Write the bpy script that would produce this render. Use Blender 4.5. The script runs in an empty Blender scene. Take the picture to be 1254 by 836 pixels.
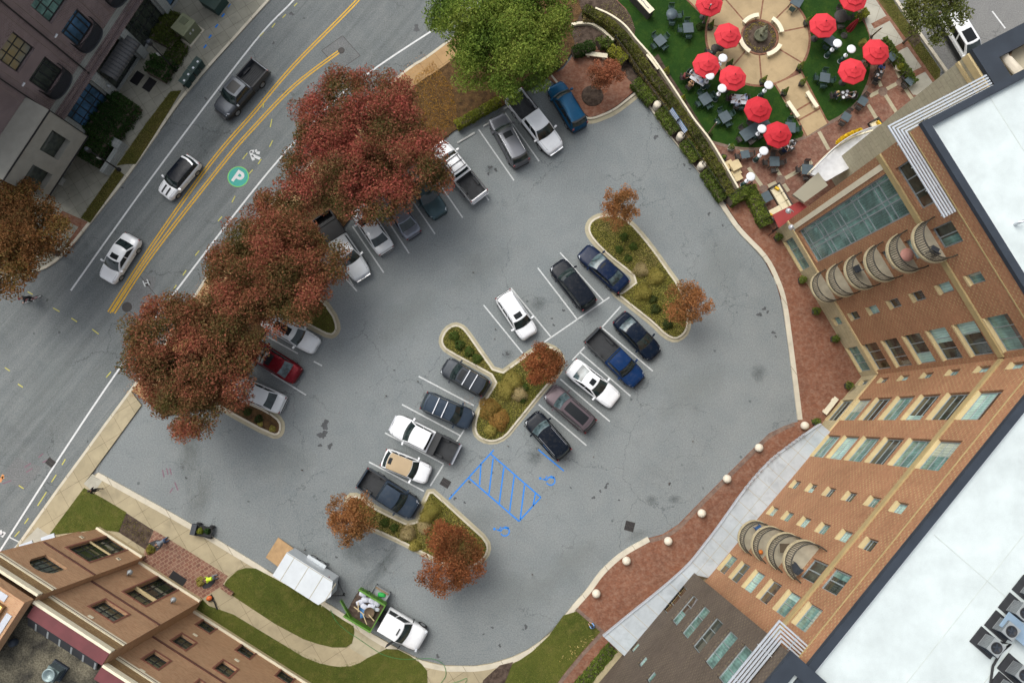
import bpy, bmesh, math, random
import numpy as np
from mathutils import Vector, Matrix
R = math.radians
PI = math.pi
rnd = random.Random(7)
C = bpy.context.scene.collection

# ------------------------------------------------------------------ camera geometry (drone 60 m above the lot)
FPX, TH, HC = 836.0, math.atan(98 / 836.0), 60.0
_s, _c = math.sin(TH), math.cos(TH)
def ray(u, v):
    a, b = u - 627.0, 418.0 - v
    return (a, FPX * _s + b * _c, -FPX * _c + b * _s)
def G(u, v, z=0.0):
    d = ray(u, v); t = (HC - z) / -d[2]
    return (d[0] * t, d[1] * t, z)
def G2(p, z=0.0):
    q = G(p[0], p[1], z); return (q[0], q[1])
def PX(pts, z=0.0): return [G2(p, z) for p in pts]

# ------------------------------------------------------------------ node helpers
def N(nt, t, inp=None, **props):
    n = nt.nodes.new(t)
    for k, v in props.items(): setattr(n, k, v)
    for k, v in (inp or {}).items():
        s = n.inputs[k]
        if isinstance(v, bpy.types.NodeSocket): nt.links.new(v, s)
        elif isinstance(v, (tuple, list)) and len(v) == 3 and s.type == 'RGBA': s.default_value = (*v, 1)
        else: s.default_value = v
    return n
def mixc(nt, f, a, b, blend='MIX'):
    n = N(nt, 'ShaderNodeMix', {0: f, 6: a, 7: b}, data_type='RGBA', blend_type=blend)
    return n.outputs[2]
def mth(nt, op, a, b=0.0, clamp=False):
    n = N(nt, 'ShaderNodeMath', {0: a, 1: b}, operation=op, use_clamp=clamp); return n.outputs[0]
def mrange(nt, v, a, b, c=0.0, d=1.0):
    return N(nt, 'ShaderNodeMapRange', {0: v, 1: a, 2: b, 3: c, 4: d}).outputs[0]
def noise(nt, co, scale, detail=4, rough=.55, dist=0.0):
    return N(nt, 'ShaderNodeTexNoise', {'Vector': co, 'Scale': scale, 'Detail': detail, 'Roughness': rough, 'Distortion': dist}).outputs[0]
def base(name, rough=.7, metal=0.0, spec=.5):
    m = bpy.data.materials.new(name); m.use_nodes = True
    nt = m.node_tree; b = nt.nodes['Principled BSDF']
    b.inputs['Roughness'].default_value = rough; b.inputs['Metallic'].default_value = metal
    b.inputs['Specular IOR Level'].default_value = spec
    return m, nt, b
def ocoord(nt): return N(nt, 'ShaderNodeTexCoord').outputs['Object']
def mul(c, k): return tuple(min(1, x * k) for x in c)
def mat(name, col, rough=.6, metal=0.0, var=.12, scale=2.0, col2=None, spec=.5, coat=0.0, bump=0.0, bscale=None, speck=0.0):
    m, nt, b = base(name, rough, metal, spec)
    co = ocoord(nt)
    f = mrange(nt, noise(nt, co, scale, 5), .3, .7)
    c = mixc(nt, f, mul(col, 1 - var), col2 or mul(col, 1 + var))
    if speck:
        f2 = mrange(nt, noise(nt, co, scale * 14, 2), .35, .65)
        c = mixc(nt, f2, c, mixc(nt, speck, c, (0, 0, 0)))
    nt.links.new(c, b.inputs['Base Color'])
    if coat: b.inputs['Coat Weight'].default_value = coat; b.inputs['Coat Roughness'].default_value = .05
    if bump:
        bn = N(nt, 'ShaderNodeBump', {'Height': noise(nt, co, bscale or scale * 4, 4), 'Strength': bump, 'Distance': .05})
        nt.links.new(bn.outputs[0], b.inputs['Normal'])
    return m
def asphalt(name, col, tint, crack=1.0, stain=.35, seed=0.0, cs=.16, streak=None):
    m, nt, b = base(name, .88, 0, .3)
    co = N(nt, 'ShaderNodeMapping', {0: ocoord(nt), 1: (seed, seed * 1.7, 0)}).outputs[0]
    big = mrange(nt, noise(nt, co, .07, 4, .6), .32, .68)
    c = mixc(nt, big, mul(col, .84), tint)
    mid = mrange(nt, noise(nt, co, .55, 6, .65, .6), .35, .7)
    c = mixc(nt, mid, c, mixc(nt, .16, c, (.30, .30, .27)))
    st = mrange(nt, noise(nt, co, .22, 3, .5, 1.2), .60, .74)
    c = mixc(nt, mth(nt, 'MULTIPLY', st, stain), c, mul(col, .45))
    spk = mrange(nt, noise(nt, co, 9.0, 3, .7), .28, .72)
    c = mixc(nt, spk, mixc(nt, .22, c, (0, 0, 0)), mixc(nt, .10, c, (1, 1, 1)))
    grain = mrange(nt, noise(nt, co, 34.0, 2, .8), .25, .75)
    c = mixc(nt, grain, mixc(nt, .13, c, (0, 0, 0)), mixc(nt, .05, c, (1, 1, 1)))
    if streak is not None:
        sc_ = N(nt, 'ShaderNodeMapping', {0: N(nt, 'ShaderNodeMapping', {0: co, 2: (0, 0, streak)}).outputs[0], 3: (.035, 1.0, 1.0)}).outputs[0]
        sk = mrange(nt, noise(nt, sc_, 1.1, 5, .6, .3), .36, .66)
        c = mixc(nt, sk, mixc(nt, .10, c, (0, 0, 0)), mixc(nt, .03, c, (1, 1, 1)))
        sk = mth(nt, 'MULTIPLY', mrange(nt, noise(nt, sc_, 3.2, 3, .6, .4), .63, .70), .22)
        c = mixc(nt, sk, c, mul(col, .35))
    # tar spots
    vo = N(nt, 'ShaderNodeTexVoronoi', {'Vector': co, 'Scale': .55, 'Randomness': 1.0}, feature='F1')
    sp = mth(nt, 'MULTIPLY', mrange(nt, vo.outputs['Distance'], .05, .09, 1, 0), mrange(nt, noise(nt, co, .8, 2), .52, .56))
    c = mixc(nt, mth(nt, 'MULTIPLY', sp, .55), c, mul(col, .2))
    # cracks
    wv = N(nt, 'ShaderNodeTexNoise', {'Vector': co, 'Scale': .5, 'Detail': 5, 'Roughness': .65}).outputs['Color']
    wc = N(nt, 'ShaderNodeVectorMath', {0: wv, 1: (.5, .5, .5)}, operation='SUBTRACT').outputs[0]
    wc = N(nt, 'ShaderNodeVectorMath', {0: wc, 'Scale': 2.6}, operation='SCALE').outputs[0]
    cc = N(nt, 'ShaderNodeVectorMath', {0: co, 1: wc}, operation='ADD').outputs[0]
    for sc, wd, lo, k in ((cs, .0065, .46, .62), (cs * 2.7, .012, .57, .42)):
        ve = N(nt, 'ShaderNodeTexVoronoi', {'Vector': cc, 'Scale': sc}, feature='DISTANCE_TO_EDGE').outputs['Distance']
        cr = mrange(nt, ve, wd * .25, wd, 1, 0)
        mk = mrange(nt, noise(nt, co, .12 if sc == cs else .1, 2), lo, lo + .08)
        c = mixc(nt, mth(nt, 'MULTIPLY', mth(nt, 'MULTIPLY', cr, mk), k * crack), c, mul(col, .12))
    nt.links.new(c, b.inputs['Base Color'])
    bn = N(nt, 'ShaderNodeBump', {'Height': noise(nt, co, 30, 2), 'Strength': .25, 'Distance': .02})
    nt.links.new(bn.outputs[0], b.inputs['Normal'])
    return m
def pavers(name, c1, c2, mortar, bw=.24, rh=.12, rot=0.0, blot=.3, msize=.012):
    m, nt, b = base(name, .85, 0, .25)
    co = ocoord(nt)
    rc = N(nt, 'ShaderNodeMapping', {0: co, 2: (0, 0, rot)}).outputs[0]
    br = N(nt, 'ShaderNodeTexBrick', {'Vector': rc, 'Color1': c1, 'Color2': c2, 'Mortar': mortar, 'Scale': 1.0, 'Mortar Size': msize, 'Bias': 0.0, 'Brick Width': bw, 'Row Height': rh})
    c = br.outputs[0]
    f = mrange(nt, noise(nt, co, .5, 5, .6), .35, .7)
    c = mixc(nt, f, c, mixc(nt, blot, c, (.03, .025, .025)))
    f = mrange(nt, noise(nt, co, 3.0, 4, .7), .42, .66)
    c = mixc(nt, f, c, mixc(nt, .25, c, (.42, .30, .22)))
    nt.links.new(c, b.inputs['Base Color'])
    return m
def brickwall(name, c1, c2, mortar, bw=.42, rh=.14, msize=.02, dots=None, dotfac=.8, var=.2):
    m, nt, b = base(name, .85, 0, .25)
    uv = N(nt, 'ShaderNodeUVMap').outputs[0]
    br = N(nt, 'ShaderNodeTexBrick', {'Vector': uv, 'Color1': c1, 'Color2': c2, 'Mortar': mortar, 'Scale': 1.0, 'Mortar Size': msize, 'Bias': -.1, 'Brick Width': bw, 'Row Height': rh})
    c = br.outputs[0]
    if dots:
        sx = N(nt, 'ShaderNodeSeparateXYZ', {0: uv})
        dw, dh = .32, .21
        row = mth(nt, 'FLOOR', mth(nt, 'DIVIDE', sx.outputs[1], dh))
        off = mth(nt, 'MULTIPLY', mth(nt, 'MODULO', row, 2.0), .5)
        fx = mth(nt, 'FRACT', mth(nt, 'ADD', mth(nt, 'DIVIDE', sx.outputs[0], dw), off))
        fy = mth(nt, 'FRACT', mth(nt, 'DIVIDE', sx.outputs[1], dh))
        dm = mth(nt, 'MULTIPLY', mth(nt, 'GREATER_THAN', fx, .66), mth(nt, 'GREATER_THAN', fy, .5))
        dm = mth(nt, 'MULTIPLY', dm, mrange(nt, noise(nt, uv, .9, 3), .32, .6))
        c = mixc(nt, mth(nt, 'MULTIPLY', dm, dotfac), c, dots)
    f = mrange(nt, noise(nt, uv, .35, 5, .6), .3, .7)
    c = mixc(nt, f, mixc(nt, var, c, (0, 0, 0)), c)
    f = mrange(nt, noise(nt, uv, 4.5, 3, .7), .3, .7)
    c = mixc(nt, f, mixc(nt, .18, c, (0, 0, 0)), c)
    nt.links.new(c, b.inputs['Base Color'])
    return m
def stonewall(name, c1, c2, mortar, bw=.9, rh=.45):
    return brickwall(name, c1, c2, mortar, bw, rh, .012, None, 0, .15)
def turf(name, c1, c2, c3, big=.25, fine=7.0):
    m, nt, b = base(name, .95, 0, .15)
    co = ocoord(nt)
    c = mixc(nt, mrange(nt, noise(nt, co, big, 5, .6), .3, .7), c1, c2)
    c = mixc(nt, mth(nt, 'MULTIPLY', mrange(nt, noise(nt, co, 1.4, 5, .7), .48, .72), .75), c, c3)
    c = mixc(nt, mrange(nt, noise(nt, co, fine, 4, .8), .3, .7), mixc(nt, .42, c, (0, 0, 0)), c)
    nt.links.new(c, b.inputs['Base Color'])
    bn = N(nt, 'ShaderNodeBump', {'Height': noise(nt, co, fine * 2, 3), 'Strength': .6, 'Distance': .06})
    nt.links.new(bn.outputs[0], b.inputs['Normal'])
    return m
def concrete(name, col, rough=.85, joint=None, jrot=0.0, jw=.012, dirt=.35):
    m, nt, b = base(name, rough, 0, .3)
    co = ocoord(nt)
    c = mixc(nt, mrange(nt, noise(nt, co, .6, 5, .6), .3, .7), mul(col, .86), mul(col, 1.08))
    c = mixc(nt, mth(nt, 'MULTIPLY', mrange(nt, noise(nt, co, 1.1, 4, .6, .8), .5, .75), dirt), c, mul(col, .5))
    c = mixc(nt, mrange(nt, noise(nt, co, 22, 2, .8), .3, .7), mixc(nt, .12, c, (0, 0, 0)), c)
    if joint:
        rc = N(nt, 'ShaderNodeMapping', {0: co, 2: (0, 0, jrot)}).outputs[0]
        br = N(nt, 'ShaderNodeTexBrick', {'Vector': rc, 'Color1': (1, 1, 1), 'Color2': (.9, .9, .88), 'Mortar': (.42, .38, .33), 'Scale': 1.0, 'Mortar Size': jw, 'Brick Width': joint[0], 'Row Height': joint[1]}, offset=joint[2] if len(joint) > 2 else 0.0)
        c = mixc(nt, 1.0, c, br.outputs[0], 'MULTIPLY')
    nt.links.new(c, b.inputs['Base Color'])
    return m
def leafmat(name, rough=.75, trans=.38):
    m, nt, b = base(name, rough, 0, .2)
    a = N(nt, 'ShaderNodeVertexColor', layer_name='Col').outputs[0]
    nt.links.new(a, b.inputs['Base Color'])
    tr = N(nt, 'ShaderNodeBsdfTranslucent', {'Color': a}).outputs[0]
    mx = N(nt, 'ShaderNodeMixShader', {0: trans, 1: b.outputs[0], 2: tr}).outputs[0]
    nt.links.new(mx, nt.nodes['Material Output'].inputs[0])
    return m
def paint(name, col, metal=0.0, rough=.32, coat=.8):
    m, nt, b = base(name, rough, metal, .5)
    co = ocoord(nt)
    c = mixc(nt, mrange(nt, noise(nt, co, .8, 4), .3, .7), mul(col, .93), mul(col, 1.05))
    c = mixc(nt, mth(nt, 'MULTIPLY', mrange(nt, noise(nt, co, 3, 5, .7), .5, .8), .12), c, (.25, .23, .2))
    nt.links.new(c, b.inputs['Base Color'])
    b.inputs['Coat Weight'].default_value = coat if max(col) > .2 else 0; b.inputs['Coat Roughness'].default_value = .06
    b.inputs['Specular IOR Level'].default_value = .5 if max(col) > .2 else .14
    return m
def glassm(name, col, rough=.06, col2=None, scale=1.0, folds=False):
    m, nt, b = base(name, rough, 0, .6)
    co = ocoord(nt)
    f = mrange(nt, noise(nt, co, scale, 3, .5, .5), .35, .65)
    c = mixc(nt, f, col, col2 or mul(col, .7))
    if folds:
        uv = N(nt, 'ShaderNodeUVMap').outputs[0]
        w = N(nt, 'ShaderNodeTexWave', {'Vector': uv, 'Scale': 1.6, 'Distortion': 3.0, 'Detail': 2.0}, bands_direction='X').outputs[1]
        c = mixc(nt, w, mixc(nt, .20, c, (0, 0, 0)), c)
    nt.links.new(c, b.inputs['Base Color'])
    return m
def emis(name, col, k):
    m, nt, b = base(name, .5)
    b.inputs['Base Color'].default_value = (*col, 1); b.inputs['Emission Color'].default_value = (*col, 1); b.inputs['Emission Strength'].default_value = k
    return m

# ------------------------------------------------------------------ mesh builder
class MB:
    def __init__(s): s.v = []; s.f = []; s.m = []; s.sm = []
    def add(s, vs, fs, mi=0, smooth=False):
        o = len(s.v); s.v += [tuple(p) for p in vs]
        for f in fs: s.f.append(tuple(i + o for i in f)); s.m.append(mi); s.sm.append(smooth)
        return s
    def box(s, x0, x1, y0, y1, z0, z1, mi=0):
        return s.add([(x0,y0,z0),(x1,y0,z0),(x1,y1,z0),(x0,y1,z0),(x0,y0,z1),(x1,y0,z1),(x1,y1,z1),(x0,y1,z1)],
            [(3,2,1,0),(4,5,6,7),(0,1,5,4),(1,2,6,5),(2,3,7,6),(3,0,4,7)], mi)
    def obox(s, c, h, rz=0.0, mi=0, rx=0.0):
        M = Matrix.Translation(c) @ Matrix.Rotation(rz, 4, 'Z') @ Matrix.Rotation(rx, 4, 'X')
        vs = [M @ Vector((a*h[0], b*h[1], d*h[2])) for d in (-1,1) for a, b in ((-1,-1),(1,-1),(1,1),(-1,1))]
        return s.add(vs, [(3,2,1,0),(4,5,6,7),(0,1,5,4),(1,2,6,5),(2,3,7,6),(3,0,4,7)], mi)
    def prism(s, poly, z0, z1, mi=0, smi=None):
        a = sum(poly[i-1][0]*poly[i][1]-poly[i][0]*poly[i-1][1] for i in range(len(poly)))
        if a < 0: poly = poly[::-1]
        n = len(poly)
        s.add([(x,y,z1) for x,y in poly], [tuple(range(n))], mi)
        s.add([(x,y,z0) for x,y in poly]+[(x,y,z1) for x,y in poly], [(i,(i+1)%n,n+(i+1)%n,n+i) for i in range(n)], mi if smi is None else smi)
        return s
    def sheet(s, poly, z, mi=0):
        a = sum(poly[i-1][0]*poly[i][1]-poly[i][0]*poly[i-1][1] for i in range(len(poly)))
        if a < 0: poly = poly[::-1]
        return s.add([(x,y,z) for x,y in poly], [tuple(range(len(poly)))], mi)
    def ring(s, outer, inner, z0, z1, mi=0):
        n = len(outer)
        s.add([(x,y,z1) for x,y in outer]+[(x,y,z1) for x,y in inner], [(i,(i+1)%n,n+(i+1)%n,n+i) for i in range(n)], mi)
        for q in (outer, inner):
            s.add([(x,y,z0) for x,y in q]+[(x,y,z1) for x,y in q], [(i,(i+1)%n,n+(i+1)%n,n+i) for i in range(n)], mi)
        return s
    def strip(s, path, w0, w1, z0, z1, mi=0, sheet=False):
        """ribbon along an open path between offsets w0 and w1 (left positive)"""
        L = offset(path, w0, False); Q = offset(path, w1, False); n = len(path)
        if sheet: return s.add([(x,y,z1) for x,y in L]+[(x,y,z1) for x,y in Q], [(i,n+i,n+i+1,i+1) for i in range(n-1)] if w0 > w1 else [(i,i+1,n+i+1,n+i) for i in range(n-1)], mi)
        return s.prism(L + Q[::-1], z0, z1, mi)
    def tube(s, pts, rad, n=6, mi=0, cap=True, smooth=True):
        pts = [Vector(p) for p in pts]
        if not isinstance(rad, (list, tuple)): rad = [rad]*len(pts)
        vs = []
        for i, p in enumerate(pts):
            d = (pts[min(i+1,len(pts)-1)] - pts[max(i-1,0)]).normalized()
            a = d.orthogonal().normalized() if abs(d.z) < .99 else Vector((1,0,0)); a = (a - d*a.dot(d)).normalized(); b = d.cross(a)
            for k in range(n):
                t = 2*PI*k/n; vs.append(p + (a*math.cos(t)+b*math.sin(t))*rad[i])
        fs = [(i*n+k, i*n+(k+1)%n, (i+1)*n+(k+1)%n, (i+1)*n+k) for i in range(len(pts)-1) for k in range(n)]
        s.add(vs, fs, mi, smooth)
        if cap: s.add(vs[:n], [tuple(range(n))[::-1]], mi); s.add(vs[-n:], [tuple(range(n))], mi)
        return s
    def lathe(s, prof, c=(0,0,0), n=16, mi=0, smooth=True):
        vs = [(c[0]+r*math.cos(2*PI*k/n), c[1]+r*math.sin(2*PI*k/n), c[2]+z) for r,z in prof for k in range(n)]
        fs = [(i*n+k, i*n+(k+1)%n, (i+1)*n+(k+1)%n, (i+1)*n+k) for i in range(len(prof)-1) for k in range(n)]
        s.add(vs, fs, mi, smooth); m = len(prof)
        if prof[-1][0] > 1e-4: s.add(vs[(m-1)*n:], [tuple(range(n))], mi)
        return s
    def grid(s, fn, us, vs_, mi=0, smooth=True, flip=False):
        nu, nv = len(us), len(vs_)
        P = [fn(u, v) for u in us for v in vs_]
        fs = [(i*nv+j, (i+1)*nv+j, (i+1)*nv+j+1, i*nv+j+1) for i in range(nu-1) for j in range(nv-1)]
        if flip: fs = [f[::-1] for f in fs]
        return s.add(P, fs, mi, smooth)
    def build(s, name, mats, parent=None, uvd=None, org=None, kind=None):
        me = bpy.data.meshes.new(name)
        vs = s.v
        if org is None and parent is not None and 'org' in ORG.get(parent.name, {}): org = ORG[parent.name]['org']
        if org: vs = [(x-org[0], y-org[1], z-org[2]) for x, y, z in vs]
        me.from_pydata(vs, [], s.f)
        if not isinstance(mats, (list, tuple)): mats = [mats]
        for m in mats: me.materials.append(m)
        me.polygons.foreach_set('material_index', s.m)
        me.polygons.foreach_set('use_smooth', s.sm)
        if uvd:
            ul = me.uv_layers.new(name='UVMap')
            for p in me.polygons:
                n = p.normal
                for li in p.loop_indices:
                    q = vs[me.loops[li].vertex_index]
                    if abs(n.z) > .8: ul.data[li].uv = (q[0]*uvd[0]+q[1]*uvd[1], -q[0]*uvd[1]+q[1]*uvd[0])
                    else:
                        k = abs(n.x*uvd[0]+n.y*uvd[1])
                        ul.data[li].uv = ((q[0]*uvd[0]+q[1]*uvd[1]) if k < .8 else (-q[0]*uvd[1]+q[1]*uvd[0]), q[2])
        me.update()
        o = bpy.data.objects.new(name, me); C.objects.link(o)
        if parent: o.parent = parent
        elif org: o.location = org
        if kind: o['kind'] = kind
        return o
ORG = {}
def tag(o, label=None, cat=None, group=None, kind=None):
    if label: o['label'] = label
    if cat: o['category'] = cat
    if group: o['group'] = group
    if kind: o['kind'] = kind
    return o
def thing(name, label, cat, loc=(0,0,0), rz=0.0, group=None, world=False):
    """an Empty at the thing's base; world=True: parts are given in world coordinates"""
    o = bpy.data.objects.new(name, None); C.objects.link(o)
    o.empty_display_size = .2
    o.location = loc; o.rotation_euler = (0, 0, rz)
    if world: ORG[o.name] = {'org': loc}
    return tag(o, label, cat, group)
def kids(o): return [c for c in list(C.objects) if c.parent == o]
def dup(root, loc, rz=0.0, label=None, group=None, swap=None, scale=1.0):
    r = root.copy(); C.objects.link(r); r.location = loc; r.rotation_euler = (0, 0, rz); r.scale = (scale,)*3
    if label: r['label'] = label
    if group: r['group'] = group
    for ch in KID[root.name]:
        c = ch.copy(); C.objects.link(c); c.parent = r
        for g in KID.get(ch.name, []):
            d = g.copy(); C.objects.link(d); d.parent = c
    return r
KID = {}
def proto(root):
    """remember the children of a finished thing so that it can be copied"""
    allo = list(C.objects)
    for o in allo:
        if o.parent == root: KID.setdefault(root.name, []).append(o)
    for p in KID.get(root.name, []):
        for o in allo:
            if o.parent == p: KID.setdefault(p.name, []).append(o)
    return root
def offset(path, d, closed=True):
    n = len(path); out = []
    for i in range(n):
        p = Vector(path[i]).to_2d()
        a = Vector(path[i-1] if (closed or i > 0) else path[i]).to_2d(); b = Vector(path[(i+1) % n] if (closed or i < n-1) else path[i]).to_2d()
        d1 = (p-a); d2 = (b-p)
        if d1.length < 1e-6: d1 = d2
        if d2.length < 1e-6: d2 = d1
        n1 = Vector((-d1.y, d1.x)).normalized(); n2 = Vector((-d2.y, d2.x)).normalized()
        m = n1 + n2
        if m.length < .2: m = n1
        m.normalize(); k = d / max(.45, m.dot(n1))
        out.append((p.x + m.x*k, p.y + m.y*k))
    return out
def ccw(poly):
    a = sum(poly[i-1][0]*poly[i][1]-poly[i][0]*poly[i-1][1] for i in range(len(poly)))
    return poly if a > 0 else poly[::-1]
def inset(poly, d): return offset(ccw(poly), d)
def chaikin(p, n=1, closed=True):
    for _ in range(n):
        q = []
        m = len(p)
        for i in range(m if closed else m-1):
            a, b = p[i], p[(i+1) % m]
            q += [(a[0]*.75+b[0]*.25, a[1]*.75+b[1]*.25), (a[0]*.25+b[0]*.75, a[1]*.25+b[1]*.75)]
        if not closed: q = [p[0]] + q + [p[-1]]
        p = q
    return p
def spline(p, k=5):
    out = []
    for i in range(len(p)-1):
        a, b, c, d = [Vector(p[j]) for j in (max(i-1,0), i, i+1, min(i+2,len(p)-1))]
        for j in range(k):
            t = j/k
            out.append(tuple(.5*((2*b)+(c-a)*t+(2*a-5*b+4*c-d)*t*t+(3*b-a-3*c+d)*t**3)))
    out.append(tuple(p[-1])); return out
def lerp(a, b, t): return a+(b-a)*t
def lin(n, a=0.0, b=1.0): return [a+(b-a)*i/(n-1) for i in range(n)]
def inpoly(p, poly):
    x, y = p; r = False
    for i in range(len(poly)):
        (x1, y1), (x2, y2) = poly[i-1], poly[i]
        if (y1 > y) != (y2 > y) and x < (x2-x1)*(y-y1)/(y2-y1)+x1: r = not r
    return r

LEAFGAIN = 1.75
# ------------------------------------------------------------------ leaves
def leaf_mesh(name, pts, size, palette, m, seed=0, clump=.8, up=.35, aspect=.6, parent=None, org=None, droop=0.0):
    """pts (n,3): one small bent leaf quad each, coloured by a clumpy pick from the palette"""
    g = np.random.default_rng(seed); pts = np.asarray(pts, float); n = len(pts)
    if org is not None: pts = pts - np.asarray(org)
    nrm = g.normal(size=(n, 3)); nrm[:, 2] += up * 2; nrm /= np.linalg.norm(nrm, axis=1)[:, None]
    a = np.cross(nrm, g.normal(size=(n, 3))); a /= np.linalg.norm(a, axis=1)[:, None]
    b = np.cross(nrm, a)
    s = size * g.uniform(.6, 1.3, n)[:, None]
    a = a * s; b = b * s * aspect
    V = np.stack([pts-a, pts+b*.9-a*.1, pts+a, pts-b*.9+a*.1], 1).reshape(-1, 3)
    me = bpy.data.meshes.new(name)
    me.vertices.add(4*n); me.vertices.foreach_set('co', V.ravel())
    me.loops.add(4*n); me.loops.foreach_set('vertex_index', np.arange(4*n))
    me.polygons.add(n); me.polygons.foreach_set('loop_start', np.arange(0, 4*n, 4)); me.polygons.foreach_set('loop_total', np.full(n, 4))
    # clump pick: smooth pseudo-noise of position + per-leaf jitter
    ph = g.uniform(0, 6, 6)
    q = pts
    f = (np.sin(q[:,0]*1.7+ph[0])+np.sin(q[:,1]*1.9+ph[1])+np.sin(q[:,2]*2.3+ph[2])+np.sin((q[:,0]+q[:,1])*.7+ph[3])+np.sin((q[:,0]-q[:,1])*.9+ph[4])) / 5
    f = np.clip(.5+.55*f*clump+g.normal(0, .15, n), 0, .999)
    pal = np.asarray(palette, float)
    x = f*(len(pal)-1); i = x.astype(int); t = (x-i)[:, None]
    col = pal[i]*(1-t)+pal[np.minimum(i+1, len(pal)-1)]*t
    col = np.clip(col*LEAFGAIN*g.uniform(.8, 1.2, n)[:, None], 0, .8)
    colr = np.concatenate([col, np.ones((n, 1))], 1)
    ca = me.color_attributes.new('Col', 'FLOAT_COLOR', 'POINT')
    ca.data.foreach_set('color', np.repeat(colr, 4, 0).astype(np.float32).ravel())
    me.materials.append(m); me.update(calc_edges=True); me.validate()
    o = bpy.data.objects.new(name, me); C.objects.link(o)
    if parent: o.parent = parent
    elif org is not None: o.location = org
    return o
def crown_pts(c, r, h, ncl, per, seed, cl=.75, hollow=.35):
    """clusters of leaves spread over an uneven crown; c = centre, r = radius, h = half height"""
    g = np.random.default_rng(seed)
    d = g.normal(size=(ncl, 3)); d[:, 2] = np.where(d[:, 2] < -.25, -d[:, 2]*.5, d[:, 2]); d /= np.linalg.norm(d, axis=1)[:, None]
    ang = np.arctan2(d[:, 1], d[:, 0]); ph = g.uniform(0, 6, 4)
    lob = 1+.10*np.sin(3*ang+ph[0])+.07*np.sin(5*ang+ph[1])+.05*np.sin(8*ang+ph[2])
    rad = np.maximum(g.uniform(0, 1, ncl)**.45, hollow)*lob
    cc = d*np.stack([rad*r, rad*r, rad*h], 1)
    cs = cl*g.uniform(.55, 1.25, ncl)
    out = []
    for i in range(ncl):
        k = int(per*(cs[i]/cl)**2)
        p = g.normal(size=(k, 3)); p /= np.maximum(np.linalg.norm(p, axis=1)[:, None], 1e-6); p *= (g.uniform(0, 1, k)**.4)[:, None]
        p *= np.array([cs[i], cs[i], cs[i]*.55]); p += cc[i]
        out.append(p)
    return np.concatenate(out)+np.asarray(c), cc+np.asarray(c)
EXPOSURE = 0.55
# ------------------------------------------------------------------ materials of the place
M = {}
M['lot'] = asphalt('lot_asphalt', (.128, .156, .159), (.160, .186, .188), .65, .24)
M['street'] = asphalt('street_asphalt', (.071, .091, .091), (.094, .115, .113), .75, .3, 31.0, .12, R(-52))
M['farroad'] = asphalt('far_road_asphalt', (.13, .13, .125), (.16, .16, .15), .7, .2, 77.0)
M['patch'] = asphalt('patch_asphalt', (.068, .076, .078), (.09, .096, .096), .3, .2, 12.0)
M['kerb'] = concrete('kerb_concrete', (.60, .55, .44), .85, (2.9, 50.0), R(-33), .02)
M['gutter'] = concrete('gutter_concrete', (.40, .36, .25), .85, None, 0, .012, .6)
M['walk'] = concrete('walk_concrete', (.40, .34, .22), .85, (1.72, 1.72), R(-32), .014, .4)
M['walkgrey'] = concrete('grey_walk_concrete', (.30, .29, .235), .85, (1.0, 1.0), R(-34), .012, .4)
M['slab'] = concrete('slab_concrete', (.42, .40, .33), .85, (2.4, 2.4), R(20), .012, .4)
M['leafwalk'] = concrete('leafy_walk_concrete', (.42, .27, .13), .9, (1.7, 1.7), R(-35), .012, .4)
M['brickpave'] = pavers('brick_paving', (.175, .060, .030), (.245, .094, .050), (.15, .088, .06), .22, .11, R(12), .25)
M['brickdark'] = pavers('patio_brick', (.160, .060, .038), (.22, .088, .056), (.14, .085, .06), .22, .11, R(30), .35)
M['entrybrick'] = pavers('entry_brick', (.155, .068, .048), (.215, .096, .064), (.30, .19, .125), .42, .30, R(-33), .3, .03)
M['edgebrick'] = pavers('edging_brick', (.15, .10, .08), (.19, .13, .10), (.14, .1, .08), .22, .11, 0, .2)
M['aggregate'] = concrete('plaza_aggregate', (.40, .30, .17), .9, None, 0, .01, .4)
M['lawn'] = turf('lawn_turf', (.060, .080, .014), (.115, .125, .024), (.165, .150, .042), .22)
M['artificial'] = turf('artificial_turf', (.014, .046, .007), (.026, .070, .009), (.05, .095, .012), .22, 9)
M['rough'] = turf('rough_grass', (.065, .075, .016), (.125, .105, .03), (.16, .12, .05), .5)
M['mulch'] = mat('bark_mulch', (.080, .056, .042), .95, 0, .4, 3.0, (.15, .11, .085), .1, 0, .5, 20, .5)
M['soil'] = mat('leafy_soil', (.10, .062, .036), .95, 0, .4, 2.0, (.20, .115, .05), .1, 0, .5, 20, .5)
M['white_line'] = mat('white_road_paint', (.70, .71, .70), .7, 0, .10, 5, None, .3, 0, 0, None, .35)
M['worn_line'] = mat('worn_road_paint', (.66, .68, .67), .75, 0, .18, 6, None, .3, 0, 0, None, .45)
M['yellow_line'] = mat('yellow_road_paint', (.68, .40, .03), .7, 0, .15, 5, None, .3, 0, 0, None, .3)
M['utility_yellow'] = mat('utility_yellow', (.46, .43, .08), .7)
M['utility_orange'] = mat('utility_orange', (.62, .26, .08), .7)
M['utility_red'] = mat('utility_purple', (.17, .09, .12), .8)
M['blue_line'] = mat('blue_road_paint', (.015, .21, .68), .65, 0, .12, 5, None, .3, 0, 0, None, .2)
M['teal'] = mat('teal_marking', (.030, .30, .25), .65, 0, .10, 4)
M['lime'] = mat('lime_marking', (.16, .50, .10), .65)
M['iron'] = mat('cast_iron', (.055, .05, .047), .7, .4, .2, 8)
M['leaf'] = leafmat('leaves')
M['bark'] = mat('bark', (.10, .075, .055), .95, 0, .3, 6)
M['stopconc'] = mat('wheel_stop_concrete', (.40, .41, .39), .9, 0, .1, 4)
M['domeconc'] = mat('pale_cast_concrete', (.62, .56, .45), .8, 0, .08, 3)
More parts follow.
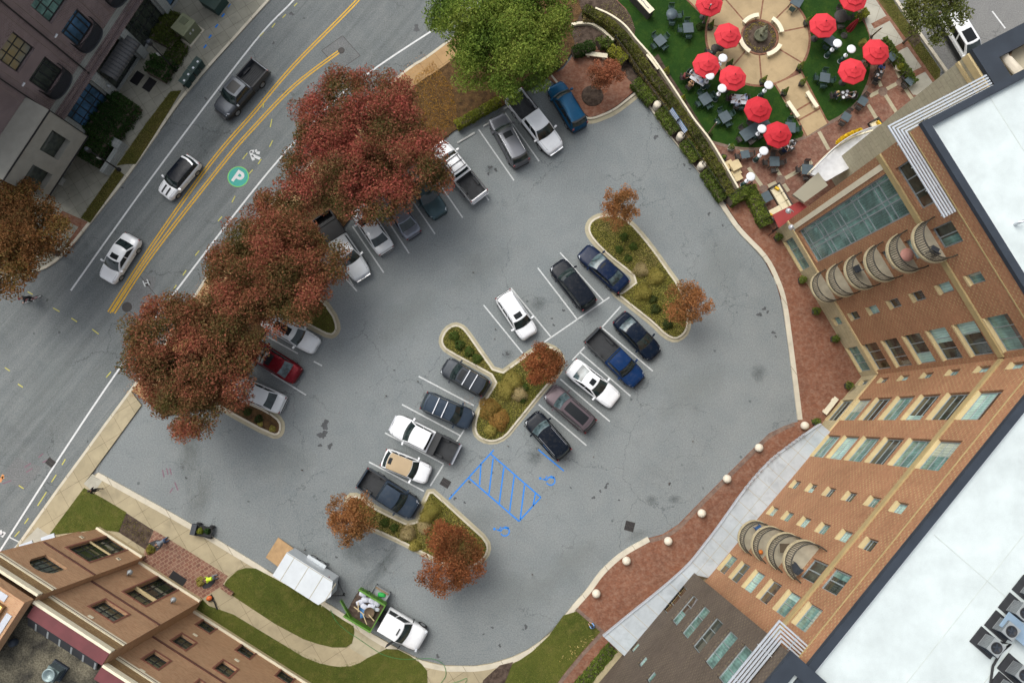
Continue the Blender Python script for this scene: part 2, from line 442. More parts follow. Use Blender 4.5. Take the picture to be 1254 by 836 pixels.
M['buffstone'] = mat('buff_stone', (.52, .42, .24), .85, 0, .1, 2)
M['cream'] = mat('cream_stone', (.68, .62, .46), .8, 0, .06, 3)
M['black'] = mat('black_metal', (.018, .018, .019), .5, .3, .1, 3)
M['darkgrey'] = mat('dark_grey_metal', (.045, .052, .062), .5, .3, .1, 1.5)
M['alu'] = mat('aluminium', (.62, .64, .67), .35, .6, .06, 3)
M['white'] = mat('white_enamel', (.64, .66, .69), .4, 0, .04, 2)
M['rubber'] = mat('rubber', (.016, .016, .017), .85, 0, .1, 5)

# ------------------------------------------------------------------ ground, street, lot
b = MB(); b.sheet([(-420, -420), (420, -420), (420, 420), (-420, 420)], -.012); b.build('ground', M['patch'], kind='structure')
LOT = [(118,560),(175,495),(215,440),(262,400),(330,345),(400,290),(480,225),(555,160),(676,92),(720,141),(783,117),(813,159),(856,213),(899,278),(934,318),(952,349),(963,411),(977,517),(950,540),(925,560),(861,625),(831,655),(790,672),(755,690),(717,730),(701,745),(645,800),(603,818),(562,822),(516,815),(490,800),(395,741),(315,694),(118,590)]
b = MB(); b.sheet(PX(LOT), 0.0); b.build('parking_lot', M['lot'], kind='structure')
KR = [(22,665),(67,602),(98,560),(130,516),(159,477),(195,428),(225,382),(262,325),(300,283),(345,234),(382,198),(420,160),(460,117),(500,83),(522,69),(560,40),(612,-6),(660,-60)]
KL = [(370,-70),(338,0),(325,28),(306,16),(230,112),(190,168),(153,220),(112,271),(82,307),(52,332),(10,345),(-60,350),(-220,350)]
KL = [(362,-50),(336,-8),(310,22),(230,112),(190,168),(153,220),(112,271),(84,305),(56,328),(10,342),(-60,348),(-220,352)]
b = MB(); b.sheet(PX(KL + [(-260,1000),(-80,820)] + [(-40,752)] + KR), 0.0)
b.build('street', M['street'], kind='structure')
# patched squares in the street
b = MB()
b.sheet(PX([(394,62),(419.5,44),(441,68.5),(415,86.5)]), .004)
b.sheet(PX([(168,356),(177,335),(192,340),(186,362)]), .004); b.sheet(PX([(165,345),(195,368),(178,395),(150,374)]), .003)
b.sheet(PX([(0,585),(20,560),(52,572),(30,600)]), .003)
b.build('street_patch', M['patch'], kind='structure')
JOINTS = [((394,62),(419.5,44)),((419.5,44),(441,68.5)),((441,68.5),(415,86.5)),((415,86.5),(394,62)),((150,374),(178,395)),((178,395),(196,368)),((172,338),(196,368))]
# cross street beyond the cafe
b = MB(); b.sheet(PX([(1082,-40),(1096,2),(1158,88),(1215,165),(1420,120),(1420,-200),(1082,-200)]), .001); b.build('cross_street', M['farroad'], kind='structure')

def line(mb, p, q, w, z=.006, mi=0):
    a = Vector(G2(p)); c = Vector(G2(q)); n = Vector((-(c-a).y, (c-a).x)).normalized()*w/2
    mb.add([(*(a-n), z), (*(c-n), z), (*(c+n), z), (*(a+n), z)], [(0,1,2,3)], mi)
def pline(mb, pts, w, z=.006, mi=0, k=6):
    P = spline(PX(pts), k); mb.strip(P, w/2, -w/2, 0, z, mi, sheet=True)
b = MB()
for p, q in JOINTS: line(b, p, q, .05, .0055)
b.build('street_joint', M['iron'], kind='structure')
# --- street markings
b = MB()
pline(b, [(-60,765),(0,674),(73,560),(140,460),(212,361),(325,215),(402,131),(450,90.6),(529,38),(600,-4)], .16)
pline(b, [(86.8,355.7),(189,213),(310,53.6),(359.8,0),(395,-45)], .16)
for s in (-.12, .12):
    P = offset(spline(PX([(133.5,382.5),(184,304),(257.7,200),(310,139),(361,79),(437.6,1),(470,-40)]), 6), s, False); b.strip(P, .06, -.06, 0, .006, 1, sheet=True)
    P = offset(spline(PX([(139,383),(189,308),(273,200),(310,157),(361,104.6),(414.6,63.8)]), 6), s, False); b.strip(P, .06, -.06, 0, .007, 1, sheet=True)
for p, q in [((1162,12),(1195,52)),((1165,10),(1198,51))]: line(b, p, q, .10, .006, 1)
line(b, (1215,14), (1231,35), .14, .006, 0)
# utility dashes
for p, q in [((297,195),(303,187.5)),((305,213),(309.5,208)),((316,201),(320,195)),((333,146),(331,156)),((330,180),(334,172)),((323,127),(322,132)),((318,45),(323,40)),((333,34),(337,29)),((346,22),(350,18)),((360,8),(364,4)),((284,248),(288,240)),((267,271),(272,265)),((239,313),(244,307)),((224,337),(228,331)),((212,355),(216,349)),((34,357),(40,360.5)),((65,377),(73,381.5)),((87.5,389.5),(94.5,394)),((113,403),(121,409)),((76,569),(80,562)),((63,590),(69,581)),((46,619),(57,602)),((30,641),(35,634)),((18,656.5),(24,650)),((23,594),(29,598)),((130,462),(136,455)),((22,470),(28,474)),((6,450),(12,454))]:
    line(b, p, q, .085, .008, 2)
for p, q in [((0,590),(4,581)),((2,585),(5,584))]: line(b, p, q, .22, .008, 3)
for p, q in [((30,572),(38,567)),((32,578),(40,573)),((47,560),(53,555)),((3,592),(14,588)),((52,566),(62,561)),((199,575),(201,584)),((204,573),(206,581)),((208,573),(210,581)),((212,597),(208,603)),((214,590),(218,600))]: line(b, p, q, .10, .008, 4)
# white painted letters and arrows
for p, q in [((318.6,194.6),(309.3,190.2)),((306.9,185.4),(308.4,191)),((308.3,190.6),(310.6,196.4)),((306.6,186),(311,185.2)),((312.4,185.5),(315,184.4)),((314,186.6),(318.2,187.6)),((0,649),(3,655)),((2,657),(6,651))]: line(b, p, q, .26, .008, 0)
for p, q in [((175,344),(178,351)),((180,342),(183,349)),((177.5,347),(181,346)),((11,657),(23,663)),((14,674),(24,664))]: line(b, p, q, .10, .011, 5)
b.build('street_marking', [M['white_line'], M['yellow_line'], M['utility_yellow'], M['utility_orange'], M['utility_red'], M['worn_line']], kind='structure')
# parking emblem: white P on a teal disc with a lime rim
cx, cy = G2((291.7, 216.6)); up = Vector((.53, .85)).normalized(); rt = Vector((.85, -.53)).normalized()
def PP(x, y): return (cx + rt.x*x + up.x*y, cy + rt.y*x + up.y*y)
b = MB()
b.sheet([(cx+.97*math.cos(a), cy+.97*math.sin(a)) for a in lin(41, 0, 2*PI)[:-1]], .008, 1)
b.sheet([(cx+.89*math.cos(a), cy+.89*math.sin(a)) for a in lin(41, 0, 2*PI)[:-1]], .010, 0)
b.add([(*PP(*p), .013) for p in ((-.36,-.62),(-.08,-.62),(-.08,.58),(-.36,.58))], [(0,1,2,3)], 2)
ri, ro = .13, .40; arc = lin(13, PI/2, -PI/2)
O = [(-.08, .18+ro)] + [(.08+ro*math.cos(a), .18+ro*math.sin(a)) for a in arc] + [(-.08, .18-ro)]
I = [(-.08, .18+ri)] + [(.08+ri*math.cos(a), .18+ri*math.sin(a)) for a in arc] + [(-.08, .18-ri)]
n = len(O); b.add([(*PP(*p), .013) for p in O+I], [(i, i+1, n+i+1, n+i)[::-1] for i in range(n-1)], 2)
tag(b.build('parking_emblem', [M['teal'], M['lime'], M['white_line']]), 'round teal road emblem with a white letter P and a lime rim on the street', 'road emblem')
# --- lot markings
b = MB()
def L_(x0, y0, k, pts, w=.12, mi=0):
    for p, q in pts: line(b, (x0+p[0]/k, y0+p[1]/k), (x0+q[0]/k, y0+q[1]/k), w, .006, mi)
L_(540,80,5.225, [((240,410),(467,737)),((410,305),(628,614))])
L_(380,190,5.225, [((45,455),(275,835)),((270,455),(470,752)),((490,410),(632,628)),((635,265),(798,504)),((775,108),(975,400)),((1118,250),(1142,290))])
L_(130,300,3.2156, [((638,362),(755,427)),((650,505),(787,590)),((818,458),(850,475)),((905,90),(988,182))])
L_(580,220,3.919, [((180,520),(372,755)),((308,423),(497,670)),((415,350),(622,580)),((340,778),(652,564)),((612,712),(706,608)),((600,725),(560,780))])
L_(600,380,4.823, [((655,97),(962,358)),((532,247),(830,505)),((415,405),(708,655)),((288,555),(570,797)),((560,215),(485,295))])
L_(380,370,3.919, [((832,14),(1020,245)),((520,355),(785,495)),((440,490),(718,638)),((358,626),(640,775)),((738,613),(700,672))])
L_(380,550,3.483, [((250,53),(485,178)),((568,65),(512,155))])
# blue accessible bay: hatched aisle and bay lines
L_(380,550,3.483, [((782,3),(592,212)),((770,20),(983,204)),((676,122),(890,306)),((983,204),(890,306)),((728,62),(722,152)),((780,38),(762,190)),((826,76),(806,230)),((870,112),(850,265)),((914,150),(895,300)),((960,188),(950,242)),((972,0),(1082,92))], .115, 1)
def wheelchair(u, v):
    ox, oy = G2((u, v)); a = R(58)
    def W(x, y): x, y = x*1.05, y*1.05; return (ox + x*math.cos(a)-y*math.sin(a), oy + x*math.sin(a)+y*math.cos(a))
    def stroke(pts, w):
        P = [W(*p) for p in pts]; b.strip(P, w/2, -w/2, 0, .007, 1, sheet=True)
    stroke([(.12+.36*math.cos(t), -.22+.36*math.sin(t)) for t in lin(14, R(150), R(395))], .10)
    stroke([(-.12,.42),(-.02,.08),(.30,.04),(.42,-.32),(.56,-.28)], .10); stroke([(-.06,.24),(.26,.22)], .09)
    b.sheet([W(-.17+.11*math.cos(t), .60+.11*math.sin(t)) for t in lin(11, 0, 2*PI)[:-1]], .007, 1)
wheelchair(670.5, 588); wheelchair(614.5, 650)
b.build('lot_marking', [M['worn_line'], M['blue_line']], kind='structure')
# oil stains, drain grates, manholes
M['stain'] = mat('oil_stain', (.055, .058, .06), .7, 0, .3, 3)
def blob(mb, u, v, r, seed, z=.005):
    q = random.Random(seed); ox, oy = G2((u, v)); ph = [q.uniform(0, 6) for _ in range(3)]
    mb.sheet([(ox+r*(1+.3*math.sin(2*t+ph[0])+.22*math.sin(3*t+ph[1])+.15*math.sin(7*t+ph[2]))*math.cos(t), oy+r*(1+.3*math.sin(2*t+ph[0])+.22*math.sin(3*t+ph[1])+.15*math.sin(7*t+ph[2]))*math.sin(t)) for t in lin(27, 0, 2*PI)[:-1]], z)
b = MB()
for i, (u, v, r) in enumerate([(398,520,.35),(395,532,.35),(404,546,.22),(392,545,.15),(600,205,.18),(607,208,.15),(598,213,.12),(690,380,.12),(676,390,.09),(678,398,.1),(621,433,.14),(616,434,.08),(575,590,.1),(930,385,.2),(936,378,.16),(940,382,.12),(947,407,.15),(950,412,.1),(727,609,.13),(735,601,.1),(742,596,.14),(744,592,.1),(820,592,.12),(868,262,.14),(885,276,.1),(603,768,.1),(644,767,.16),(612,790,.12),(592,776,.08),(228,585,.1),(224,528,.12),(803,168,.2),(557,610,.12),(553,606,.08),(569,615,.1),(699,597,.08),(845,207,.1),(838,202,.12),(536,803,.14),(393,700,.1),(402,690,.12),(412,682,.1),(685,440,.07),(640,414,.08),(555,455,.1),(758,612,.08)]): blob(b, u, v, r, i)
for i, (u, v, r) in enumerate([(178,140,.12),(30,8,.1),(357,17,.18),(335,53,.12),(252,121,.14),(510,35,.3),(150,230,.1),(413,108,.14)]): blob(b, u, v, r, 90+i)
b.build('oil_stain', M['stain'], kind='structure')
def softstain(name, col, k, sc):
    m, nt, b = base(name, .85, 0, .2); b.inputs['Base Color'].default_value = (*col, 1)
    uv = N(nt, 'ShaderNodeUVMap').outputs[0]
    ln = N(nt, 'ShaderNodeVectorMath', {0: uv}, operation='LENGTH').outputs['Value']
    f = mth(nt, 'MULTIPLY', mrange(nt, mth(nt, 'ADD', ln, mth(nt, 'MULTIPLY', noise(nt, ocoord(nt), sc*1.8, 5, .7), 2.0)), 1.15, 2.0, 1, 0), k, True)
    mx = N(nt, 'ShaderNodeMixShader', {0: f, 1: N(nt, 'ShaderNodeBsdfTransparent').outputs[0], 2: b.outputs[0]}).outputs[0]
    nt.links.new(mx, nt.nodes['Material Output'].inputs[0]); return m
M['wet'] = softstain('damp_asphalt', (.08, .092, .094), .34, 1.3); M['rusty'] = softstain('silt_stain', (.13, .135, .12), .22, .8); M['pale'] = softstain('faded_asphalt', (.24, .262, .255), .30, .5)
def soft(u, v, rx, ry, rz, m, z):
    x, y, _ = G(u, v); b = MB(); b.sheet([(-1.2,-1.2),(1.2,-1.2),(1.2,1.2),(-1.2,1.2)], 0); o = b.build('surface_stain', M[m], uvd=(1, 0), kind='structure'); o.location = (x, y, z); o.scale = (rx, ry, 1); o.rotation_euler.z = rz
for i, a in enumerate([(660,372,.9,.7,0,'wet'),(798,612,.6,.5,0,'wet'),(826,611,.7,.4,0,'wet'),(655,559,.9,.8,.4,'wet'),(929,457,.8,.9,0,'wet'),(232,560,1.3,3.6,.1,'rusty'),(244,615,1.2,3.4,-.2,'rusty'),(225,520,1.6,2.4,.3,'rusty'),(350,570,3,2,0,'pale'),(850,480,4,2,.5,'pale'),(640,730,4,2.5,.3,'pale'),(700,690,3,1.5,.6,'pale'),(590,330,3,2,.4,'pale'),(500,390,3.5,2,.6,'pale'),(880,330,2.5,4,0,'pale'),(470,690,3,.7,.9,'wet'),(430,670,1.2,2.2,.8,'wet'),(780,655,1.2,.6,.3,'rusty'),(600,208,.5,.5,0,'wet'),(622,434,.6,.5,0,'wet'),(575,640,2.5,1.5,0,'pale'),(260,170,1.0,4,-.6,'wet'),(420,70,3,1.2,.4,'pale'),(60,470,4,2,.9,'pale')]): soft(*a, .0015+.00012*i)
def grate(u, v, w, l, rz, label):
    t = thing('drain_grate', label, 'drain grate', G(u, v, 0), rz)
    b = MB(); b.box(-w/2, w/2, -l/2, l/2, .002, .008); b.build('pit', M['rubber'], t)
    b = MB()
    for i in range(7):
        x = -w/2+w*i/6; b.box(x-.03, x+.03, -l/2, l/2, .009, .022)
    for y in (-l/2, 0, l/2): b.box(-w/2-.03, w/2+.03, y-.03, y+.03, .010, .024)
    b.build('bar_grid', M['iron'], t)
grate(545.5, 591, .75, .62, R(-30), 'square iron drain grate beside the white convertible and the hatched bay')
grate(771, 644, .75, .75, R(-15), 'square iron drain grate near the end of the white kerb by the brick walk')
grate(62, 566, .7, .55, R(-36), 'small dark drain cover in the street gutter above the lawn')
def manhole(u, v, r, label):
    t = thing('manhole_cover', label, 'manhole', G(u, v, 0))
    b = MB(); b.lathe([(0,.009),(r,.009),(r+.05,.007),(r+.05,.002)][::-1], n=24); b.build('cover', M['iron'], t)
    b = MB(); b.lathe([(r*.7,.010),(r*.7,.013),(r*.62,.013),(r*.62,.010)], n=24); b.build('ring', M['iron'], t)
manhole(155.5, 376, .40, 'round manhole at the end of the yellow lines in the street')
manhole(418, 62, .26, 'round manhole in the patched square where the inner yellow line ends')
manhole(181, 347, .2, 'small round cover in the dark asphalt patch beside the yellow lines')

# ------------------------------------------------------------------ raised ground
KH = .13
def slab(name, pts, m, z0=0.0, z1=KH, kind='structure', pz=None):
    b = MB(); b.prism(PX(pts, z1 if pz is None else pz), z0, z1); return b.build(name, m, kind=kind)
# left pavement to the dark building
slab('pavement', KL[1:10] + [(-30,345),(-120,330),(-120,100),(0,60),(250,-120),(300,-90)], M['walkgrey'])
b = MB(); b.strip(spline(PX(KL[:10], KH), 3), .02, -.22, 0, KH+.006); b.build('kerb', M['kerb'], kind='structure')
slab('grass_strip', [(209,112),(222,111),(190,164),(166,201),(153,201),(143,203),(180,150)], M['rough'], KH, KH+.03, 'structure')
slab('grass_strip', [(142,206),(152,214),(128,248),(110,273),(99,267)], M['rough'], KH, KH+.03, 'structure')
slab('brick_band', [(76,258),(110,273),(88,303),(80,300),(96,278),(72,266)], M['brickpave'], KH, KH+.005)
b = MB()
for u, v in [(252,58),(258,46),(266,33),(274,20),(281,8)]: line(b, (u-1.5,v+2), (u+1.5,v-2), .16, KH+.006)
b.build('utility_mark', M['blue_line'], kind='structure')
# street-side walk of the lot and planted strip behind it
KRw = PX(KR, KH)
b = MB(); b.strip(spline(KRw[4:], 3), 0, -1.75, 0, KH); b.build('pavement', M['leafwalk'], kind='structure')
slab('pavement', KR[:5] + [(173,496),(130,555),(100.5,595),(61,655),(30,700),(0,720),(-20,730)], M['walk'])
b = MB(); b.strip(spline(KRw, 3), .02, -.2, 0, KH+.006); b.build('kerb', M['kerb'], kind='structure')
slab('slab', [(22,670),(46,645),(60,655),(30,700),(0,720)], M['slab'], KH, KH+.004)
slab('slab', [(102.5,592),(113,580),(125.5,588),(115,603)], M['slab'], KH, KH+.004)
inner = offset(spline(KRw[4:], 3), -1.76, False)
bed = inner + [G2(p, KH) for p in [(690,-20),(716,8),(712,45),(690,80),(676,92),(615,130),(556,160),(500,205),(440,252),(404,300),(380,330),(352,362),(330,400),(302,440),(272,470),(255,500),(200,510)]]
b = MB(); b.prism(bed, 0, KH-.01); b.build('planting_bed', M['soil'], kind='structure')
def island(outer, m, name='island', soil=.10, k=1, gut=.30, kb=.16):
    P = ccw(chaikin(PX(outer, .05), k)); G1 = inset(P, gut); G3 = inset(P, gut+kb)
    b = MB(); b.ring(P, G1, 0, .016, 0); b.build('gutter_pan', M['gutter'], kind='structure')
    b = MB(); b.ring(G1, G3, 0, KH, 0); b.build('kerb', M['kerb'], kind='structure')
    b = MB(); b.prism(G3, 0, soil); b.build(name, m, kind='structure'); return G3
I0 = island([(411,380),(418,400),(414,411),(404,416),(380,404),(366,396),(330,392),(330,360),(380,345)], M['rough'], 'grass_island')
IL = island([(230,478),(272,505),(332,537.5),(344,536),(349,527),(348,513),(332,500),(300,486),(250,462)], M['soil'], 'planted_island')
I1 = island([(735,260),(722,266),(716,276),(717,287),(725,299),(743,317),(760,330),(775.5,342.5),(766,350),(756,357),(745.5,358),(772,379),(797,398.6),(812,414),(827,420.5),(841,413),(847,400),(846,375),(835,347.6),(822,330),(806,307),(792,289),(775,270),(758,259)], M['rough'], 'grass_island')
I2 = island([(556,393.5),(543,401),(536,416),(540,428),(552,436),(580,451),(605.5,465),(596,480),(584,498),(578,515),(578,531),(588,541.5),(604.5,545),(621,538),(635,520.5),(650,502),(666,482),(680,466),(690,454),(693,439),(684,425),(668,418),(653,424),(630,441),(610.5,455),(592,429),(574,403),(567,396.5)], M['rough'], 'grass_island', gut=.24)
I3 = island([(424,603),(441,603),(458,617),(480,628),(506,640.5),(514,618),(525.5,592.5),(550,614),(575,637),(600,659.5),(602,676),(591,691),(572,700),(545,695),(518,681),(487,665),(454,650.5),(430,640),(419,625)], M['rough'], 'grass_island', gut=.24)
# brick plaza by the blue car
PB = [(676,92),(690,84),(712,70),(730,66),(755,82),(782,108),(755,130),(737,139.5),(722,143.5),(714,138),(700,120)]
slab('brick_plaza', [(670,95),(690,84),(705,64),(730,54),(770,72),(782,107),(755,130),(737,139.5),(722,144),(712,136),(694,112)], M['brickpave'])
b = MB()
Q = spline(PX([(676,92),(694,114),(712,138),(722,144),(737,140),(755,131),(783,109)], KH), 4)
b.strip(Q, .02, -.16, 0, KH+.008, 0); b.build('kerb', M['kerb'], kind='structure')
b = MB(); b.strip(Q[8:], -.16, -.55, 0, .016); b.build('gutter_pan', M['gutter'], kind='structure')
b = MB(); ox, oy = G2((725.5,117.5), KH); b.lathe([(1.02,KH+.001),(1.02,KH+.02),(.9,KH+.05),(0,KH+.07)], (ox,oy,0), 26); b.build('mulch_ring', M['mulch'], kind='structure')
# bed, hedges and wall between lot and cafe
slab('planting_bed', [(712,14),(728,4),(765,30),(800,72),(850,146),(872,176),(903,229),(893,252),(868,226),(826,172),(784,112),(768,96),(735,55),(706,62),(700,40)], M['mulch'], 0, KH+.02, pz=KH)
KC = [(783,112),(813,157),(856,211),(899,277),(934,315),(950,345),(958,371),(964,411),(971,465),(977,514)]
b = MB(); b.strip(spline(PX(KC, KH), 4), .42, .0, 0, KH+.008); b.build('kerb', M['kerb'], kind='structure')
# brick walk along the tall building
slab('brick_walk', [(889,250),(899,266),(934,313),(950,344),(958,370),(965,411),(972,465),(978,516),(962,521),(943,530),(925,547),(895,577),(861,611),(831,642),(812,654),(790,660),(772,670),(755,682),(734,705),(712,733),(707,747),(735,773),(712,798),(690,825),(670,860),(730,900),(760,830),(775,815),(1080,560),(1075,440),(960,270),(915,232)], M['brickpave'])
b = MB(); b.strip(spline(PX([(972,517),(943,531),(925,548),(895,578),(861,612),(831,643),(812,655),(790,661)], KH), 4), .30, -.02, KH, KH+.005); b.build('brick_edging', M['edgebrick'], kind='structure')
KD = [(793,657),(785,661.5),(768,671),(752,682.5),(734,700),(717.8,722),(701,741),(676,773),(660,786),(645,796),(625,805),(603.7,811.5),(582,815),(562,815),(544.5,814.5),(516,808),(490,795),(455,775),(422.5,752),(395,735),(338,705),(315,690),(233.6,641),(180,611),(120,578)]
b = MB(); P = spline(PX(KD, KH), 3); b.strip(P, .44, .0, 0, KH+.006, 0); b.build('kerb', M['kerb'], kind='structure')
# lower terrace
slab('pavement', KD[5:] + [(100,594),(61,655),(0,720),(-60,900),(760,900),(740,840),(690,825),(735,773),(707,747)], M['walk'], 0, KH-.004, pz=KH)
def lawn(pts, name='lawn', m='lawn', h=.03, k=0):
    P = PX(pts, KH)
    if k: P = chaikin(P, k)
    b = MB(); b.prism(P, KH-.01, KH+h); return b.build(name, M[m], kind='structure')
lawn([(103,597),(128,611),(155,627),(146,651),(122,648),(60,655)])
lawn([(155,628),(188,649),(178,672),(145,651)], 'mulch_bed', 'mulch')
slab('entry_paving', [(188.7,648.7),(235,677),(279,704.7),(272,717),(249.5,731),(238,745),(170,690),(178,672)], M['entrybrick'], KH-.004, KH+.003)
lawn([(273,719),(277,711),(283,705),(291,698),(300.5,695),(313,695.5),(335,707),(362,722),(395,741.5),(421,759),(433,766),(434,774),(431,787),(424,792),(407,792),(390,788),(372,782),(338,764),(303,741),(285,729)])
lawn([(246,731),(255,741),(286,752),(329,778),(372,804),(392,812),(407,815),(418,816),(430,815),(441,811),(450,805),(473,794),(487,794.5),(502,802),(516,812),(523,821),(524,850),(524,900),(380,900),(235,751)])
slab('slab', [(431,770),(452,781),(474,793),(450,806),(428,793)], M['gutter'], KH-.004, KH+.002)
lawn([(690,753),(706,748),(735,773),(712,798),(690,825),(660,870),(590,870),(628,812),(636,808),(652,797),(672,778)])
lawn([(603,822),(612,814),(628,810),(622,826),(612,850),(585,850),(592,832)], 'mulch_bed', 'mulch', .05)
b = MB(); b.strip(PX([(704,747),(735,774),(712,799),(690,826),(665,858)], KH), .32, .0, KH, KH+.006); b.build('brick_edging', M['edgebrick'], kind='structure')
b = MB(); b.strip(PX([(749,794),(717,826),(690,858)], KH), -.25, .25, KH, KH+.006); b.build('brick_edging', M['edgebrick'], kind='structure')
# cafe ground
slab('patio_paving', [(904,229),(872,176),(850,147),(800,72),(765,30),(729,9),(745,-40),(1060,-60),(1063,0),(1146,110),(1200,180),(1100,300),(960,290)], M['brickdark'], 0, KH+.004, pz=KH)
def turfs(pts): b = MB(); b.sheet(chaikin(PX(pts, KH), 1), KH+.012); return b.build('artificial_turf', M['artificial'], kind='structure')
turfs([(745,-30),(753,-2),(770,14),(778,36),(776,46),(783,51),(803,72),(815,92),(850,145),(868,172),(880,176),(895,180),(912,182),(930,182),(950,179),(970,173),(986,167),(984,130),(940,40),(900,-30)])
turfs([(950,-40),(960,60),(985,100),(1003,130),(1013,151),(1027,143),(1042,132),(1054,119),(1061,104),(1066,84),(1066,60),(1063,36),(1048,14),(1040,-40)])
ox, oy = G2((928,45), KH)
b = MB(); rr = 4.72
b.sheet([(ox+rr*math.cos(t), oy+rr*math.sin(t)) for t in lin(61, 0, 2*PI)[:-1]], KH+.018, 0)
b.ring([(ox+(rr+.22)*math.cos(t), oy+(rr+.22)*math.sin(t)) for t in lin(61, 0, 2*PI)[:-1]], [(ox+rr*math.cos(t), oy+rr*math.sin(t)) for t in lin(61, 0, 2*PI)[:-1]], KH, KH+.020, 1)
b.sheet(PX([(949,104),(958,121),(976,148),(986.5,168),(1013,151.5),(1001,129),(981,90)], KH), KH+.022, 0)
b.sheet(PX([(838,-2),(862,22),(880,0),(880,-30),(820,-30)], KH), KH+.022, 0)
for p, q in [((948,104),(977,149)),((977,149),(987,168)),((980,88),(1013,152)),((967,141),(996,124)),((976,149),(1003,134)),((838,-2),(862,22))]: line(b, p, q, .16, KH+.026, 1)
for a in (80, 45, 12, -33, -88, -130, 128, 165, 200):
    t = R(a); line_pts = [(ox+1.75*math.cos(t), oy+1.75*math.sin(t)), (ox+4.7*math.cos(t), oy+4.7*math.sin(t))]
    b.strip(line_pts, .07, -.07, 0, KH+.0225, 1, sheet=True)
b.build('plaza', [M['aggregate'], M['brickpave']], kind='structure')
# buff bands in the patio paving
b = MB()
for p, q in [((916,206),(932,228)),((949,206),(955,216)),((961,219),(975,211)),((975,211),(994,199)),((1002,162),(1014,184)),((1062,129),(1073,147)),((1083,117),(1097,139)),((1090,72),(1101,96)),((1105,106),(1116,122)),((1054,114),(1058,118)),((1064,119),(1077,112)),((1085,110),(1098,103)),((1038,135),(1047,129)),((940,229),(950,224)),((959,226),(965,235)),((1075,100),(1078,107)),((905,181),(909,186)),((955,182),(961,178))]: line(b, p, q, .34, KH+.010)
for u, v, r in [(1081,112.5,.42),(1102,101,.36),(956,220,.42),(935,231,.36),(1060,124,.3)]:
    x, y = G2((u, v), KH); b.sheet([(x+r*math.cos(t), y+r*math.sin(t)) for t in lin(21, 0, 2*PI)[:-1]], KH+.013, 1)
b.build('paving_band', [M['gutter'], M['edgebrick']], kind='structure')
b = MB(); b.strip(PX([(868,173),(895,180.5),(912,182.5),(930,182.5),(950,180),(970,174),(986,168),(1013,152),(1028,144),(1043,133),(1055,120),(1062,105)], KH), .14, -.14, 0, KH+.014, 0, sheet=True); b.build('turf_edging', M['edgebrick'], kind='structure')
slab('mulch_bed', [(712,12),(729,8),(748,16),(765,29),(777,44),(778,36),(770,16),(753,-1),(740,-30),(700,-30)], M['mulch'], KH, KH+.03)
slab('mulch_bed', [(801,70),(806,66),(818,88),(838,118),(856,148),(870,170),(866,172),(848,144)], M['mulch'], KH, KH+.02)
# far pavement beside the cross street
slab('pavement', [(1044,-20),(1076,-20),(1090,10),(1133,68),(1146,100),(1140,120),(1118,116),(1100,90),(1066,45)], M['slab'], KH, KH+.012)
slab('grass_verge', [(1068,-20),(1083,-20),(1096,4),(1152,86),(1150,100),(1145,98),(1110,48),(1075,0)], M['rough'], 0, KH+.03)
b = MB(); b.strip(PX([(1084,-20),(1097,2),(1158,88),(1200,146)], KH), .28, .0, 0, KH+.008); b.build('kerb', M['kerb'], kind='structure')
b = MB(); b.strip(PX([(1066,-14),(1108,49),(1150,108)], KH),   .2, -.2, KH, KH+.018)
for u, v in [(1081,26),(1104,57),(1127,87)]: b.obox((*G2((u, v), KH), KH+.012), (1.1, .28, .008), R(28))
b.build('brick_band', M['brickpave'], kind='structure')
slab('mulch_patch', [(1112,38),(1122,36),(1128,50),(1120,58),(1113,50)], M['mulch'], KH+.005, KH+.045)
# ------------------------------------------------------------------ vehicles
M['windshield'] = glassm('windshield_glass', (.009, .016, .017), .05, (.024, .037, .036), 1.6)
M['sideglass'] = glassm('side_glass', (.012, .015, .016), .06)
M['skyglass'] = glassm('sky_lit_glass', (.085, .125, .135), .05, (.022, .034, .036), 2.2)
M['roofglass'] = mat('sunroof_glass', (.010,.012,.014), .35, 0, .1, 2, None, .2)
M['trim'] = mat('black_trim', (.02, .021, .022), .6, 0, .1, 4)
M['chrome'] = mat('chrome', (.6, .61, .62), .2, .9, .05, 4)
M['rim'] = mat('alloy_rim', (.40, .41, .42), .35, .7, .1, 4)
M['headlight'] = mat('headlight_lens', (.55, .58, .60), .15, .2, .1, 8)
M['taillight'] = mat('taillight_lens', (.19, .010, .012), .25, 0, .1, 5)
M['bedliner'] = mat('bed_liner', (.028, .030, .032), .8, 0, .25, 3)
M['plate'] = M['white']
PAINT = {k: paint('paint_'+k, c, mt, r) for k, c, mt, r in [
    ('white', (.76,.775,.78), 0, .35), ('offwhite', (.62,.65,.66), 0, .35), ('silver', (.42,.45,.47), .45, .3), ('grey', (.145,.15,.165), .5, .3),
    ('charcoal', (.036,.042,.050), .2, .3), ('slate', (.030,.044,.064), .2, .28), ('steel', (.17,.19,.23), .45, .3), ('navy', (.004,.012,.038), 0, .25), ('black', (.004,.007,.013), 0, .25), ('nightblue', (.003,.008,.019), 0, .22),
    ('blue', (.003,.056,.125), .25, .22), ('royal', (.006,.028,.095), .2, .25), ('gunmetal', (.070,.078,.090), .3, .28), ('teal', (.050,.082,.092), .45, .28), ('red', (.140,.008,.014), .3, .25), ('brown', (.115,.090,.098), .45, .28), ('tanroof', (.40,.30,.18), 0, .8)]}
for k in ('tanroof',): PAINT[k].node_tree.nodes['Principled BSDF'].inputs['Coat Weight'].default_value = 0
def interp(tab, t):
    for i in range(len(tab)-1):
        if t <= tab[i+1][0]:
            (a, x), (b_, y) = tab[i], tab[i+1]; return x + (y-x)*(t-a)/max(1e-6, b_-a)
    return tab[-1][1]
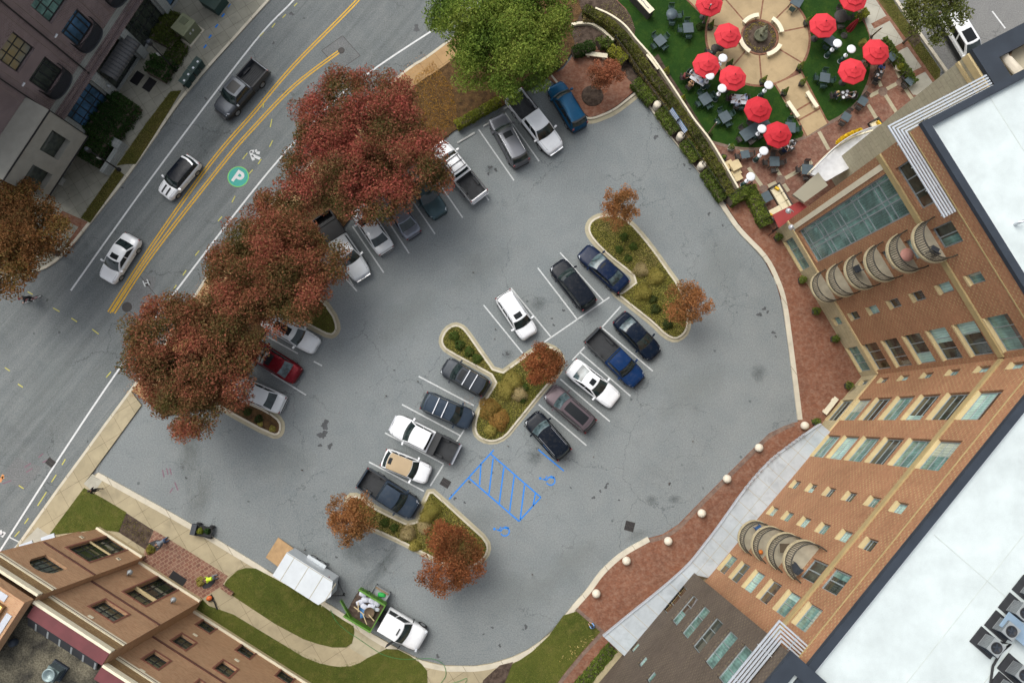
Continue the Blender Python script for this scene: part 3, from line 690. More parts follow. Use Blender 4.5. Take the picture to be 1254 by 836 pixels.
PLAN = [(0,.66),(.008,.74),(.02,.81),(.045,.885),(.09,.945),(.16,.985),(.28,1),(.80,1),(.89,.97),(.945,.92),(.975,.85),(.992,.76),(1,.68)]
KIND = {
 'sedan': dict(top=[(0,.52),(.01,.62),(.03,.70),(.08,.77),(.18,.87),(.27,.95),(.32,.97),(.80,1.0),(.85,1.03),(.95,1.0),(.98,.90),(1,.6)], bf=.265, rf=.43, rr=.70, br=.865, wb=.455, wr=.365, zb=.95, zr=1.44, W=1.83),
 'coupe': dict(top=[(0,.50),(.01,.60),(.03,.68),(.08,.76),(.2,.88),(.30,.94),(.35,.96),(.80,.98),(.88,1.02),(.96,.99),(.98,.90),(1,.6)], bf=.30, rf=.46, rr=.665, br=.875, wb=.45, wr=.345, zb=.93, zr=1.36, W=1.88),
 'suv': dict(top=[(0,.58),(.008,.74),(.02,.86),(.06,.95),(.15,1.02),(.24,1.08),(.28,1.10),(.9,1.12),(.965,1.12),(.985,.95),(1,.62)], bf=.235, rf=.365, rr=.885, br=.965, wb=.46, wr=.385, zb=1.08, zr=1.68, W=1.88),
 'hatch': dict(top=[(0,.55),(.01,.68),(.03,.78),(.09,.86),(.2,.94),(.26,.97),(.9,1.0),(.965,1.0),(.985,.88),(1,.6)], bf=.265, rf=.38, rr=.86, br=.955, wb=.455, wr=.385, zb=.96, zr=1.42, W=1.76),
 'pickup': dict(top=[(0,.62),(.006,.84),(.018,1.0),(.05,1.08),(.14,1.15),(.22,1.19),(.26,1.22),(.62,1.22)], bf=.225, rf=.325, rr=.575, br=.605, wb=.455, wr=.385, zb=1.2, zr=1.86, W=2.0),
}
def vehicle(kind, name, label, col, pf, pr, cat=None, roof=None, sunroof=None, rails=None, bars=False, cab=None, wind='windshield', rear='windshield', grp='cars parked in the lot', fz=.62, stripes=False, rack=False, tonneau=0, spoiler=True, bedcol=None, cablights=False, W=None, facing=None):
    K = dict(KIND[kind])
    if cab: K['rr'], K['br'] = cab
    A, B = Vector(G(*pf, fz)), Vector(G(*pr, fz)); d = A-B; d.z = 0; L = d.length; c = (A+B)/2
    W = W or K['W']; hw = W/2; m = PAINT[col]
    t = thing(name, label, cat or {'pickup':'pickup truck','suv':'car','sedan':'car','coupe':'car','hatch':'car'}[kind], (c.x, c.y, 0), math.atan2(d.y, d.x), grp)
    X = lambda f: L/2 - f*L
    pk = kind == 'pickup'; cend = K['br'] + .012
    ts = [q for q, _ in PLAN if (q < cend-.02 or not pk)] + [q for q, _ in K['top']]
    ts = sorted({round(q, 4) for q in ts if q <= (cend if pk else 1)} | ({cend} if pk else set()))
    b = MB()
    def half(tt):
        w = interp(PLAN, tt)*hw; z = interp(K['top'], tt)
        rise = .035 if tt > .03 else .015
        return [(0, z+rise), (.35*w, z+rise*.85), (.62*w, z+rise*.5), (.80*w, z), (.90*w, z-.035), (.965*w, z-.10), (w, z-.20), (w*1.0, max(.42, z-.36)), (w*.985, .34), (w*.90, .22), (w*.5, .20)]
    rings = []
    for tt in ts:
        h = half(tt); rings.append([(X(tt), y, z) for y, z in h[::-1]] + [(X(tt), -y, z) for y, z in h[1:]])
    n = len(rings[0]); vs = [p for r in rings for p in r]
    fs = [(i*n+k, i*n+k+1, (i+1)*n+k+1, (i+1)*n+k) for i in range(len(rings)-1) for k in range(n-1)]
    low = {0, 1, 2, n-2, n-3, n-4} if kind in ('suv', 'pickup') else {0, 1, n-2, n-3}
    b.add(vs, [f for f in fs if (f[0] % n) not in low], 0, True); b.add(vs, [f for f in fs if (f[0] % n) in low], 1, True); b.add(rings[0], [tuple(range(n))], 0); b.add(rings[-1], [tuple(range(n))[::-1]], 0)
    # cabin
    bf, rf, rr, br = X(K['bf']), X(K['rf']), X(K['rr']), X(K['br']); wb, wr, zb, zr = K['wb']*W, K['wr']*W, K['zb'], K['zr']
    bul, bulr = .17, (.03 if pk else .10)
    def ws(s, q, o=0): return (lerp(bf, rf, s)+bul*(1-q*q)*(1-.35*s)-bul*.5+o, q*lerp(wb, wr, s), lerp(zb, zr, s)+.05*math.sin(PI*s)+o*1.2)
    def rw(s, q, o=0): return (lerp(br, rr, s)-bulr*(1-q*q)+bulr*.5-o, q*lerp(wb*.96, wr, s), lerp(zb, zr, s)+.04*math.sin(PI*s)+o*1.2)
    def rf_(u, q, o=0):
        x0, x1 = ws(1, q)[0], rw(1, q)[0]
        return (lerp(x0, x1, u), q*wr, zr+.055*(1-q**4)*math.sin(PI*min(1, max(0, u*.86+.07)))+o)
    def sd(sg, u, s, o=0): return (lerp(ws(s, 1)[0], rw(s, 1)[0], u), sg*(lerp(wb, wr, s)*lerp(1, lerp(.96, 1, s), u)+o), lerp(zb, zr, s)+lerp(.05, .04, u)*math.sin(PI*s)+o*.4)
    S7, Q9 = lin(6), lin(9, -1, 1)
    cm = 1 if roof == 'black' else 0
    b.grid(ws, S7, Q9, cm); b.grid(rw, S7, Q9, cm, flip=True)
    for sg in (-1, 1): b.grid(lambda u, s: sd(sg, u, s), lin(6), S7, cm, flip=sg < 0)
    # hood and door seams, handles
    zt = lambda f: interp(K['top'], f)
    for sg in (-1, 1):
        pts = [(X(f), sg*.80*hw*interp(PLAN, f)*.98, zt(f)+.006) for f in (.05, .1, .16, .22)]
        b.tube(pts, .008, 4, 1)
        for f in ((.36, .52, .68) if not pk else (.34, .47, .60)): b.box(X(f)-.008, X(f)+.008, sg*hw*1.0-.004, sg*hw*1.0+.004, .4, zb-.2, 1)
    if kind in ('sedan', 'coupe'): b.tube([(X(.985), q*hw*.70, zt(.97)-.02) for q in lin(7, -1, 1)], .008, 4, 1)
    body = b.build('body', [m, M['trim']], t)
    b = MB(); b.grid(rf_, lin(7), Q9, flip=True); b.build('roof_panel', PAINT[roof] if roof else m, t)
    b = MB(); b.grid(lambda s, q: ws(s, q, .012), lin(6, .05, .95), lin(9, -.93, .93)); b.build('windshield', M[wind], t)
    b = MB(); b.grid(lambda s, q: rw(s, q, .012), lin(6, .1 if not pk else .3, .93), lin(9, -.90, .90), flip=True); b.build('rear_window', M[rear], t)
    for sg in (-1, 1):
        b = MB()
        for u0, u1 in ((.07,.36),(.40,.66),(.70,.93)) if kind in ('suv','hatch') else ((.08,.49),(.53,.92)):
            b.grid(lambda u, s: sd(sg, u, s, .012), lin(4, u0, u1), lin(4, .1, .9), flip=sg < 0)
        b.build('side_window', M['sideglass'], t)
    b = MB()
    b.grid(lambda s, q: ws(s, q, .008), [-.06, 0, .06], lin(9, -.97, .97)); b.build('cowl', M['trim'], t)
    # lights, grille, mirrors
    for sg in (-1, 1):
        b = MB(); f0, f1 = .022, .085; w0 = interp(PLAN, f0)*hw; w1 = interp(PLAN, f1)*hw
        P = [(X(f0), sg*w0*.62, zt(f0)+.012), (X(f0)+.01, sg*w0*.90, zt(f0)-.03), (X(f1), sg*w1*.955, zt(f1)-.045), (X(f1)+.1, sg*w1*.80, zt(f1)+.012)]
        b.add(P+[(x, y, z-.09) for x, y, z in P], [(0,1,2,3) if sg < 0 else (3,2,1,0), (0,4,5,1), (1,5,6,2)]); b.build('headlight', M['headlight'], t)
        b = MB(); xr = X(.985) if not pk else X(.992); z0 = zt(.985) if not pk else 1.2
        if kind in ('suv',): b.obox((xr+.03, sg*hw*.80, 1.02), (.035, .08, .13))
        elif pk: b.obox((X(1)+.05, sg*hw*.945, 1.12), (.04, .045, .15))
        else: b.obox((xr+.02, sg*hw*.70, z0-.03), (.045, .13, .05), sg*.25)
        b.build('taillight', M['taillight'], t)
        b = MB(); y = sg*(hw+.13); x = bf-.22
        b.obox((x, y, zb+.06), (.075, .12, .085), sg*.15); b.obox((x+.02, sg*(hw-.02), zb), (.03, .10, .025)); b.build('mirror', m if col not in ('white',) or not pk else m, t)
    b = MB(); b.grid(lambda a, q: (X(.002)-.10*q*q+.012, q*hw*.52, lerp(.45, zt(.01)-.04, a)), [0, 1], lin(7, -1, 1)); b.build('grille', M['chrome'] if pk else M['trim'], t)
    # wheels
    wr_ = .40 if pk else (.36 if kind == 'suv' else .32)
    for fx in (.185, .80 if not pk else .785):
        for sg in (-1, 1):
            b = MB(); x = X(fx); y = sg*(hw-.10)
            prof = [(wr_*.6, -.11), (wr_*.92, -.115), (wr_, -.07), (wr_, .07), (wr_*.92, .115), (wr_*.6, .11)]
            nn = 20; vs = [(x+r*math.cos(2*PI*k/nn), y+o, wr_+r*math.sin(2*PI*k/nn)) for r, o in prof for k in range(nn)]
            b.add(vs, [(i*nn+k, i*nn+(k+1)%nn, (i+1)*nn+(k+1)%nn, (i+1)*nn+k) for i in range(len(prof)-1) for k in range(nn)], 0, True)
            wh = b.build('wheel', M['rubber'], t)
            b = MB(); r = wr_*.62; vs = [(x, y+sg*.085, wr_)]+[(x+r*math.cos(2*PI*k/20), y+sg*.112, wr_+r*math.sin(2*PI*k/20)) for k in range(20)]
            b.add(vs, [(0, 1+k, 1+(k+1)%20) for k in range(20)]); b.build('rim', M['rim'], wh)
    # bumpers
    if pk:
        bmm = M['chrome'] if col in ('white','offwhite') else M['trim']
        b = MB(); b.obox((X(1)-.06, 0, .60), (.09, hw*.92, .10)); b.build('bumper', bmm, t)
        b = MB(); b.obox((X(0)+.02, 0, .55), (.09, hw*.70, .11)); b.build('bumper', bmm, t)
        # cargo bed
        x0, x1 = X(cend)-.03, X(1); bm = PAINT[bedcol] if bedcol else m
        b = MB()
        for sg in (-1, 1):
            y1, y0 = sg*hw, sg*(hw-.13); prof = [(hw*.93, .34), (hw, .55), (hw, 1.18), (hw-.02, 1.25), (hw-.13, 1.25), (hw-.14, 1.2), (hw-.14, .72)]
            vs = [(x, sg*y, z) for x in (x0, x1+.12, x1+.03) for y, z in prof]; k = len(prof)
            b.add(vs, [(i*k+j, i*k+j+1, (i+1)*k+j+1, (i+1)*k+j) for i in range(2) for j in range(k-1)], 0); b.add(vs[-k:], [tuple(range(k))], 0); b.add(vs[:k], [tuple(range(k))], 0)
        b.build('bed_side', bm, t)
        b = MB(); b.box(x1, x1+.09, -(hw-.14), hw-.14, .62, 1.25); b.build('tailgate', bm, t)
        b = MB(); b.box(x1+.09, x0, -(hw-.141), hw-.141, .60, .72); b.box(x0-.05, x0, -(hw-.15), hw-.15, .72, 1.24)
        for sg in (-1, 1): b.box(x0-1.35, x0-.55, sg*(hw-.36) if sg > 0 else -(hw-.145), (hw-.145) if sg > 0 else -(hw-.36), .72, .92)
        for i in range(9): y = -(hw-.3)+i*(2*hw-.6)/8; b.box(x1+.12, x0-.08, y-.03, y+.03, .721, .745)
        b.build('bed_liner', M['bedliner'], t)
        b = MB()
        for sg in (-1, 1): b.box(x1+.1, x0, sg*(hw-.075)-.05, sg*(hw-.075)+.05, 1.252, 1.268)
        b.build('rail_cap', M['trim'], t)
        if tonneau:
            b = MB(); b.box(x0-tonneau, x0, -(hw-.12), hw-.12, 1.27, 1.31); b.box(x0-tonneau-.04, x0-tonneau+.25, -(hw-.12), hw-.12, 1.31, 1.36); b.build('tonneau_cover', M['trim'], t)
    else:
        b = MB(); b.obox((X(1)+.02, 0, .52), (.06, hw*.72, .07)); b.build('bumper_trim', M['trim'], t)
        if kind in ('suv', 'hatch') and spoiler:
            b = MB(); b.grid(lambda u, q: (rr-.02-.16*u-bulr*(1-q*q)+bulr*.5, q*wr*.97, zr+.03*(1-q*q)+.025-.02*u), [0, .5, 1], Q9, flip=True); b.grid(lambda u, q: (rr-.02-.16*u-bulr*(1-q*q)+bulr*.5, q*wr*.97, zr+.03*(1-q*q)-.01), [0, 1], Q9); b.build('spoiler', M['trim'] if col in ('silver','grey','blue') else m, t)
    if sunroof:
        u0, u1, q = sunroof; b = MB(); b.grid(lambda u, s: rf_(u, s, .012), lin(5, u0, u1), lin(7, -q, q), flip=True); b.build('sunroof', M['roofglass'], t)
    if rails:
        for sg in (-1, 1):
            b = MB(); b.tube([(*rf_(u, sg*.93, (.055 if .05 < u < .95 else .0))[:3],) for u in (.06, .10, .3, .5, .7, .9, .94)], .022, 6); b.build('roof_rail', M[rails], t)
    if bars:
        b = MB()
        for u in (.34, .66): b.obox((rf_(u, 0)[0], 0, zr+.14), (.035, wr*1.04, .018))
        b.build('crossbar', M['alu'], t)
    if rack:
        b = MB(); z = zr+.10
        for u in (.12, .5, .88): b.obox((rf_(u, 0)[0], 0, z), (.03, wr*.98, .02))
        for sg in (-.8, .8): b.obox(((rf_(.12, 0)[0]+rf_(.88, 0)[0])/2, sg*wr, z+.02), (abs(rf_(.12, 0)[0]-rf_(.88, 0)[0])/2, .025, .02))
        b.build('roof_rack', M['trim'], t)
    if stripes:
        b = MB()
        for sg in (-1, 1): b.grid(lambda f, q: (X(f), sg*.24+q*.085, zt(f)+.046), lin(6, .04, .22), [-1, 1], smooth=True, flip=True)
        b.build('bonnet_stripe', M['trim'], t)
    if cablights:
        b = MB()
        for q in (-.55, -.28, 0, .28, .55): p = rf_(.10, q); b.obox((p[0], p[1], p[2]+.02), (.07, .04, .025))
        b.build('cab_light', M['trim'], t)
    return t
V = vehicle
def Z(x0, y0, k, p): return (x0+p[0]/k, y0+p[1]/k)
z6 = lambda *p: Z(540, 80, 5.225, p); z7 = lambda *p: Z(380, 190, 5.225, p); zB = lambda *p: Z(130, 300, 3.2156, p); zC = lambda *p: Z(580, 220, 3.919, p); zD = lambda *p: Z(600, 380, 4.823, p); zE = lambda *p: Z(380, 370, 3.919, p); zF = lambda *p: Z(380, 550, 3.483, p)
# upper row
V('suv', 'parked_suv', 'bright blue SUV parked nose in beside the brick plaza with the small red tree', 'blue', z6(722,125), z6(893,408), rails='trim', W=1.84)
V('pickup', 'parked_pickup', 'white crew cab pickup with empty black bed between the blue and grey SUVs', 'white', z6(738,548), z6(464,198), rear='sideglass')
V('suv', 'parked_suv', 'grey SUV with a small sunroof beside the empty stall in the upper row', 'grey', z6(350,330), z6(520,640), sunroof=(.10,.30,.55), rails='chrome')
V('pickup', 'parked_pickup', 'white pickup with a black roof rack, its nose under the red tree', 'white', z7(815,-60), z7(1085,275), rack=True, wind='windshield', W=1.9)
V('coupe', 'parked_coupe', 'dark teal coupe facing out beside the white rack pickup', 'teal', z7(836,388), z7(640,105), rear='windshield')
V('sedan', 'parked_sedan', 'steel blue sedan backed by the red tree with its boot toward the lane', 'steel', z7(478,238), z7(668,520))
V('sedan', 'parked_sedan', 'silvery white sedan with its boot toward the lane, left of the steel blue sedan', 'offwhite', z7(300,330), z7(492,618))
V('pickup', 'parked_pickup', 'pale silver pickup with roof clearance lights and black bed cover, left end of upper row', 'offwhite', z7(340,782), z7(80,395), cablights=True, W=1.95, tonneau=1.75, bedcol='black')
# row under the lower trees
V('hatch', 'parked_wagon', 'pale silver car next to the grassy kerb end under the middle red tree', 'offwhite', zB(830,402), zB(625,285), sunroof=(.15,.75,.5))
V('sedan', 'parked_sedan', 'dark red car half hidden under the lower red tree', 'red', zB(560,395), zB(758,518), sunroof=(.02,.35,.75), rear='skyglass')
V('sedan', 'parked_sedan', 'white sedan beside the narrow planted island under the lower red tree', 'offwhite', zB(500,545), zB(700,632), rear='windshield')
# centre block, upper side
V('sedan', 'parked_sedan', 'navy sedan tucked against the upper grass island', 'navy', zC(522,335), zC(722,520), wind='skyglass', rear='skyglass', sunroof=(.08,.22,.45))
V('suv', 'parked_suv', 'glossy black SUV next to the navy sedan at the upper island', 'black', zC(395,400), zC(558,610))
V('suv', 'parked_suv', 'white SUV with a dark sunroof standing alone between empty stalls', 'white', zC(273,752), zC(138,548), sunroof=(.06,.26,.5), rails='chrome', W=1.84)
# centre block, lower side
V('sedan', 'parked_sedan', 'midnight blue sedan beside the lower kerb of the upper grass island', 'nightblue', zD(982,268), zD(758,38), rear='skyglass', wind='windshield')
V('pickup', 'parked_pickup', 'royal blue pickup with a long black bed', 'royal', zD(880,425), zD(600,148), cab=(.545,.565), bedcol='charcoal', W=1.96)
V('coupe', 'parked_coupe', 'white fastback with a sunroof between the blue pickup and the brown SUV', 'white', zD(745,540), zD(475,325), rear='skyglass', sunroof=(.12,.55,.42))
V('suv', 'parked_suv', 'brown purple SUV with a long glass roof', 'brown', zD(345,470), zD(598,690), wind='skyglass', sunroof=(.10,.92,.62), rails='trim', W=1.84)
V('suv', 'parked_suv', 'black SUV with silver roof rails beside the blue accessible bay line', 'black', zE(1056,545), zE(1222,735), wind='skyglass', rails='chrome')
# left side of the centre block
V('suv', 'parked_suv', 'charcoal SUV with roof bars under the narrow kerb tongue', 'charcoal', zE(640,300), zE(846,420), bars=True, sunroof=(.05,.25,.7), W=1.80)
V('suv', 'parked_suv', 'dark slate SUV with two pale crossbars on its roof', 'slate', zE(778,572), zE(543,468), bars=True, W=1.86)
V('pickup', 'parked_pickup', 'white pickup with a grey bed and a black folded cover', 'white', zE(398,580), zE(698,728), bedcol='charcoal', tonneau=.55)
V('hatch', 'parked_convertible', 'white round convertible with a tan fabric roof', 'white', zF(508,112), zF(312,32), roof='tanroof', sunroof=(.82,.96,.40), W=1.80, spoiler=False, wind='windshield')
V('pickup', 'parked_pickup', 'slate blue crew cab pickup with leaves in its bed beside the lowest island', 'slate', zF(452,262), zF(226,118), cab=(.60,.63), W=1.96)
# street
SG = 'vehicles driving on the street'
V('pickup', 'driving_pickup', 'grey crew cab pickup driving beside the double yellow lines', 'gunmetal', (270.5,140), (321,82.5), sunroof=(.1,.8,.62), grp=SG, W=2.0)
V('hatch', 'driving_hatchback', 'small white hatchback with a black roof and bonnet stripes', 'white', (200.5,240), (239,195), roof='black', stripes=True, grp=SG, W=1.74)
V('sedan', 'driving_sedan', 'white sedan with a dark sunroof driving near the end of the yellow lines', 'white', (129.5,343.5), (164,289.5), sunroof=(.08,.42,.55), grp=SG)
V('suv', 'parked_suv', 'white SUV half under the olive tree on the cross street', 'white', (1199,86), (1155,14), sunroof=(.05,.4,.7), grp=SG)
# ------------------------------------------------------------------ trees
RED = [(0.059, 0.056, 0.016), (0.059, 0.056, 0.016), (0.101, 0.06, 0.023), (0.143, 0.059, 0.031), (0.189, 0.056, 0.037), (0.246, 0.056, 0.045), (0.223, 0.103, 0.049)]
RED2 = [(0.058, 0.054, 0.016), (0.058, 0.054, 0.016), (0.094, 0.06, 0.022), (0.131, 0.06, 0.026), (0.169, 0.059, 0.032), (0.211, 0.059, 0.041), (0.184, 0.102, 0.043)]
RED3 = [(0.058, 0.054, 0.015), (0.058, 0.054, 0.015), (0.092, 0.061, 0.022), (0.128, 0.06, 0.027), (0.163, 0.059, 0.031), (0.206, 0.059, 0.039), (0.177, 0.102, 0.041)]
GREEN = [(.032,.056,.010),(.056,.092,.013),(.085,.126,.018),(.118,.158,.025),(.155,.175,.033),(.092,.128,.020)]
BROWN = [(0.042, 0.037, 0.011), (0.077, 0.048, 0.016), (0.113, 0.053, 0.02), (0.152, 0.068, 0.025), (0.093, 0.075, 0.019), (0.159, 0.085, 0.035)]
ORANGE = [(0.089, 0.055, 0.019), (0.146, 0.072, 0.026), (0.204, 0.094, 0.034), (0.261, 0.118, 0.046), (0.204, 0.066, 0.031)]
RUST = [(0.076, 0.043, 0.014), (0.121, 0.05, 0.019), (0.172, 0.062, 0.024), (0.223, 0.077, 0.03), (0.165, 0.078, 0.026)]
OLIVE = [(.028,.038,.010),(.048,.060,.014),(.072,.082,.020),(.10,.10,.026)]
def tree(label, u, v, zc, r, h, ncl, per, leaf, pal, seed, cl=.75, trunk=.22, name='tree', limbs=9, grp=None, hollow=.35, lean=(0,0), offs=None, br=.5):
    x, y, _ = G(u, v, zc); bx, by = x+lean[0], y+lean[1]
    org = (bx, by, .05); t = thing(name, label, 'tree', org, 0, grp, True)
    pts, cc = crown_pts((x, y, zc), r, h, ncl, per, seed, cl, hollow)
    g = random.Random(seed)
    b = MB(); fork = (x*.7+bx*.3, y*.7+by*.3, max(1.2, zc-h*.75))
    b.tube([(bx, by, 0), (bx, by, .25), ((bx+fork[0])/2, (by+fork[1])/2, fork[2]*.55), fork], [trunk*1.45, trunk, trunk*.85, trunk*.72], 10)
    b.build('trunk', M['bark'], t)
    tops = [cc[i] for i in range(0, len(cc), max(1, len(cc)//limbs))][:limbs]
    for k, p in enumerate(tops):
        b = MB(); mid = [lerp(fork[i], p[i], .5)+g.uniform(-.25, .25) for i in range(3)]
        b.tube([fork, mid, tuple(p)], [trunk*br, trunk*br*.6, trunk*br*.2], 6)
        for j in range(3):
            q = cc[g.randrange(len(cc))]
            if (Vector(q)-Vector(mid)).length < r*.8: b.tube([mid, [lerp(mid[i], q[i], .5)+g.uniform(-.1, .1) for i in range(3)], tuple(q)], [trunk*br*.4, trunk*br*.25, trunk*.05], 5)
        b.build('limb', M['bark'], t)
    leaf_mesh('crown', pts, leaf, pal, M['leaf'], seed, parent=t, org=org)
    return t
GT = 'large red trees along the street'
tree('broad red tree overhanging the upper parking row beside the street', 446, 186, 6.0, 6.5, 2.8, 350, 400, .092, RED, 11, 1.0, .26, grp=GT, limbs=12)
tree('middle red brown tree between the other two along the street', 336, 330, 5.6, 5.45, 2.5, 245, 400, .092, RED2, 12, 1.0, .24, grp=GT, limbs=11)
tree('lowest red brown tree over the dark red car by the driveway', 236, 435, 5.8, 5.55, 2.6, 250, 400, .092, RED3, 13, 1.0, .24, grp=GT, limbs=11)
tree('tall green leafy tree beside the street at the top of the photo', 619, 32, 6.5, 5.8, 3.2, 280, 380, .098, GREEN, 14, 1.05, .28, limbs=12)
tree('brown autumn tree at the dark building and the side street', 12, 289, 6.0, 4.7, 2.6, 175, 380, .095, BROWN, 15, 1.0, .24, limbs=10)
GO = 'small orange red trees of the parking lot'
tree('thin orange tree at the upper tip of the upper grass island', 759, 254, 3.2, 1.62, 1.5, 68, 114, .074, ORANGE, 21, .48, .07, 'small_tree', 8, GO, .2, br=.45)
tree('orange tree at the lower end of the upper grass island', 840, 371, 3.2, 1.85, 1.5, 81, 122, .074, ORANGE, 22, .52, .07, 'small_tree', 8, GO, .2)
tree('rusty tree on the centre island beside the white fastback', 665, 445, 2.9, 1.62, 1.2, 88, 138, .074, RUST, 23, .5, .07, 'small_tree', 7, GO, .25)
tree('orange tree at the narrow end of the lowest island', 431, 632, 3.0, 2.0, 1.3, 93, 131, .074, ORANGE, 24, .52, .07, 'small_tree', 8, GO, .22)
tree('dark rust tree at the round end of the lowest island', 552, 684, 3.0, 2.75, 1.5, 134, 155, .074, RUST, 25, .58, .08, 'small_tree', 9, GO, .3)
tree('red tree with bare twigs on the brick plaza beside the mulch ring', 739, 92, 2.9, 1.42, 1.2, 60, 110, .075, [(.11,.06,.03),(.18,.072,.036),(.25,.092,.048),(.19,.10,.055)], 26, .45, .06, 'small_tree', 9, GO, .2)
tree('olive green street tree leaning over the white pickup', 1142, 18, 4.6, 2.45, 1.7, 70, 110, .11, OLIVE, 27, .65, .11, 'tree', 9, None, .3)
# a small tree with drooping fronds and a bare stem in the cafe garden
# ------------------------------------------------------------------ shrubs, hedges, ground cover
BOX = [(.024,.042,.009),(.042,.066,.012),(.06,.088,.016)]
YEL = [(.12,.11,.022),(.18,.155,.035),(.25,.21,.06),(.15,.14,.03)]
PALEG = [(.17,.14,.06),(.25,.20,.10),(.32,.26,.14),(.15,.13,.05)]
def cloud(n, r, h, seed, flat=.0):
    g = np.random.default_rng(seed); p = g.normal(size=(n, 3)); p[:, 2] = np.abs(p[:, 2]); p /= np.linalg.norm(p, axis=1)[:, None]
    p *= (g.uniform(.45, 1, n)**.5)[:, None]; a = np.arctan2(p[:, 1], p[:, 0])
    k = (1+.12*np.sin(3*a+seed)+.08*np.sin(5*a+seed*2))[:, None]
    p[:, :2] *= k; return p*np.array([r, r, h])
PLANTS = {}
def shrub(kind, label, u, v, r, z=.10, grp=None, h=None):
    pal, n, lf, nm, asp, hh = {'box': (BOX, 420, .062, 'boxwood_shrub', .6, 1.0), 'grass': (YEL, 700, .12, 'ornamental_grass', .10, .9), 'pale': (PALEG, 700, .13, 'ornamental_grass', .10, .9), 'bush': (YEL, 500, .075, 'yellow_bush', .6, .8), 'rust': ([(.13,.10,.025),(.19,.115,.03),(.22,.12,.035),(.16,.135,.03)], 600, .07, 'rust_shrub', .6, .6), 'dark': ([(.012,.022,.006),(.024,.036,.009),(.04,.05,.012)], 360, .07, 'dark_shrub', .6, .8)}[kind]
    x, y, _ = G(u, v, z+r*.5); org = (x, y, z)
    t = thing(nm, label, 'shrub', org, rnd.uniform(0, 6), grp, True)
    sd = int(u*7+v); pts = cloud(int(n*max(.5, (r/.5)**1.7)), r, h or r*hh*1.1, sd)
    o = leaf_mesh('foliage', pts, lf, pal, M['leaf'], sd, 1.0, .2 if kind in ('grass', 'pale') else .5, asp, t)
    b = MB(); b.tube([(0,0,-.02),(0,0,r*.5)], [.05,.03], 6); b.build('stem', M['bark'], t)
    return t
GS = 'shrubs planted on the parking islands'
for a in [('box','dark round shrub high on the upper island below the thin orange tree',764.5,289.5,.42),('box','left one of three dark round shrubs on the upper island beside the navy sedan',758.5,305,.42),('box','right one of three dark round shrubs on the upper island',776,301.5,.40),('box','lowest of three dark round shrubs on the upper island',769.5,316,.40),
 ('pale','straw coloured grass tuft at the middle of the upper island',785,330,.75),('grass','yellow green grass tuft at the right middle of the upper island',803,338,.85),('grass','yellow green grass tuft at the lower middle of the upper island',788,357,.85),('dark','low dark shrub left of the lower orange tree on the upper island',803,378,.5),('dark','low dark shrub below the lower orange tree on the upper island',818,397,.5),('dark','olive shrub near the lower kerb of the upper island beside the orange tree',800,366,.45),
 ('box','first dark shrub at the round tip of the kerb tongue',556,411,.5),('box','second dark shrub on the kerb tongue',563,422,.5),('box','third dark shrub on the kerb tongue',574.5,430.5,.5),('box','fourth dark shrub on the kerb tongue nearest the centre island',584,439,.48),
 ('grass','broad yellow green grass clump in the middle of the centre island',627,466,1.0),('grass','second yellow green grass clump just above the broad one on the centre island',619,478,.9),('pale','pale grass clump at the right of the centre island clumps',636,482,.75),('rust','rust orange low shrub at the lower left of the centre island',599,500,1.0),('rust','rust orange low shrub lower on the centre island near its round end',611,514,.95),('box','small dark shrub beside the pale clump on the centre island',643,474,.35),('box','small dark shrub near the lower edge of the centre island',640,489,.35),('dark','dark shrub on the centre island at the orange tree',652,465,.42),('bush','yellow green shrub at the lower tip of the centre island',601,527,.6),
 ('box','first dark round shrub on the lowest island at the small orange tree',471,640,.42),('box','second dark round shrub on the lowest island at the slate blue pickup',482.5,646,.42),('pale','pale grass clump on the lowest island beside the round shrubs',499,653,.75),('pale','straw grass clump in the middle of the lowest island',519,645,.65),('grass','yellow grass clump under the corner of the lowest island',528,624,.85),('grass','yellow grass clump at the pickup nose on the lowest island',521,632,.7),('box','dark round shrub at the right of the lowest island',545.5,643,.45),('bush','yellow green shrub left of the dark rust tree on the lowest island',508,668,.55),('dark','dark spreading shrub left of the dark rust tree',538,657,.55),
 ('dark','first dark shrub on the narrow planted island below the white sedan',302,504,.40),('dark','middle dark shrub on the narrow planted island',316,513,.40),('bush','lime green shrub at the round end of the narrow planted island',333,525,.30),('bush','small yellow shrub on the narrow planted island between dark ones',318.5,519,.22)]:
    shrub(*a, grp=GS)
def cover(name, poly, n, size, pal, seed, z=.10, hgt=.12, asp=.3, kind='stuff', org=None):
    g = np.random.default_rng(seed); xs = [p[0] for p in poly]; ys = [p[1] for p in poly]; pts = []
    while len(pts) < n:
        x, y = g.uniform(min(xs), max(xs)), g.uniform(min(ys), max(ys))
        if inpoly((x, y), poly): pts.append((x, y, z+g.uniform(0, hgt)))
    o = leaf_mesh(name, pts, size, pal, M['leaf'], seed, 1.0, .4, asp); o['kind'] = kind; return o
GC = [(.10,.105,.019),(.155,.15,.029),(.205,.19,.043),(.25,.215,.07),(.17,.13,.06)]
cover('ground_cover', I1, 9000, .085, GC, 31); cover('ground_cover', I2, 7000, .085, GC, 32); cover('ground_cover', I3, 7500, .085, GC, 33); cover('ground_cover', I0, 3200, .075, [(.05,.065,.012),(.085,.10,.018),(.12,.12,.03)], 34)
cover('ground_cover', IL, 900, .05, [(.06,.045,.03),(.09,.06,.035)], 35, .10, .04)
LEAVES = [(.20,.085,.03),(.28,.14,.05),(.36,.20,.08),(.16,.07,.03)]
cover('fallen_leaves', PX([(506,96),(530,74),(556,110),(560,150),(520,175)], KH), 2600, .085, [(.20,.10,.02),(.28,.16,.03),(.14,.075,.02)], 36, KH, .05)
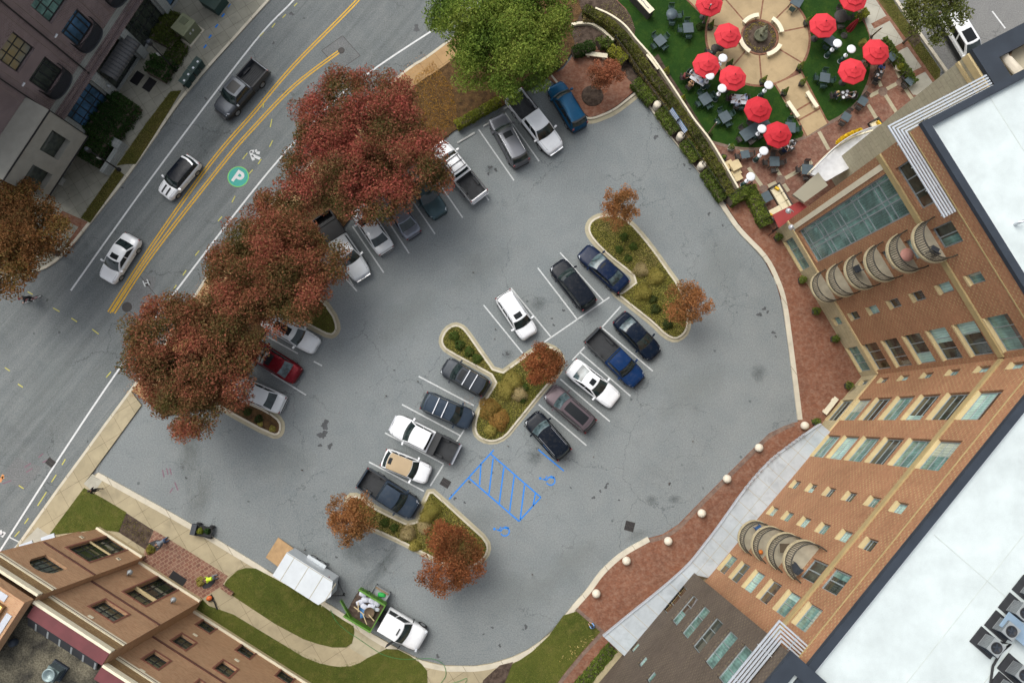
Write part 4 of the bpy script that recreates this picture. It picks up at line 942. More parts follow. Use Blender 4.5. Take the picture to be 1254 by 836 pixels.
cover('fallen_leaves', bed[20:] + bed[:3], 10000, .08, [(.12,.07,.03),(.19,.11,.045),(.10,.09,.025),(.24,.15,.06)], 37, KH, .05)
cover('fallen_leaves', PX([(150,480),(170,490),(300,300),(345,250),(420,175),(500,96),(530,75),(520,64),(498,78),(415,158),(340,230),(255,325),(190,425)], KH), 2600, .065, LEAVES, 38, KH, .03)
cover('fallen_leaves', PX([(696,790),(736,772),(706,805),(680,815)], KH), 50, .12, [(.30,.22,.08),(.36,.28,.12)], 39, KH+.03, .04)
cover('fallen_leaves', PX([(560,162),(600,152),(690,95),(680,80),(560,140)], KH), 600, .06, [(.10,.06,.03),(.2,.12,.05)], 40, KH, .04)
cover('fallen_leaves', PX([(588,480),(604,468),(598,492),(570,502),(560,490)]), 90, .07, [(.26,.11,.03),(.18,.08,.03)], 41, .01, .02)
cover('fallen_leaves', PX([(680,175),(560,300),(430,350),(300,470),(390,690),(620,730),(800,420)]), 260, .05, [(.16,.08,.04),(.10,.07,.05)], 42, .01, .01)
cover('bed_plants', PX([(742,18),(765,32),(776,45),(778,35),(766,14),(750,0),(735,6)], KH), 700, .06, [(.14,.13,.03),(.20,.19,.06),(.10,.08,.04)], 43, KH, .10)
cover('bed_plants', PX([(155,631),(185,649),(177,668),(149,650)], KH), 420, .06, [(.12,.10,.03),(.16,.15,.04)], 44, KH, .10)
def hedge(label, pts, w, h, pal, z=KH, dens=170, leaf=.085, name='hedge', grp=None, closed=None):
    """clipped hedge along a px path"""
    P = PX(pts, z+h); seed = int(abs(P[0][0]*97+P[0][1]*13)) + len(pts)
    g = np.random.default_rng(seed); org = (P[0][0], P[0][1], z)
    t = thing(name, label, 'hedge', org, 0, grp, True)
    out = []
    for a, c in zip(P[:-1], P[1:]):
        a, c = np.array(a), np.array(c); L = np.linalg.norm(c-a); d = (c-a)/L; nn = np.array([-d[1], d[0]])
        k = int(L*w*dens*2.2); s = g.uniform(-.04, L+.04, k); q = g.uniform(-1, 1, k); zz = h*(1-.35*np.abs(q)**4)*np.clip(g.normal(1, .07, k), .6, 1.12)
        bump = 1+.07*np.sin(s*5.2+seed)+.05*np.sin(s*11+1)
        out.append(np.column_stack([a[0]+d[0]*s+nn[0]*q*w/2*bump, a[1]+d[1]*s+nn[1]*q*w/2*bump, z+zz*bump]))
        k = int(L*h*dens*1.6); s = g.uniform(0, L, k); q = np.sign(g.uniform(-1, 1, k))*g.uniform(.9, 1.06, k)*(1+.07*np.sin(s*5.2+seed)); zz = g.uniform(.05, .95, k)*h
        out.append(np.column_stack([a[0]+d[0]*s+nn[0]*q*w/2, a[1]+d[1]*s+nn[1]*q*w/2, z+zz]))
    leaf_mesh('foliage', np.concatenate(out), leaf, pal, M['leaf'], seed, .9, .5, .6, t, org)
    b = MB(); b.strip(P, w*.42, -w*.42, z-.02, z+h*.82); b.build('twig_core', M['bark'], t)
    return t
HB = [(.030,.050,.009),(.055,.082,.013),(.082,.110,.017),(.110,.130,.022)]
HY = [(.085,.10,.013),(.135,.145,.017),(.185,.18,.024)]
HD = [(.008,.022,.005),(.014,.034,.007),(.024,.050,.009)]
HK = [(.034,.042,.009),(.062,.070,.013),(.095,.094,.019),(.13,.115,.028)]
HT = [(.10,.075,.025),(.15,.115,.04),(.10,.10,.03),(.19,.15,.06)]
for i, (p, q) in enumerate([((778,98),(800,124)),((809,133),(829,160)),((839,172),(855,194)),((865,208),(888,243))]):
    hedge(['short clipped hedge at the corner of the brick plaza','clipped hedge in front of the blue striped banner','clipped hedge between the second and third concrete domes','clipped hedge below the lowest concrete dome'][i], [p, q], 1.05, .75, HB, grp='clipped hedges along the lot')
hedge('tall dark clipped hedge on the low cafe wall', [(716,8),(730,17),(746,26),(762,41),(778,60),(795,86),(822,120),(850,158),(880,205),(896,236)], .75, 1.15, HK)
hedge('yellowish unclipped hedge behind the black fence', [(715,20),(735,22),(752,36),(765,54),(785,84),(815,124),(845,168),(875,212),(884,228)], .8, .6, HT, dens=120)
for i, a in enumerate([[(702,62),(714,58),(728,53)],[(733,52),(740,48),(748,54)],[(748,57),(757,64),(766,73)]]): hedge(['round green hedge beside the white bench under the big tree','rounded green hedge at the head of the brick plaza','yellow green hedge at the right of the white bench'][i], a, .95, .9, [HD[1:]+HB[:2], HB, HY][i])
hedge('low yellow green hedge behind the empty stall', [(558,152),(578,141),(602,127),(612,121)], .8, .8, HY)
hedge('green hedge under the tall green tree behind the parked cars', [(618,117),(650,99),(684,72)], .8, .8, HB)
hedge('L shaped hedge behind the railing at the end of the cafe', [(895,244),(914,234),(921,230)], 1.0, 1.1, HB); hedge('long hedge beside the red awning and the brick walk', [(919,228),(930,250),(941,274)], 1.05, 1.1, HB)
hedge('dark clipped hedge between the pavement and the dark brick building', [(97,192),(115,166),(135,140),(152,118)], 3.0, 1.3, HD)
hedge('dark round hedge beside the entrance mats of the dark building', [(186,90),(193,79),(198,68)], 2.1, 1.2, HD)
hedge('green ground hedge beside the green utility box', [(196,52),(206,36),(217,16)], 2.6, .7, [(.02,.035,.007),(.04,.055,.01),(.06,.07,.014)]); hedge('low green planting between the dark round hedge and the pavement', [(208,74),(214,62),(220,52)], 1.7, .5, [(.02,.035,.007),(.04,.055,.01),(.06,.07,.014)])
hedge('dark hedge at the foot of the brown brick wing', [(752,795),(722,832),(700,856)], 1.0, 1.0, HB)
hedge('hedge along the far cafe edge beside the square table', [(1084,46),(1095,62),(1108,80),(1122,100)], .7, .8, HB); hedge('short hedge below the red umbrella on the far cafe edge', [(1056,12),(1062,19)], .9, .8, HY)

SG_ = [(.05,.06,.012),(.085,.09,.018),(.12,.115,.028),(.14,.11,.04)]
cover('strip_grass', PX([(209,112),(222,111),(190,164),(166,201),(153,201),(143,203),(180,150)], KH), 2600, .07, SG_, 51, KH+.03, .07)
cover('strip_grass', PX([(142,206),(152,214),(128,248),(110,273),(99,267)], KH), 1500, .07, SG_, 52, KH+.03, .07)
cover('strip_grass', PX([(1075,-10),(1083,-10),(1096,4),(1152,86),(1145,98),(1110,48),(1078,0)], KH), 1600, .07, SG_, 53, KH+.03, .05)

LG = [(.055,.075,.013),(.085,.105,.018),(.12,.13,.025),(.155,.15,.04)]
for i, (pts, n) in enumerate([([(103,597),(128,611),(155,627),(146,651),(122,648),(60,655)], 3000), ([(273,719),(283,705),(300,695),(335,707),(395,742),(433,768),(430,788),(407,791),(372,781),(303,740)], 6500), ([(250,737),(329,779),(407,816),(450,806),(487,796),(523,822),(524,850),(400,850),(240,752)], 6500), ([(690,753),(706,748),(735,773),(690,825),(660,860),(595,860),(652,797)], 5200)]):
    cover('lawn_grass', PX(pts, KH), n, .05, LG, 61+i, KH+.03, .03, .25)
# ------------------------------------------------------------------ buildings
M['brickA'] = brickwall('header_brick', (.36, .163, .084), (.46, .224, .118), (.36, .215, .125), .42, .135, .02, (.55, .43, .21), .55, .22)
M['brickB'] = brickwall('brown_header_brick', (.098, .074, .060), (.142, .108, .086), (.12, .10, .075), .42, .135, .02, (.24, .195, .12), .5, .2)
M['brickC'] = brickwall('tan_red_brick', (.43, .205, .105), (.56, .31, .17), (.52, .38, .23), .30, .10, .016, None, 0, .2)
M['brickC2'] = brickwall('buff_frieze_brick', (.30, .20, .085), (.40, .28, .125), (.26, .15, .08), .45, .16, .03, None, 0, .2)
M['brickD'] = brickwall('plum_brick', (.115, .070, .069), (.225, .155, .150), (.34, .29, .28), .36, .12, .022, None, 0, .25)
M['stoneA'] = stonewall('buff_ashlar', (.47, .40, .24), (.53, .45, .28), (.33, .28, .18))
M['stoneT'] = stonewall('grey_buff_tile', (.46, .43, .31), (.52, .48, .35), (.32, .30, .23), 1.2, .45)
M['stoneD'] = stonewall('pale_grey_block', (.30, .32, .30), (.36, .375, .35), (.22, .23, .22), .55, .24)
M['stucco'] = mat('grey_stucco', (.27, .26, .22), .9, 0, .08, 1.5)
M['buff'] = mat('buff_sill', (.52, .41, .215), .8, 0, .08, 2)
M['belt'] = mat('buff_belt', (.34, .26, .12), .85, 0, .1, 2)
M['roofwhite'] = concrete('white_membrane', (.57, .63, .62), .6, None, 0, .03, .10)
M['roofseam'] = mat('membrane_seam', (.46, .50, .47), .7)
M['coping'] = mat('dark_coping', (.030, .038, .050), .6, 0, .15, .8, None, .25)
M['canopy'] = concrete('white_canopy_panels', (.44, .48, .50), .5, None, 0, .01, .45)
M['frameG'] = mat('grey_window_frame', (.27, .31, .32), .45, .2, .08, 2)
M['frameD'] = mat('dark_window_frame', (.022, .025, .026), .5, .1, .1, 2)
M['pane_light'] = glassm('pane_light_curtain', (.40, .60, .54), .08, (.27, .43, .40), 1.2, True)
M['pane_mid'] = glassm('pane_mid_curtain', (.18, .33, .29), .06, (.08, .15, .13), 1.4, True)
M['pane_cream'] = glassm('pane_cream_curtain', (.42, .47, .38), .08, (.30, .36, .30), 1.2, True)
M['pane_dark'] = glassm('pane_dark', (.020, .026, .022), .05, (.055, .065, .05), 1.6)
M['pane_warm'] = glassm('pane_warm', (.050, .028, .017), .05, (.10, .075, .05), 1.6)
M['pane_green'] = glassm('pane_dark_green', (.012, .022, .018), .05, (.050, .062, .032), .9)
M['pane_blue'] = glassm('pane_blue', (.075, .17, .30), .06, (.035, .07, .10), .8)
M['pane_amber'] = glassm('pane_grey_amber', (.16, .19, .19), .08, (.24, .19, .09), .5)
M['redroof'] = mat('dark_red_metal', (.125, .030, .032), .6, .1, .15, 1.2)
M['awningred'] = mat('red_canvas', (.25, .030, .028), .8, 0, .08, 1.5)
M['gravel'] = mat('roof_gravel', (.085, .080, .068), .95, 0, .5, .8, (.19, .17, .12), .1, 0, .4, 20, .5)
M['membraneD'] = mat('black_membrane', (.022, .023, .026), .7, 0, .2, 2)
M['woodbrown'] = mat('brown_soffit', (.20, .105, .035), .6, 0, .2, 2)
M['louver'] = mat('pale_louver', (.50, .54, .58), .4, .3, .05, 2)
M['acgrey'] = mat('ac_grey', (.30, .32, .32), .5, .3, .08, 3)
class Fac:
    """a vertical wall plane standing on the ground line p -> q (photo px); o is metres out of the wall"""
    def __init__(s, p, q, shift=0.0):
        a, b_ = Vector(G2(p)), Vector(G2(q)); s.d = (b_-a).normalized(); n = Vector((s.d.y, -s.d.x))
        if n.dot(a) > 0: n = -n
        s.n = n; s.a = a + n*shift
    def P(s, t, z, o=0.0): q = s.a + s.d*t + s.n*o; return (q.x, q.y, z)
    def hit(s, u, v, o=0.0):
        d = ray(u, v); k = (s.a + s.n*o).dot(s.n); t = k/(d[0]*s.n.x+d[1]*s.n.y)
        q = Vector((d[0]*t, d[1]*t)); return ((q-s.a).dot(s.d), HC+d[2]*t)
    def box(s, mb, s0, s1, z0, z1, o0, o1, mi=0):
        vs = [s.P(t, z, o) for z in (z0, z1) for t, o in ((s0,o0),(s1,o0),(s1,o1),(s0,o1))]
        flip = s.d.x*s.n.y-s.d.y*s.n.x < 0
        fs = [(3,2,1,0),(4,5,6,7),(0,1,5,4),(1,2,6,5),(2,3,7,6),(3,0,4,7)]
        return mb.add(vs, [f[::-1] for f in fs] if flip else fs, mi)
    def quad(s, mb, s0, s1, z0, z1, o, mi=0):
        f = (0,1,2,3); flip = s.d.x*s.n.y-s.d.y*s.n.x > 0
        return mb.add([s.P(s0,z0,o), s.P(s1,z0,o), s.P(s1,z1,o), s.P(s0,z1,o)], [f[::-1] if flip else f], mi)
    def wall(s, mb, s0, s1, z0, z1, holes, depth=.30, mi=0, zones=(), o=0.0):
        """wall skin with real window holes and their reveals; zones = [(za, zb, material index)]"""
        hs = [h for h in holes if h[1] > s0 and h[0] < s1 and h[3] > z0 and h[2] < z1]
        S = sorted({s0, s1} | {x for h in hs for x in h[:2] if s0 < x < s1}); Zs = sorted({z0, z1} | {x for h in hs for x in h[2:4] if z0 < x < z1} | {x for q in zones for x in q[:2] if z0 < x < z1})
        def mz(z): return next((m for a, b_, m in zones if a <= z < b_), mi)
        for i in range(len(S)-1):
            for j in range(len(Zs)-1):
                c, e = (S[i]+S[i+1])/2, (Zs[j]+Zs[j+1])/2
                if any(h[0] < c < h[1] and h[2] < e < h[3] for h in hs): continue
                s.quad(mb, S[i], S[i+1], Zs[j], Zs[j+1], o, mz(e))
        for h in hs:
            a, b_, c, e = h[:4]; m = mz((c+e)/2)
            for (t0, t1, q0, q1) in ((a,a,c,e),(b_,b_,c,e)): mb.add([s.P(t0,q0,o),s.P(t0,q1,o),s.P(t0,q1,o-depth),s.P(t0,q0,o-depth)], [(0,1,2,3)], m)
            for q in (c, e): mb.add([s.P(a,q,o),s.P(b_,q,o),s.P(b_,q,o-depth),s.P(a,q,o-depth)], [(0,1,2,3)], m)
    def window(s, parent, h, frame, pane, nx=1, nz=1, sill=None, fw=.07, depth=.30, o=0.0, name='window', org=None):
        a, b_, c, e = h[:4]; mb = MB(); d0, d1 = o-depth+.03, o-depth+.10
        s.box(mb, a, b_, c, c+fw, d0, d1); s.box(mb, a, b_, e-fw, e, d0, d1); s.box(mb, a, a+fw, c+fw, e-fw, d0, d1); s.box(mb, b_-fw, b_, c+fw, e-fw, d0, d1)
        nxs = nx if isinstance(nx, list) else [i/nx for i in range(1, nx)]; nzs = nz if isinstance(nz, list) else [i/nz for i in range(1, nz)]
        for f in nxs: x = lerp(a, b_, f); s.box(mb, x-fw*.45, x+fw*.45, c+fw, e-fw, d0, d1-.012)
        for f in nzs: z = lerp(c, e, f); s.box(mb, a+fw, b_-fw, z-fw*.45, z+fw*.45, d0, d1-.02)
        w = mb.build(name, frame, parent)
        mb = MB(); s.quad(mb, a+.01, b_-.01, c+.01, e-.01, d0+.02); p = mb.build('pane', pane, w, uvd=(s.d.x, s.d.y), org=ORG[parent.name]['org'])
        if nx != 5 and frame is M['frameG'] and rnd.random() < .55:
            mb = MB(); k = rnd.uniform(.2, .6); x0, x1 = (a+fw, lerp(a, b_, k)) if rnd.random() < .5 else (lerp(a, b_, 1-k), b_-fw)
            if rnd.random() < .4: s.quad(mb, a+fw, b_-fw, lerp(c, e, 1-k*.7), e-fw, d0+.035)
            else: s.quad(mb, x0, x1, c+fw, e-fw, d0+.035)
            mb.build('curtain', M[rnd.choice(['pane_light', 'pane_light', 'pane_mid', 'pane_cream', 'pane_warm'])], w, uvd=(s.d.x, s.d.y), org=ORG[parent.name]['org'])
        if sill:
            mb = MB(); s.box(mb, a-.01, b_+.01, c-.14, c+.03, o-depth+.02, o+.05); mb.build('sill', sill, w, org=ORG[parent.name]['org'])
        return w
def pick(ws): return M[rnd.choices(list(ws), list(ws.values()))[0]]
PN = {'pane_light': 4, 'pane_mid': 4, 'pane_dark': 2.2, 'pane_warm': .8}
# ---- the tall brick building, two wings meeting at a corner
F1, F2 = Fac((949,282),(1053,460)), Fac((1054,461),(1008,516))
d2 = (Vector(G2((994,813.6),22.3))-Vector(G2((1247.6,500),22.3))).normalized(); F2.d = d2; n = Vector((d2.y, -d2.x)); F2.n = -n if n.dot(F2.a) > 0 else n
# move both wall lines so that they meet in one corner
def meet(A, B_):
    den = A.d.x*B_.d.y-A.d.y*B_.d.x; w = B_.a-A.a; t = (w.x*B_.d.y-w.y*B_.d.x)/den; return t
L1 = meet(F1, F2); F2.a = F1.a + F1.d*L1
ROOF = 22.3; S2 = 23.05
bl = thing('apartment_building', 'tall red brick apartment building with white roof, curved balconies and brown brick wing', 'building', (F1.a.x, F1.a.y, 0), 0, None, True)
FL6 = [3.5+2.95*i for i in range(6)]
h1 = [(1.25,4.30,3.45,17.25),(1.35,4.38,18.2,19.7)] + [(9.25,9.95,z+.27,z+1.65) for z in FL6] + [(12.15,14.55,z-.42+(.1 if i else 0),z+1.75) for i, z in enumerate(FL6)] + [(5.78,7.22,z-.25,z+1.80) for z in FL6]
h1b = [(1.35,4.35,.35,2.15),(9.25,9.95,.9,2.1),(12.15,14.5,.35,2.2)]
b = MB(); L1v = min(L1, 15.2)
F1.wall(b, 0, L1, 0, ROOF, h1 + h1b, zones=[(0,2.96,1)]); ob = b.build('wall', [M['brickA'], M['stoneA']], bl, uvd=(F1.d.x, F1.d.y))
h2s = [(.48,1.05,z+.5,z+1.65) for z in FL6] + [(11.57,12.35,z+.35,z+1.55) for z in FL6] + [(14.37,15.18,z+.30,z+1.55) for z in FL6]
h2m = [(2.75,5.1,z-.45,z+1.75) for z in FL6] + [(6.72,9.05,z-.55,z+1.75) for z in FL6] + [(19.5,21.12,z-.18,z+1.6) for z in FL6] + [(16.9,18.4,z-.55,z+1.7) for z in FL6]
h2b = [(2.75,5.1,.2,2.3),(.48,1.05,.9,2.1)]
b = MB(); F2.wall(b, 0, S2, 0, ROOF, h2s+h2m+h2b, zones=[(0,2.75,1)]); b.build('wall', [M['brickA'], M['stoneA']], bl, uvd=(F2.d.x, F2.d.y))
for h in h1[:1]:
    F1.window(bl, h, M['frameG'], M['pane_mid'], [.12,.5,.62], [.05,.20,.25,.41,.46,.62,.67,.83,.88], None, .10)
    b = MB()
    for i in range(6):
        for j, (x0, x1) in enumerate(((1.62,2.75),(2.9,3.1),(3.2,4.2))):
            if rnd.random() < .72: z = 3.7+i*2.3; F1.box(b, x0, x1, z, z+1.75+.2*(i % 2), -.255, -.25)
    b.build('blind', M['pane_light'], bl, uvd=(F1.d.x, F1.d.y))
F1.window(bl, h1[1], M['frameG'], M['pane_dark'], 3, 1, None, .08)
for h in h1[2:8]: F1.window(bl, h, M['frameG'], pick(PN), 1, 1, M['buff'], .06)
for h in h1[8:14]: F1.window(bl, h, M['frameG'], pick({'pane_dark':2,'pane_warm':2,'pane_mid':3}), 3, 1, M['buff'], .06)
for h in h1[14:]: F1.window(bl, h, M['frameG'], pick({'pane_mid':2,'pane_dark':2,'pane_light':1}), 2, 1, None, .09, name='balcony_door')
for h in h1b: F1.window(bl, h, M['frameG'], M['pane_mid'], 1 if h[0] > 9 and h[0] < 10 else 3, 1, M['buff'], .07)
for h in h2s: F2.window(bl, h, M['frameG'], pick({'pane_light':4,'pane_mid':3,'pane_dark':1.6}), 1, [.28], M['buff'], .05)
for h in h2m[:12]: F2.window(bl, h, M['frameG'], pick({'pane_light':3,'pane_mid':2.5,'pane_dark':3,'pane_warm':.8}), 1, [.33,.66], M['buff'], .06)
for h in h2m[12:18]: F2.window(bl, h, M['frameG'], pick(PN), 2, 1, M['buff'], .06)
for i, h in enumerate(h2m[18:]): F2.window(bl, h, M['frameG'], M['pane_dark' if i > 3 else 'pane_mid'], 2, 1, None, .09, name='balcony_door')
for h in h2b: F2.window(bl, h, M['frameG'], M['pane_dark'], 1, [.33,.66], M['buff'], .06)
b = MB()
F1.box(b, 0, L1-.12, 17.35, 17.80, 0, .12); F2.box(b, .12, S2, 17.32, 17.72, 0, .12); b.build('belt_course', M['belt'], bl)
b = MB(); F1.box(b, 0, L1-.05, 20.98, 21.06, 0, .05); F2.box(b, .05, S2, 20.98, 21.06, 0, .05); b.build('brick_line', M['belt'], bl)
b = MB(); F1.box(b, 0, L1-.1, 2.85, 3.06, 0, .10); F2.box(b, .1, 9.5, 2.66, 2.86, 0, .10); b.build('base_cap', M['buff'], bl)
# vertical stone strip at the outer corner of the first wing
b = MB(); F1.box(b, .55, .95, 3.1, 17.3, 0, .06); b.build('stone_strip', M['cream'], bl)
# hidden outer walls, roof and parapet
ca, cc_, ce = F1.a, F1.a+F1.d*L1, F2.a+F2.d*S2
back1 = F1.a - F1.n*26 ; out2 = ce - F2.n*26
b = MB()
poly = [tuple(F1.a), tuple(cc_), tuple(ce), tuple(out2), tuple(out2+Vector((30,0))), tuple(back1)]
b.prism([tuple(F1.a-F1.n*.38), tuple(cc_-F1.n*.38-F2.n*.38), tuple(ce-F2.n*.38), tuple(out2), tuple(cc_-F1.n*26-F2.n*26), tuple(back1)], 0, ROOF-.30, 0, 1); b.build('roof', [M['roofwhite'], M['brickA']], bl, uvd=(F1.d.x, F1.d.y))
b = MB()
dn1 = Vector((-F1.d.x, -F1.d.y))
for (p, q) in ((F1.a, back1),):
    m = Fac.__new__(Fac); m.a = p; m.d = (q-p).normalized(); m.n = -F1.d; m.quad(b, 0, (q-p).length, 0, ROOF, 0)
b.build('side_wall', M['stoneT'], bl, uvd=(F1.n.x, F1.n.y))
b = MB()
F1.box(b, -.08, L1+.0, ROOF-.28, ROOF+.02, -.40, .06); F2.box(b, .0, S2+.7, ROOF-.28, ROOF+.024, -.40, .06)
m = Fac.__new__(Fac); m.a = F1.a; m.d = -F1.n; m.n = -F1.d; m.box(b, .40, 26, ROOF-.28, ROOF+.015, -.40, .05)
b.build('parapet_coping', M['coping'], bl)
b = MB(); F1.box(b, .0, L1, ROOF-.62, ROOF-.03, -.45, -.401); F2.box(b, .1, S2, ROOF-.62, ROOF-.03, -.45, -.401); b.build('parapet_flashing', M['white'], bl)
# roof seams, patches and vents
b = MB()
for k in range(1, 8): F2.box(b, -6, S2+8, ROOF-.30, ROOF-.292, -1.5-k*3.05, -1.46-k*3.05)
for t in (3.5, 12.6): F2.box(b, t, t+.04, ROOF-.30, ROOF-.289, -25, -.9)
for k in range(1, 5): F1.box(b, 0, L1, ROOF-.30, ROOF-.290, -1.5-k*3.05, -1.46-k*3.05)
b.build('roof_seam', M['roofseam'], bl)
for u, v in []:
    x, y, _ = G(u, v, ROOF-.28); b = MB(); b.lathe([(.20,0),(.20,.012),(0,.013)], (x, y, ROOF-.299), 12); b.build('roof_patch', M['roofseam'], bl)
x, y, z = G(1247, 273, ROOF); b = MB(); b.tube([(x, y, z-.4), (x, y, z+.1), (x+.35, y+.12, z+.16)], .09, 8); b.build('roof_pipe', M['alu'], bl)
def balcony(F, s0, s1, z, out, par, slabm='balcfloor'):
    c, hw = (s0+s1)/2, (s1-s0)/2
    arc = [(c+hw*math.cos(t), out*(math.sin(t)**.8 if math.sin(t) > 0 else 0)) for t in lin(19, PI, 0)]
    b = MB(); P = [F.P(t, 0, o)[:2] for t, o in arc]; b.prism(P, z-.16, z); sl = b.build('balcony', M[slabm], par)
    b = MB(); top = [F.P(t, z+1.05, o+.0) for t, o in arc]; b.tube(top, .045, 6); b.tube([(x, y, z+.14) for x, y, _ in top], .025, 5)
    b.build('rail', M['railing'], sl, org=ORG[par.name]['org'])
    b = MB()
    A = []
    for t in lin(27, PI*.985, PI*.015): A.append((c+hw*.985*math.cos(t), out*.985*max(0, math.sin(t))**.8))
    for t, o in A: x, y, _ = F.P(t, 0, o); b.box(x-.016, x+.016, y-.016, y+.016, z, z+1.04)
    b.build('baluster_screen', M['railing'], sl, org=ORG[par.name]['org'])
    b = MB(); b.strip([F.P(t, 0, o+.02)[:2] for t, o in arc], .07, -.07, z-.19, z+.02); b.build('slab_edge', M['balcedge'], sl, org=ORG[par.name]['org'])
M['balcfloor'] = mat('balcony_floor', (.36, .32, .235), .85, 0, .15, 2)
M['balcedge'] = mat('balcony_edge', (.40, .34, .21), .85, 0, .12, 3)
M['railing'] = mat('dark_railing', (.055, .050, .038), .5, .2, .1, 3)
for z in FL6: balcony(F1, 5.15, 7.85, z-.30, 1.35, bl)
for z in FL6[:4]: balcony(F2, 16.15, 18.75, z+2.95-.62, 1.45, bl)
# things kept on the balconies
def on_balcony(F, s_, o_, z): x, y, _ = F.P(s_, 0, o_); return (x, y, z)
zb = [z+2.95-.62 for z in FL6]
b = MB(); b.lathe([(0,0)]+[(.17*math.sin(q), .15-.15*math.cos(q)) for q in lin(9, .2, PI-.01)], n=16); o = b.build('pumpkin', mat('pumpkin_orange', (.62,.17,.02), .6)); o.location = on_balcony(F2, 18.3, .45, zb[1]); tag(o, 'orange pumpkin on a curved balcony of the brick building', 'pumpkin')
def balcony_chair(F, s_, o_, z, m, label, rz):
    t = thing('balcony_chair', label, 'chair', on_balcony(F, s_, o_, z), rz, 'chairs on the balconies')
    b = MB(); b.box(-.25,.25,-.25,.25,.38,.45); b.build('seat', m, t); b = MB(); b.box(-.29,-.23,-.25,.25,.45,.92); b.build('backrest', m, t)
    for sx in (-1,1):
        for sy in (-1,1): b = MB(); b.box(sx*.22-.02, sx*.22+.02, sy*.22-.02, sy*.22+.02, 0, .38); b.build('leg', m, t)
mbl = mat('blue_fabric', (.03,.10,.26), .8)
balcony_chair(F2, 16.8, .6, zb[0], mbl, 'blue chair on the lowest of the four curved balconies', .5)
balcony_chair(F2, 18.2, .6, zb[3], M['darkgrey'], 'dark chair on the top of the four curved balconies', 2.2)
balcony_chair(F1, 7.0, .7, FL6[5]-.30, M['darkgrey'], 'dark chair on the top balcony of the six balcony stack', 1.0)
balcony_chair(F1, 6.1, .6, FL6[2]-.30, M['darkgrey'], 'dark chair on a middle balcony of the six balcony stack', 2.0)
b = MB(); b.lathe([(.45,.62),(.45,.66),(0,.661)], n=20); b.tube([(0,0,0),(0,0,.62)], .03, 6); o = b.build('balcony_table', mat('pink_table', (.42,.20,.16), .7)); o.location = on_balcony(F1, 6.6, .62, FL6[4]-.30); tag(o, 'round pink table on the second balcony from the top', 'table')
b = MB(); b.box(-.4,.4,-.3,.3,.55,.6); b.box(-.05,.05,-.05,.05,0,.55); o = b.build('balcony_table', mat('brown_table', (.09,.065,.04), .7)); o.location = on_balcony(F2, 17.3, .65, zb[2]); tag(o, 'small brown table on the third of the four curved balconies', 'table')
# ---- brown wing
B2 = Fac.__new__(Fac); B2.d = F2.d; B2.n = F2.n; B2.a = F2.a + F2.n*1.1
def bh(q): pts = [B2.hit(780+x/4.75, 660+y/4.75) for x, y in q]; return (min(p[0] for p in pts), max(p[0] for p in pts), min((pts[0][1]+pts[1][1])/2, (pts[2][1]+pts[3][1])/2), max((pts[0][1]+pts[1][1])/2, (pts[2][1]+pts[3][1])/2))
bz = [2.25, 5.5, 8.6, 11.55, 14.5, 17.25]
sB = B2.hit(972.6, 797)[0]; sB = max(sB, B2.hit(925, 763)[0])
hb = [(sB+1.35, sB+3.85, z, z+1.85) for z in bz] + [(sB+7.1, sB+7.9, z+.55, z+1.65) for z in bz]
b = MB(); B2.wall(b, sB, sB+16, 0, ROOF, hb, zones=[(0,2.4,1)]); b.build('brown_wall', [M['brickB'], M['stoneA']], bl, uvd=(F2.d.x, F2.d.y))
b = MB(); m = Fac.__new__(Fac); m.a = B2.a+B2.d*sB; m.d = -B2.n; m.n = -B2.d; m.quad(b, 0, 1.3, 0, ROOF, 0); b.build('return_wall', M['brickB'], bl, uvd=(B2.n.x, B2.n.y))
for h in hb[:6]: B2.window(bl, h, M['frameG'], pick({'pane_mid':3,'pane_dark':3,'pane_warm':2}), 3, 1, None, .06)
for h in hb[6:]: B2.window(bl, h, M['frameG'], pick({'pane_light':3,'pane_mid':2}), 1, 1, None, .06)
b = MB(); B2.box(b, sB-.10, sB+16, ROOF-.10, ROOF+.16, -.72, .12); m.box(b, .72, 2.6, ROOF-.10, ROOF+.155, -.72, .10); b.build('wing_coping', M['coping'], bl)
b = MB(); b.prism([tuple(B2.a+B2.d*(sB+.3)-B2.n*.42), tuple(B2.a+B2.d*(sB+16)-B2.n*.42), tuple(B2.a+B2.d*(sB+16)-B2.n*20), tuple(B2.a+B2.d*(sB+.9)-B2.n*20)], 0, ROOF-.12, 0, 1); b.build('wing_roof', [M['roofwhite'], M['brickB']], bl, uvd=(F2.d.x, F2.d.y))
# ---- white canopy along the second wing
outer = [G2(p, 3.0) for p in ((1006,519),(1000,522),(975,540),(944.5,563.5),(914,597.4),(880,644.7),(862,668),(846,688),(825,708),(800,729),(770,753),(738.6,778.8))]
outer = spline(outer, 3)
def wl(p): v = Vector(p); return (v-F2.a).dot(F2.d)
inn = [tuple((F2.a if wl(p) < sB-.2 else B2.a)+F2.d*wl(p)) for p in outer]
b = MB(); b.prism(outer+inn[::-1], 2.72, 2.92); cn = b.build('canopy', M['canopy'], bl)
b = MB(); b.strip(outer, .06, -.05, 2.70, 3.02); b.build('canopy_gutter', M['louver'], cn, org=ORG[bl.name]['org'])
b = MB()
for t in lin(20, wl(outer[0])+.6, wl(outer[-1])-.4):
    j = min(range(len(outer)), key=lambda k: abs(wl(outer[k])-t)); o_ = (Vector(outer[j])-F2.a).dot(F2.n); F2.box(b, t-.012, t+.012, 2.92, 2.927, .55 if t > sB else .02, o_-.06)
F2.box(b, 2, 31, 2.92, 2.926, .9, .92)
b.build('canopy_seam', M['belt'], cn, org=ORG[bl.name]['org'])
b = MB(); xs = [k for k in range(len(outer)) if 5 <= k <= 12]
seg = [outer[k] for k in xs]; L = 0
